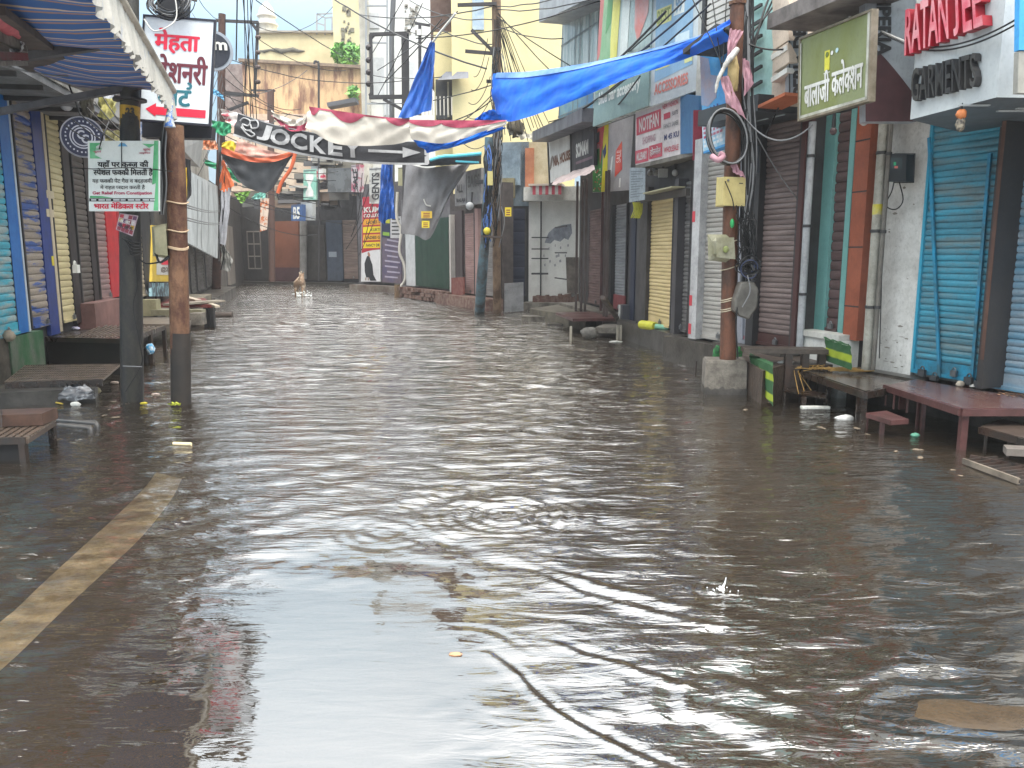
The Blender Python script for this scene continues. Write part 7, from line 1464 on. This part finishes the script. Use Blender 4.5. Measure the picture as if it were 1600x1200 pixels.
for p in (p2, p2.lerp(p3, .6), p3): leg(t, p, .05, WETIRON)
mb = MB(); mb.tube([G(142, 541, .3), G(190, 541, .3)], .012, mat('#8f9a5a', None, .5), 6); mb.build('pipe_trim', t)
t = thing('blue_bag', 'blue and white plastic packet tied under the slatted platform', 'bag', G(234, 548, .2)); mb = MB(); mb.ball(G(235, 545, .22), .06, mat('#3f8ab5', '#c3cdd3', .4, scale=20, lo=.45, hi=.55), 8, (1, .6, 1.1), .5); mb.build('packet', t)
t = thing('small_bucket', 'small black bucket beside the foot of the black pole', 'bucket', G(232, 565)); a = G(233, 566); mb = MB(); mb.tube([a - Vector((0, 0, .05)), a + Vector((0, 0, .2))], [.07, .09], BLACK, 12); mb.build('pail', t)
t = thing('trash_scrap', 'lilac and white cup scrap on the black slatted platform', 'litter', G(118, 513, .45)); mb = MB(); mb.ball(G(118, 513, .45), .045, mat('#a39fc4', '#cfcdd6', .5), 7, (1.3, .8, .5), .4); mb.build('cup', t)
# further left benches with red tops
t = thing('shop_platform', 'low dark red table with stacked boards right behind the rusty pole', 'platform', G(290, 490))
wedge([G(240, 476, .48), G(333, 476, .48), G(320, 466, .48), G(244, 464, .48)], .06, mat('#5a2624', '#6b3330', .4, dirt=.3), 'top', t)
for px in (246, 322, 331): leg(t, G(px, 478, .43), .09, BLACK)
mb = MB(); mb.bar(G(262, 476, .52), G(345, 470, .52), .25, .04, mat('#8b8478', '#6d675c', .5)); mb.bar(G(280, 462, .56), G(310, 470, .52), .12, .05, mat('#a3998b', None, .6)); mb.bar(G(318, 472, .5), G(340, 479, .45), .1, .04, mat('#9c9384', None, .6)); mb.build('board', t)
t = thing('shop_platform', 'pale grating step with cream block between the two left poles', 'platform', G(240, 500))
wedge([G(205, 506, .36), G(296, 507, .36), G(300, 496, .36), G(212, 496, .36)], .07, mat('#57504a', '#6b635a', .35, scale=10, dirt=.4), 'grating', t)
mb = MB(); mb.obox(G(221, 494, .36), (.28, 0, 0), (0, .2, 0), (0, 0, .3), mat('#8f8b6e', '#7d795f', .6, dirt=.3)); mb.obox(G(236, 493, .38), (.9, .05, 0), (0, .2, 0), (0, 0, .1), mat('#7d7a66', '#67644f', .6)); mb.build('cream_block', t)
mb = MB(); mb.obox(G(296, 508, .28), (.2, 0, 0), (0, .25, 0), (0, 0, .2), CONC); mb.build('end_block', t)
t = thing('floating_plank', 'thick wooden plank end sticking out of the red table into the water', 'plank', G(350, 493)); mb = MB(); mb.tube([G(325, 492, .05), G(363, 492, .05)], .07, mat('#4a403a', '#37302b', .6), 8); mb.build('log', t)
t = thing('rubble_pile', 'grey rubble and litter pile under the white hanging panel', 'rubble', G(310, 440, .2)); mb = MB()
for k in range(60): p = G(286 + 46 * RND.random(), 442 + 8 * RND.random(), .15 + .2 * RND.random()); mb.ball(p, .06 + .13 * RND.random(), mat(RND.choice(['#6b6761', '#8f8c86', '#4b4743', '#77655a', '#a8a6a0']), None, .7), 4, (1, 1, .7), .7, k)
mb.build('lumps', t)
# near left bench
t = thing('slatted_bench', 'dark slatted steel bench at the near left edge standing in the water', 'bench', G(40, 715))
zs = .18; q1, q2, q3, q4 = G(-60, 686, zs), G(40, 684, zs), G(84, 656, zs), G(0, 654, zs)
mb = MB()
for k in range(9): f = k / 8; mb.bar(q1.lerp(q2, f), q4.lerp(q3, f), .035, .02, mat('#54483f', '#6a5c50', .2, scale=6, st=(1, 5, 1), dirt=.4, spec=.7))
mb.build('seat_slats', t)
mb = MB(); mb.bar(q1 - Vector((0, 0, .02)), q2 - Vector((0, 0, .02)), .03, .05, WETIRON); mb.bar(q2 - Vector((0, 0, .02)), q3 - Vector((0, 0, .02)), .03, .05, mat('#5b4d44', '#463a33', .3)); mb.build('seat_frame', t)
for p in (q2 - Vector((.03, -.01, 0)), q3 - Vector((.02, 0, .0))): leg(t, p, .045, WETIRON)
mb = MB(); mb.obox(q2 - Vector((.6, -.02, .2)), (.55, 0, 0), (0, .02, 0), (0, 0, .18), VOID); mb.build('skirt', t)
t = thing('wooden_crate', 'wet brown crate corner on the slatted bench at the left edge', 'crate', G(5, 655, .25)); mb = MB(); a = G(-30, 668, .195); mb.obox(a, (.42, .08, 0), (-.02, .25, 0), (0, 0, .09), mat('#5b4338', '#43322a', .4, dirt=.4)); mb.tube([G(2, 668, .25), G(2, 640, .3)], .006, IRON, 5); mb.build('box', t)
t = thing('floating_pipes', 'pair of black pipes with elbow ends lying in the water beside the slatted bench', 'pipe', G(120, 668)); 
for p, q in (((88, 657, .05), (150, 661, .05)), ((92, 664, .04), (140, 668, .04))):
    a, b = G(*p), G(*q); mb = MB(); mb.tube([a, b, b + Vector((.012, -.01, -.02)), b + Vector((.012, -.012, -.08))], [.022, .022, .026, .024], mat('#2a2a2b', '#4b4845', .3, spec=.6), 10); mb.build('pipe', t)
# litter
def lit(name, lab, px, py, r, sq, m, z=.01, rough=.35, seed=1, cat='litter'):
    t = thing(name, lab, cat, G(px, py)); mb = MB(); mb.ball(G(px, py, z), r, m, 9, sq, rough, seed); mb.build('lump', t)
FO = mat('#cfcfc9', '#bdbdb6', .6, scale=20, dirt=.2)
t = thing('plastic_bag', 'dark grey transparent rubbish bag floating near the slab on the left', 'bag', G(118, 620)); mb = MB(); c = G(120, 622, .04)
mb.grid(lambda u, v: c + Vector(((.19 * math.cos(2 * math.pi * u)) * (1 - v ** 3 * .55), .13 * math.sin(2 * math.pi * u) * (1 - v ** 3 * .55), .13 * v)) + Vector((.03 * noise.noise(Vector((u * 9, v * 6, 1))), .02 * noise.noise(Vector((u * 9, v * 6, 4))), .03 * noise.noise(Vector((u * 11, v * 3, 8)))))* 1, 40, 12, mat('#4a4c50', '#8f9296', .25, scale=16, lo=.5, hi=.62, spec=.7)); mb.build('bag', t)
lit('foam_piece', 'white crumpled foam cup in front of the rubbish bag', 118, 632, .045, (1.1, .7, .6), FO, .02)
lit('foam_piece', 'cream paper lump at the right side of the rubbish bag', 150, 610, .05, (.9, .7, .8), mat('#b9b093', '#a39a7c', .6), .05, .5, 3)
lit('foam_piece', 'small tan scrap on the water between bag and black pole', 179, 598, .035, (1.4, .8, .5), mat('#a8988c', None, .6), .02, .4, 4)
lit('foam_piece', 'pink white scrap left of the rusty pole foot', 243, 616, .03, (1.4, .6, .4), mat('#b9a69c', None, .6), .012, .4, 5)
lit('foam_piece', 'yellow crumb at the foot of the black pole', 225, 630, .02, (1.8, .8, .6), mat('#b5a62f', None, .6), .01, .4, 6)
t = thing('floating_stick', 'short cream foam stick floating below the rusty pole', 'litter', G(285, 694)); mb = MB(); mb.tube([G(271, 693, .01), G(299, 694, .01)], .014, mat('#c5b795', None, .6), 8); mb.build('stick', t)
t = thing('floating_stick', 'yellow leaf strip floating before the left slab', 'litter', G(88, 628)); mb = MB(); mb.tube([G(77, 627, .012), G(98, 631, .012)], [.012, .008], mat('#a8923c', None, .6), 6); mb.build('stick', t)
t = thing('floating_foam', 'thin white foam sheet floating before the black table step', 'litter', G(1275, 638)); mb = MB(); mb.obox(G(1253, 640, .0), G(1298, 640, .0) - G(1253, 640, .0), (.0, .06, 0), (0, 0, .03), FO); mb.build('sheet', t, .006)
lit('floating_foam', 'white wet foam lump floating left of the hanging step', 1320, 654, .085, (1.0, .5, .38), mat('#d9d9d6', '#c9c9c5', .5), .005, .4, 8)
lit('foam_piece', 'white crumpled cup on the maroon platform edge', 1500, 600, .03, (1.3, .8, .9), mat('#c9bfae', '#b0a594', .6), .34, .4, 9)
lit('foam_piece', 'white wrapper on the maroon platform under the black post', 1528, 603, .045, (1.7, .8, .35), FO, .33, .6, 10)
lit('foam_piece', 'white scrap on the wet ledge before the silver shutter', 1040, 502, .04, (1, .8, 1), FO, .4, .4, 11)
lit('foam_piece', 'white paper scrap on the dark stone ledge', 1228, 566, .05, (1.6, .8, .4), FO, .37, .5, 12)
lit('foam_piece', 'mint scrap tied at the foot of the thin maroon leg', 1430, 680, .03, (1.2, .8, .6), mat('#5f9a83', None, .5), .01, .4, 13)
lit('foam_piece', 'white floating litter before the long stone ledge', 962, 534, .06, (1.8, .6, .3), FO, .005, .5, 14)
lit('foam_piece', 'tan scrap floating in the middle of the near water', 712, 1022, .016, (1.5, .8, .3), mat('#a07a5c', None, .6), .002, .5, 15)
t = thing('leaf_scrap', 'lime green leaf cluster at the foot of the rusty pole on the left', 'leaf', G(278, 632)); mb = MB(); LM = mat('#9aa82c', '#b5bb3f', .6)
for k in range(12): p = G(270 + 16 * RND.random(), 633, .01 + .02 * RND.random()) - Vector((0, .03, 0)); a = RND.random() * 6.28; mb.add([p, p + Vector((.05 * math.cos(a), .03 * math.sin(a), .02)), p + Vector((.03 * math.cos(a + 1), .04 * math.sin(a + 1), .035))], [(0, 1, 2)], LM)
mb.build('leaves', t)
t = thing('leaf_scrap', 'yellow green leaf floating just below the rusty pole foot', 'leaf', G(272, 668)); mb = MB(); p = G(268, 668, .006); mb.add([p, p + Vector((.04, -.012, .004)), p + Vector((.09, 0, .004)), p + Vector((.05, .02, .004))], [(0, 1, 2, 3)], LM); mb.build('leaves', t)
t = thing('litter_heap', 'brown wet leaf litter on the maroon platform at the right edge', 'litter', G(1590, 612, .33)); mb = MB()
for k in range(160): p = G(1560 + 60 * RND.random(), 606 + 14 * RND.random(), .325) ; a = RND.random() * 6.28; s = .012 + .02 * RND.random(); mb.add([p, p + Vector((s * math.cos(a), s * math.sin(a), .006)), p + Vector((s * math.cos(a + 1.3), s * math.sin(a + 1.3), .003))], [(0, 1, 2)], mat(RND.choice(['#6b4a38', '#8b6f58', '#4a3a30', '#9c8c7c']), None, .7, dirt=0))
mb.build('leaves', t)
# loose scraps drifting along both kerbs
src = None
for k in range(22):
    if k % 2: p = G(1010 + 480 * RND.random(), 0, 0) if 0 else None
    side = k % 2; f = RND.random()
    px, py = ((1060 + 440 * f, 585 + 130 * f + 30 * RND.random()) if side else (250 - 170 * f, 600 + 60 * f + 40 * RND.random()))
    p = G(px, py, .004)
    if src is None:
        mb = MB(); mb.ball(p, .022, mat('#6b5f50', '#4f463b', .6), 6, (1.5, .8, .35), .6, 3); src = mb.build('litter_scrap'); o = src
    else: o = src.copy(); COL.objects.link(o)
    o.location = (p.x, p.y, -.002); o.rotation_euler = (0, 0, 6.28 * RND.random()); s_ = .5 + .9 * RND.random(); o.scale = (s_, s_, s_)
    tag(o, 'tiny brown grey scrap drifting on the water near the kerb', 'litter', 'tiny scraps drifting along the kerbs')
# water splash
t = thing('water_splash', 'small rain drop splash on the right half of the near water', 'splash', G(1130, 925)); mb = MB(); wm = mat('#d3d9db', None, .1, dirt=0, spec=.8); c = G(1128, 922)
mb.tube(crom([c, c + Vector((.004, 0, .015)), c + Vector((.012, 0, .035)), c + Vector((.016, 0, .06))], 8), [.02, .014, .008, .006, .005, .004, .003, .0025, .002], wm, 7)
for k in range(14): a = RND.random() * 6.28; r = .02 + .06 * RND.random(); mb.ball(c + Vector((r * math.cos(a), r * .5 * math.sin(a), .006)), .003, wm, 4)
mb.build('crown', t)

# ======================= DOG walking away
def dog():
    t = thing('dog', 'tan and white stray dog wading away through the water at the far bend', 'dog', G(468, 462))
    c = G(468, 463); fx = Vector((-.08, 1, 0)).normalized(); rt = Vector((fx.y, -fx.x, 0))
    J = {'pel': (0, 0, .50), 'sp1': (.18, 0, .52), 'sp2': (.38, 0, .52), 'nk': (.50, 0, .60), 'hd': (.60, 0, .70), 'mz': (.72, 0, .67),
         'tl1': (-.12, -.02, .58), 'tl2': (-.14, -.08, .74), 'tl3': (-.06, -.12, .88),
         'hl': (-.02, .11, .44), 'kl': (.05, .13, .30), 'ol': (-.09, .12, .18), 'pl': (-.03, .12, .0), 'fl': (-.02, .12, -.08),
         'hr': (-.02, -.11, .44), 'kr': (-.02, -.13, .30), 'or': (-.16, -.12, .18), 'pr': (-.12, -.12, .0), 'fr': (-.1, -.12, -.08),
         'sl': (.38, .10, .44), 'el': (.34, .11, .28), 'wl': (.38, .11, .12), 'gl': (.38, .11, -.08), 'sr': (.38, -.10, .44), 'er': (.36, -.11, .28), 'wr': (.46, -.11, .14), 'gr': (.44, -.11, -.08),
         'ear1': (.58, .06, .76), 'ear2': (.57, .09, .83), 'far1': (.58, -.06, .76), 'far2': (.57, -.09, .83)}
    R = {'pel': .135, 'sp1': .13, 'sp2': .15, 'nk': .10, 'hd': .085, 'mz': .04, 'tl1': .03, 'tl2': .028, 'tl3': .014, 'hl': .095, 'hr': .095, 'kl': .06, 'kr': .06, 'ol': .03, 'or': .03, 'pl': .026, 'pr': .026, 'fl': .03, 'fr': .03,
         'sl': .07, 'sr': .07, 'el': .045, 'er': .045, 'wl': .03, 'wr': .03, 'gl': .03, 'gr': .03, 'ear1': .03, 'ear2': .012, 'far1': .03, 'far2': .012}
    E = ['pel-sp1', 'sp1-sp2', 'sp2-nk', 'nk-hd', 'hd-mz', 'pel-tl1', 'tl1-tl2', 'tl2-tl3', 'pel-hl', 'hl-kl', 'kl-ol', 'ol-pl', 'pl-fl', 'pel-hr', 'hr-kr', 'kr-or', 'or-pr', 'pr-fr', 'sp2-sl', 'sl-el', 'el-wl', 'wl-gl', 'sp2-sr', 'sr-er', 'er-wr', 'wr-gr', 'hd-ear1', 'ear1-ear2', 'hd-far1', 'far1-far2']
    ks = list(J); me = bpy.data.meshes.new('body'); org = c
    me.from_pydata([tuple((fx * J[k][0] + rt * -J[k][1] + Vector((0, 0, J[k][2])))) for k in ks], [tuple(ks.index(x) for x in q.split('-')) for q in E], [])
    o = bpy.data.objects.new('body', me); COL.objects.link(o); o.parent = t; o.location = org - t.location
    sk = o.modifiers.new('skin', 'SKIN'); sk.use_smooth_shade = True; ss = o.modifiers.new('sub', 'SUBSURF'); ss.levels = 2; ss.render_levels = 2
    for i, k in enumerate(ks): v = me.skin_vertices[0].data[i]; v.radius = (R[k], R[k]); v.use_root = (k == 'pel')
    me.materials.append(mat('#75604d', '#a69a89', .85, scale=3.2, lo=.5, hi=.58, dirt=.1))
    mb = MB(); sp = mat('#d5dad9', None, .15, dirt=0, spec=.7)
    for k in range(60): a = RND.random() * 6.28; r = .05 + .3 * RND.random(); p = c + Vector((r * math.cos(a) + .1, r * math.sin(a) - .05, .02 + .16 * RND.random() ** 2)); mb.ball(p, .008 + .02 * RND.random(), sp, 4, (1.4, 1, .8))
    s = mb.build('water_splash'); tag(s, 'white splash of drops round the legs of the wading dog', 'splash')
dog()

# ======================= OVERHEAD WIRES
def wire(a, b, sag, r=.012, m=None, lab=None, n=18):
    """a,b = (px,py,depth)"""
    A, B = D(*a), D(*b); P = [A.lerp(B, i / n) - Vector((0, 0, sag * 4 * (i / n) * (1 - i / n))) for i in range(n + 1)]
    if a[2] > 12: P = [p + Vector((0, 0, .02 * noise.noise(Vector((p.x * 2, p.y, a[0]))))) for p in P]
    mb = MB(); mb.tube(P, r, m or CABLE, 5); o = mb.build('overhead_wire'); tag(o, lab or 'thin dark overhead wire strung across the street', 'wire', 'overhead wires'); return o
wire((1266, -8, 8.3), (1432, 72, 6.7), .02, .009, CABLEW, 'upper pale cable of the pair crossing the olive sign')
wire((1270, -4, 8.3), (1434, 77, 6.7), .02, .008, CABLEG, 'lower pale cable of the pair crossing the olive sign')
wire((1432, 72, 6.7), (1640, -5, 5.2), .10, .007, CABLE, 'upper black cable of the pair crossing the red block letters')
wire((1434, 77, 6.7), (1640, 3, 5.2), .10, .007, CABLE, 'lower black cable of the pair crossing the red block letters')
wire((1270, 195, 8.0), (1165, 185, 8.5), .18, .009, CABLEG, 'grey cable sagging from the olive sign corner to the rusty pole')
wire((1166, 180, 8.5), (1245, 310, 9.0), .05, .006, CABLEG, 'thin grey wire slanting across the dark brown shutter')
wire((1210, -20, 8.7), (1170, 112, 8.5), -.12, .012, CABLE, 'thick black cable bulging over the aqua wall')
wire((1168, 68, 8.5), (1255, 68, 8.4), .06, .009, CABLE, 'black cable sagging from the rusty pole to the sideways black letters')
wire((1255, 70, 8.4), (1195, 213, 8.8), .05, .008, CABLE, 'black cable dropping across the cream ledge boxes')
wire((1165, 90, 8.6), (1212, -10, 8.7), .0, .01, CABLE, 'straight black cable rising right from the rusty pole top')
wire((1168, 62, 8.6), (1240, -30, 8.7), .0, .01, CABLE, 'straight black cable rising further right from the rusty pole top')
for k, (x1, y1) in enumerate(((1040, 20), (1085, 5), (1120, -20))): wire((1128, 100 + 12 * k, 8.5), (x1 + 20, y1 - 70, 8.9), .0, .006, CABLE)
# fan from central brown pole top to the right
C0 = (776, 20, 19.6)
for k, (x, y, Y, sg) in enumerate(((960, -30, 13, .1), (1010, -30, 12, .15), (880, 130, 20, .05), (905, 110, 18, .05), (850, 200, 21, .1), (830, 205, 21, .1), (880, 60, 18, .1), (800, 205, 21, .1))): wire((776 + k % 3, 10 + 5 * k, 19.6), (x, y, Y), sg, .012)
for k in range(10): wire((772 + 1.5 * k, 30, 19.5), (780 + 9 * k, 200 + 10 * (k % 3), 19.5 + .2 * k), .05, .009, CABLE, n=8)
for x0, y0, x1, y1, Y1 in ((858, 190, 1010, 95, 12), (862, 195, 1110, 5, 9.5), (900, 215, 1000, 120, 12), (800, 130, 1015, 72, 12), (900, 135, 1130, -60, 9), (650, 60, 940, 0, 16)): wire((x0, y0, 18), (x1, y1, Y1), .15, .012)
wire((848, 168, 19), (1040, 18, 11), .2, .018, CABLE, 'double thick black cable climbing right before the green billboard')
wire((850, 172, 19), (1150, -50, 8.5), .2, .014)
# left over sky bundle
for k, (x0, x1, y1) in enumerate(((371, 369, 94), (381, 385, 190), (386, 392, 200), (390, 402, 205), (396, 372, 250), (378, 400, 230))): wire((x0, -20, 24), (x1, y1, 26), .0, .022 if k == 0 else .014)
for a, b, sg, r in (((345, 60, 26.4), (300, 20, 30), .2, .012), ((345, 30, 26.4), (300, -20, 22), .2, .01), ((403, 60, 26.4), (540, 110, 32), .3, .012), ((330, 82, 26), (640, 125, 27), .4, .014), ((400, 0, 24), (560, 100, 34), .1, .016), ((510, -10, 26), (760, 108, 19.7), .2, .022),
                    ((560, 22, 28), (776, 8, 19.6), .2, .016), ((640, 0, 27), (776, 30, 19.6), .2, .014), ((345, 95, 26.4), (470, 170, 30), .5, .012), ((400, 40, 26.4), (520, 10, 32), .5, .012), ((350, 150, 26.3), (480, 110, 34), .3, .012), ((570, 115, 30), (690, 120, 24), .1, .014), ((580, 160, 28), (776, 130, 19.6), .2, .014),
                    ((690, 30, 22), (600, 130, 27), .05, .018), ((715, 18, 21), (590, 110, 27), .05, .014), ((676, 66, 21), (712, 20, 20.5), .0, .03), ((630, 0, 26), (578, 90, 28), 0, .014), ((660, 5, 25), (590, 150, 28), .05, .014), ((640, 50, 26), (700, 50, 22), .1, .012), ((650, 20, 25), (776, 70, 19.6), .2, .014), ((660, 195, 20), (776, 150, 19.5), .2, .014), ((640, 215, 20), (776, 140, 19.5), .3, .012)):
    wire(a, b, sg, r, CABLE if r < .03 else CABLEW)
for k in range(8): wire((343 + k, 60 + 14 * k, 26.3), (300 + 25 * RND.random(), 120 + 22 * k, 24), .2, .01)
for k in range(8): wire((348, 120 + 14 * k, 26.3), (430 + 60 * RND.random(), 170 + 30 * RND.random(), 30), .5 * RND.random(), .012)
for k in range(10): wire((348, 210 + 12 * k, 26.3), (470 + 80 * RND.random(), 240 + 14 * k, 33), .4 * RND.random(), .014)
for k in range(8): wire((550 + 8 * k, 262 + 4 * k, 31), (540 + 30 * RND.random(), 330 + 10 * k, 31), .1, .014, n=8)
for k in range(4): wire((285, 318 + 18 * (k % 2) + 2 * k, 7.95), (342 + 6 * (k % 2), 328 + 18 * (k % 2) + k, 26.2), .05, .008, CABLEG)
for k in range(6): wire((222, 225 + 5 * k, 8.2), (160 - 12 * k, 150 + 9 * k, 8.4), .05, .006, n=8)
wire((0, 102, 6), (135, 118, 8.2), .03, .006, CABLEG, 'thin grey wire below the left gutter')
wire((300, 0, 8.4), (312, -60, 8.4), 0, .05, mat('#57504a', None, .7), 'short slanting dark beam above the white Hindi sign')
for k in range(6): wire((762 + 2 * k, 60 + 30 * k, 19.5), (740 - 4 * k, 120 + 20 * k, 19.6), .25, .009, n=10)

# thin rain haze in the street air
mb = MB(); hm = bpy.data.materials.new('rain_haze'); hm.use_nodes = True; q = hm.node_tree; q.nodes.clear()
ho = q.nodes.new('ShaderNodeOutputMaterial'); hv = q.nodes.new('ShaderNodeVolumePrincipled'); hv.inputs['Color'].default_value = (.93, .96, 1, 1); hv.inputs['Density'].default_value = .0012; q.links.new(hv.outputs[0], ho.inputs['Volume'])
mb.box(-412, -66, -1.2, 412, 906, 18, hm); o = mb.build('haze'); o['kind'] = 'stuff'
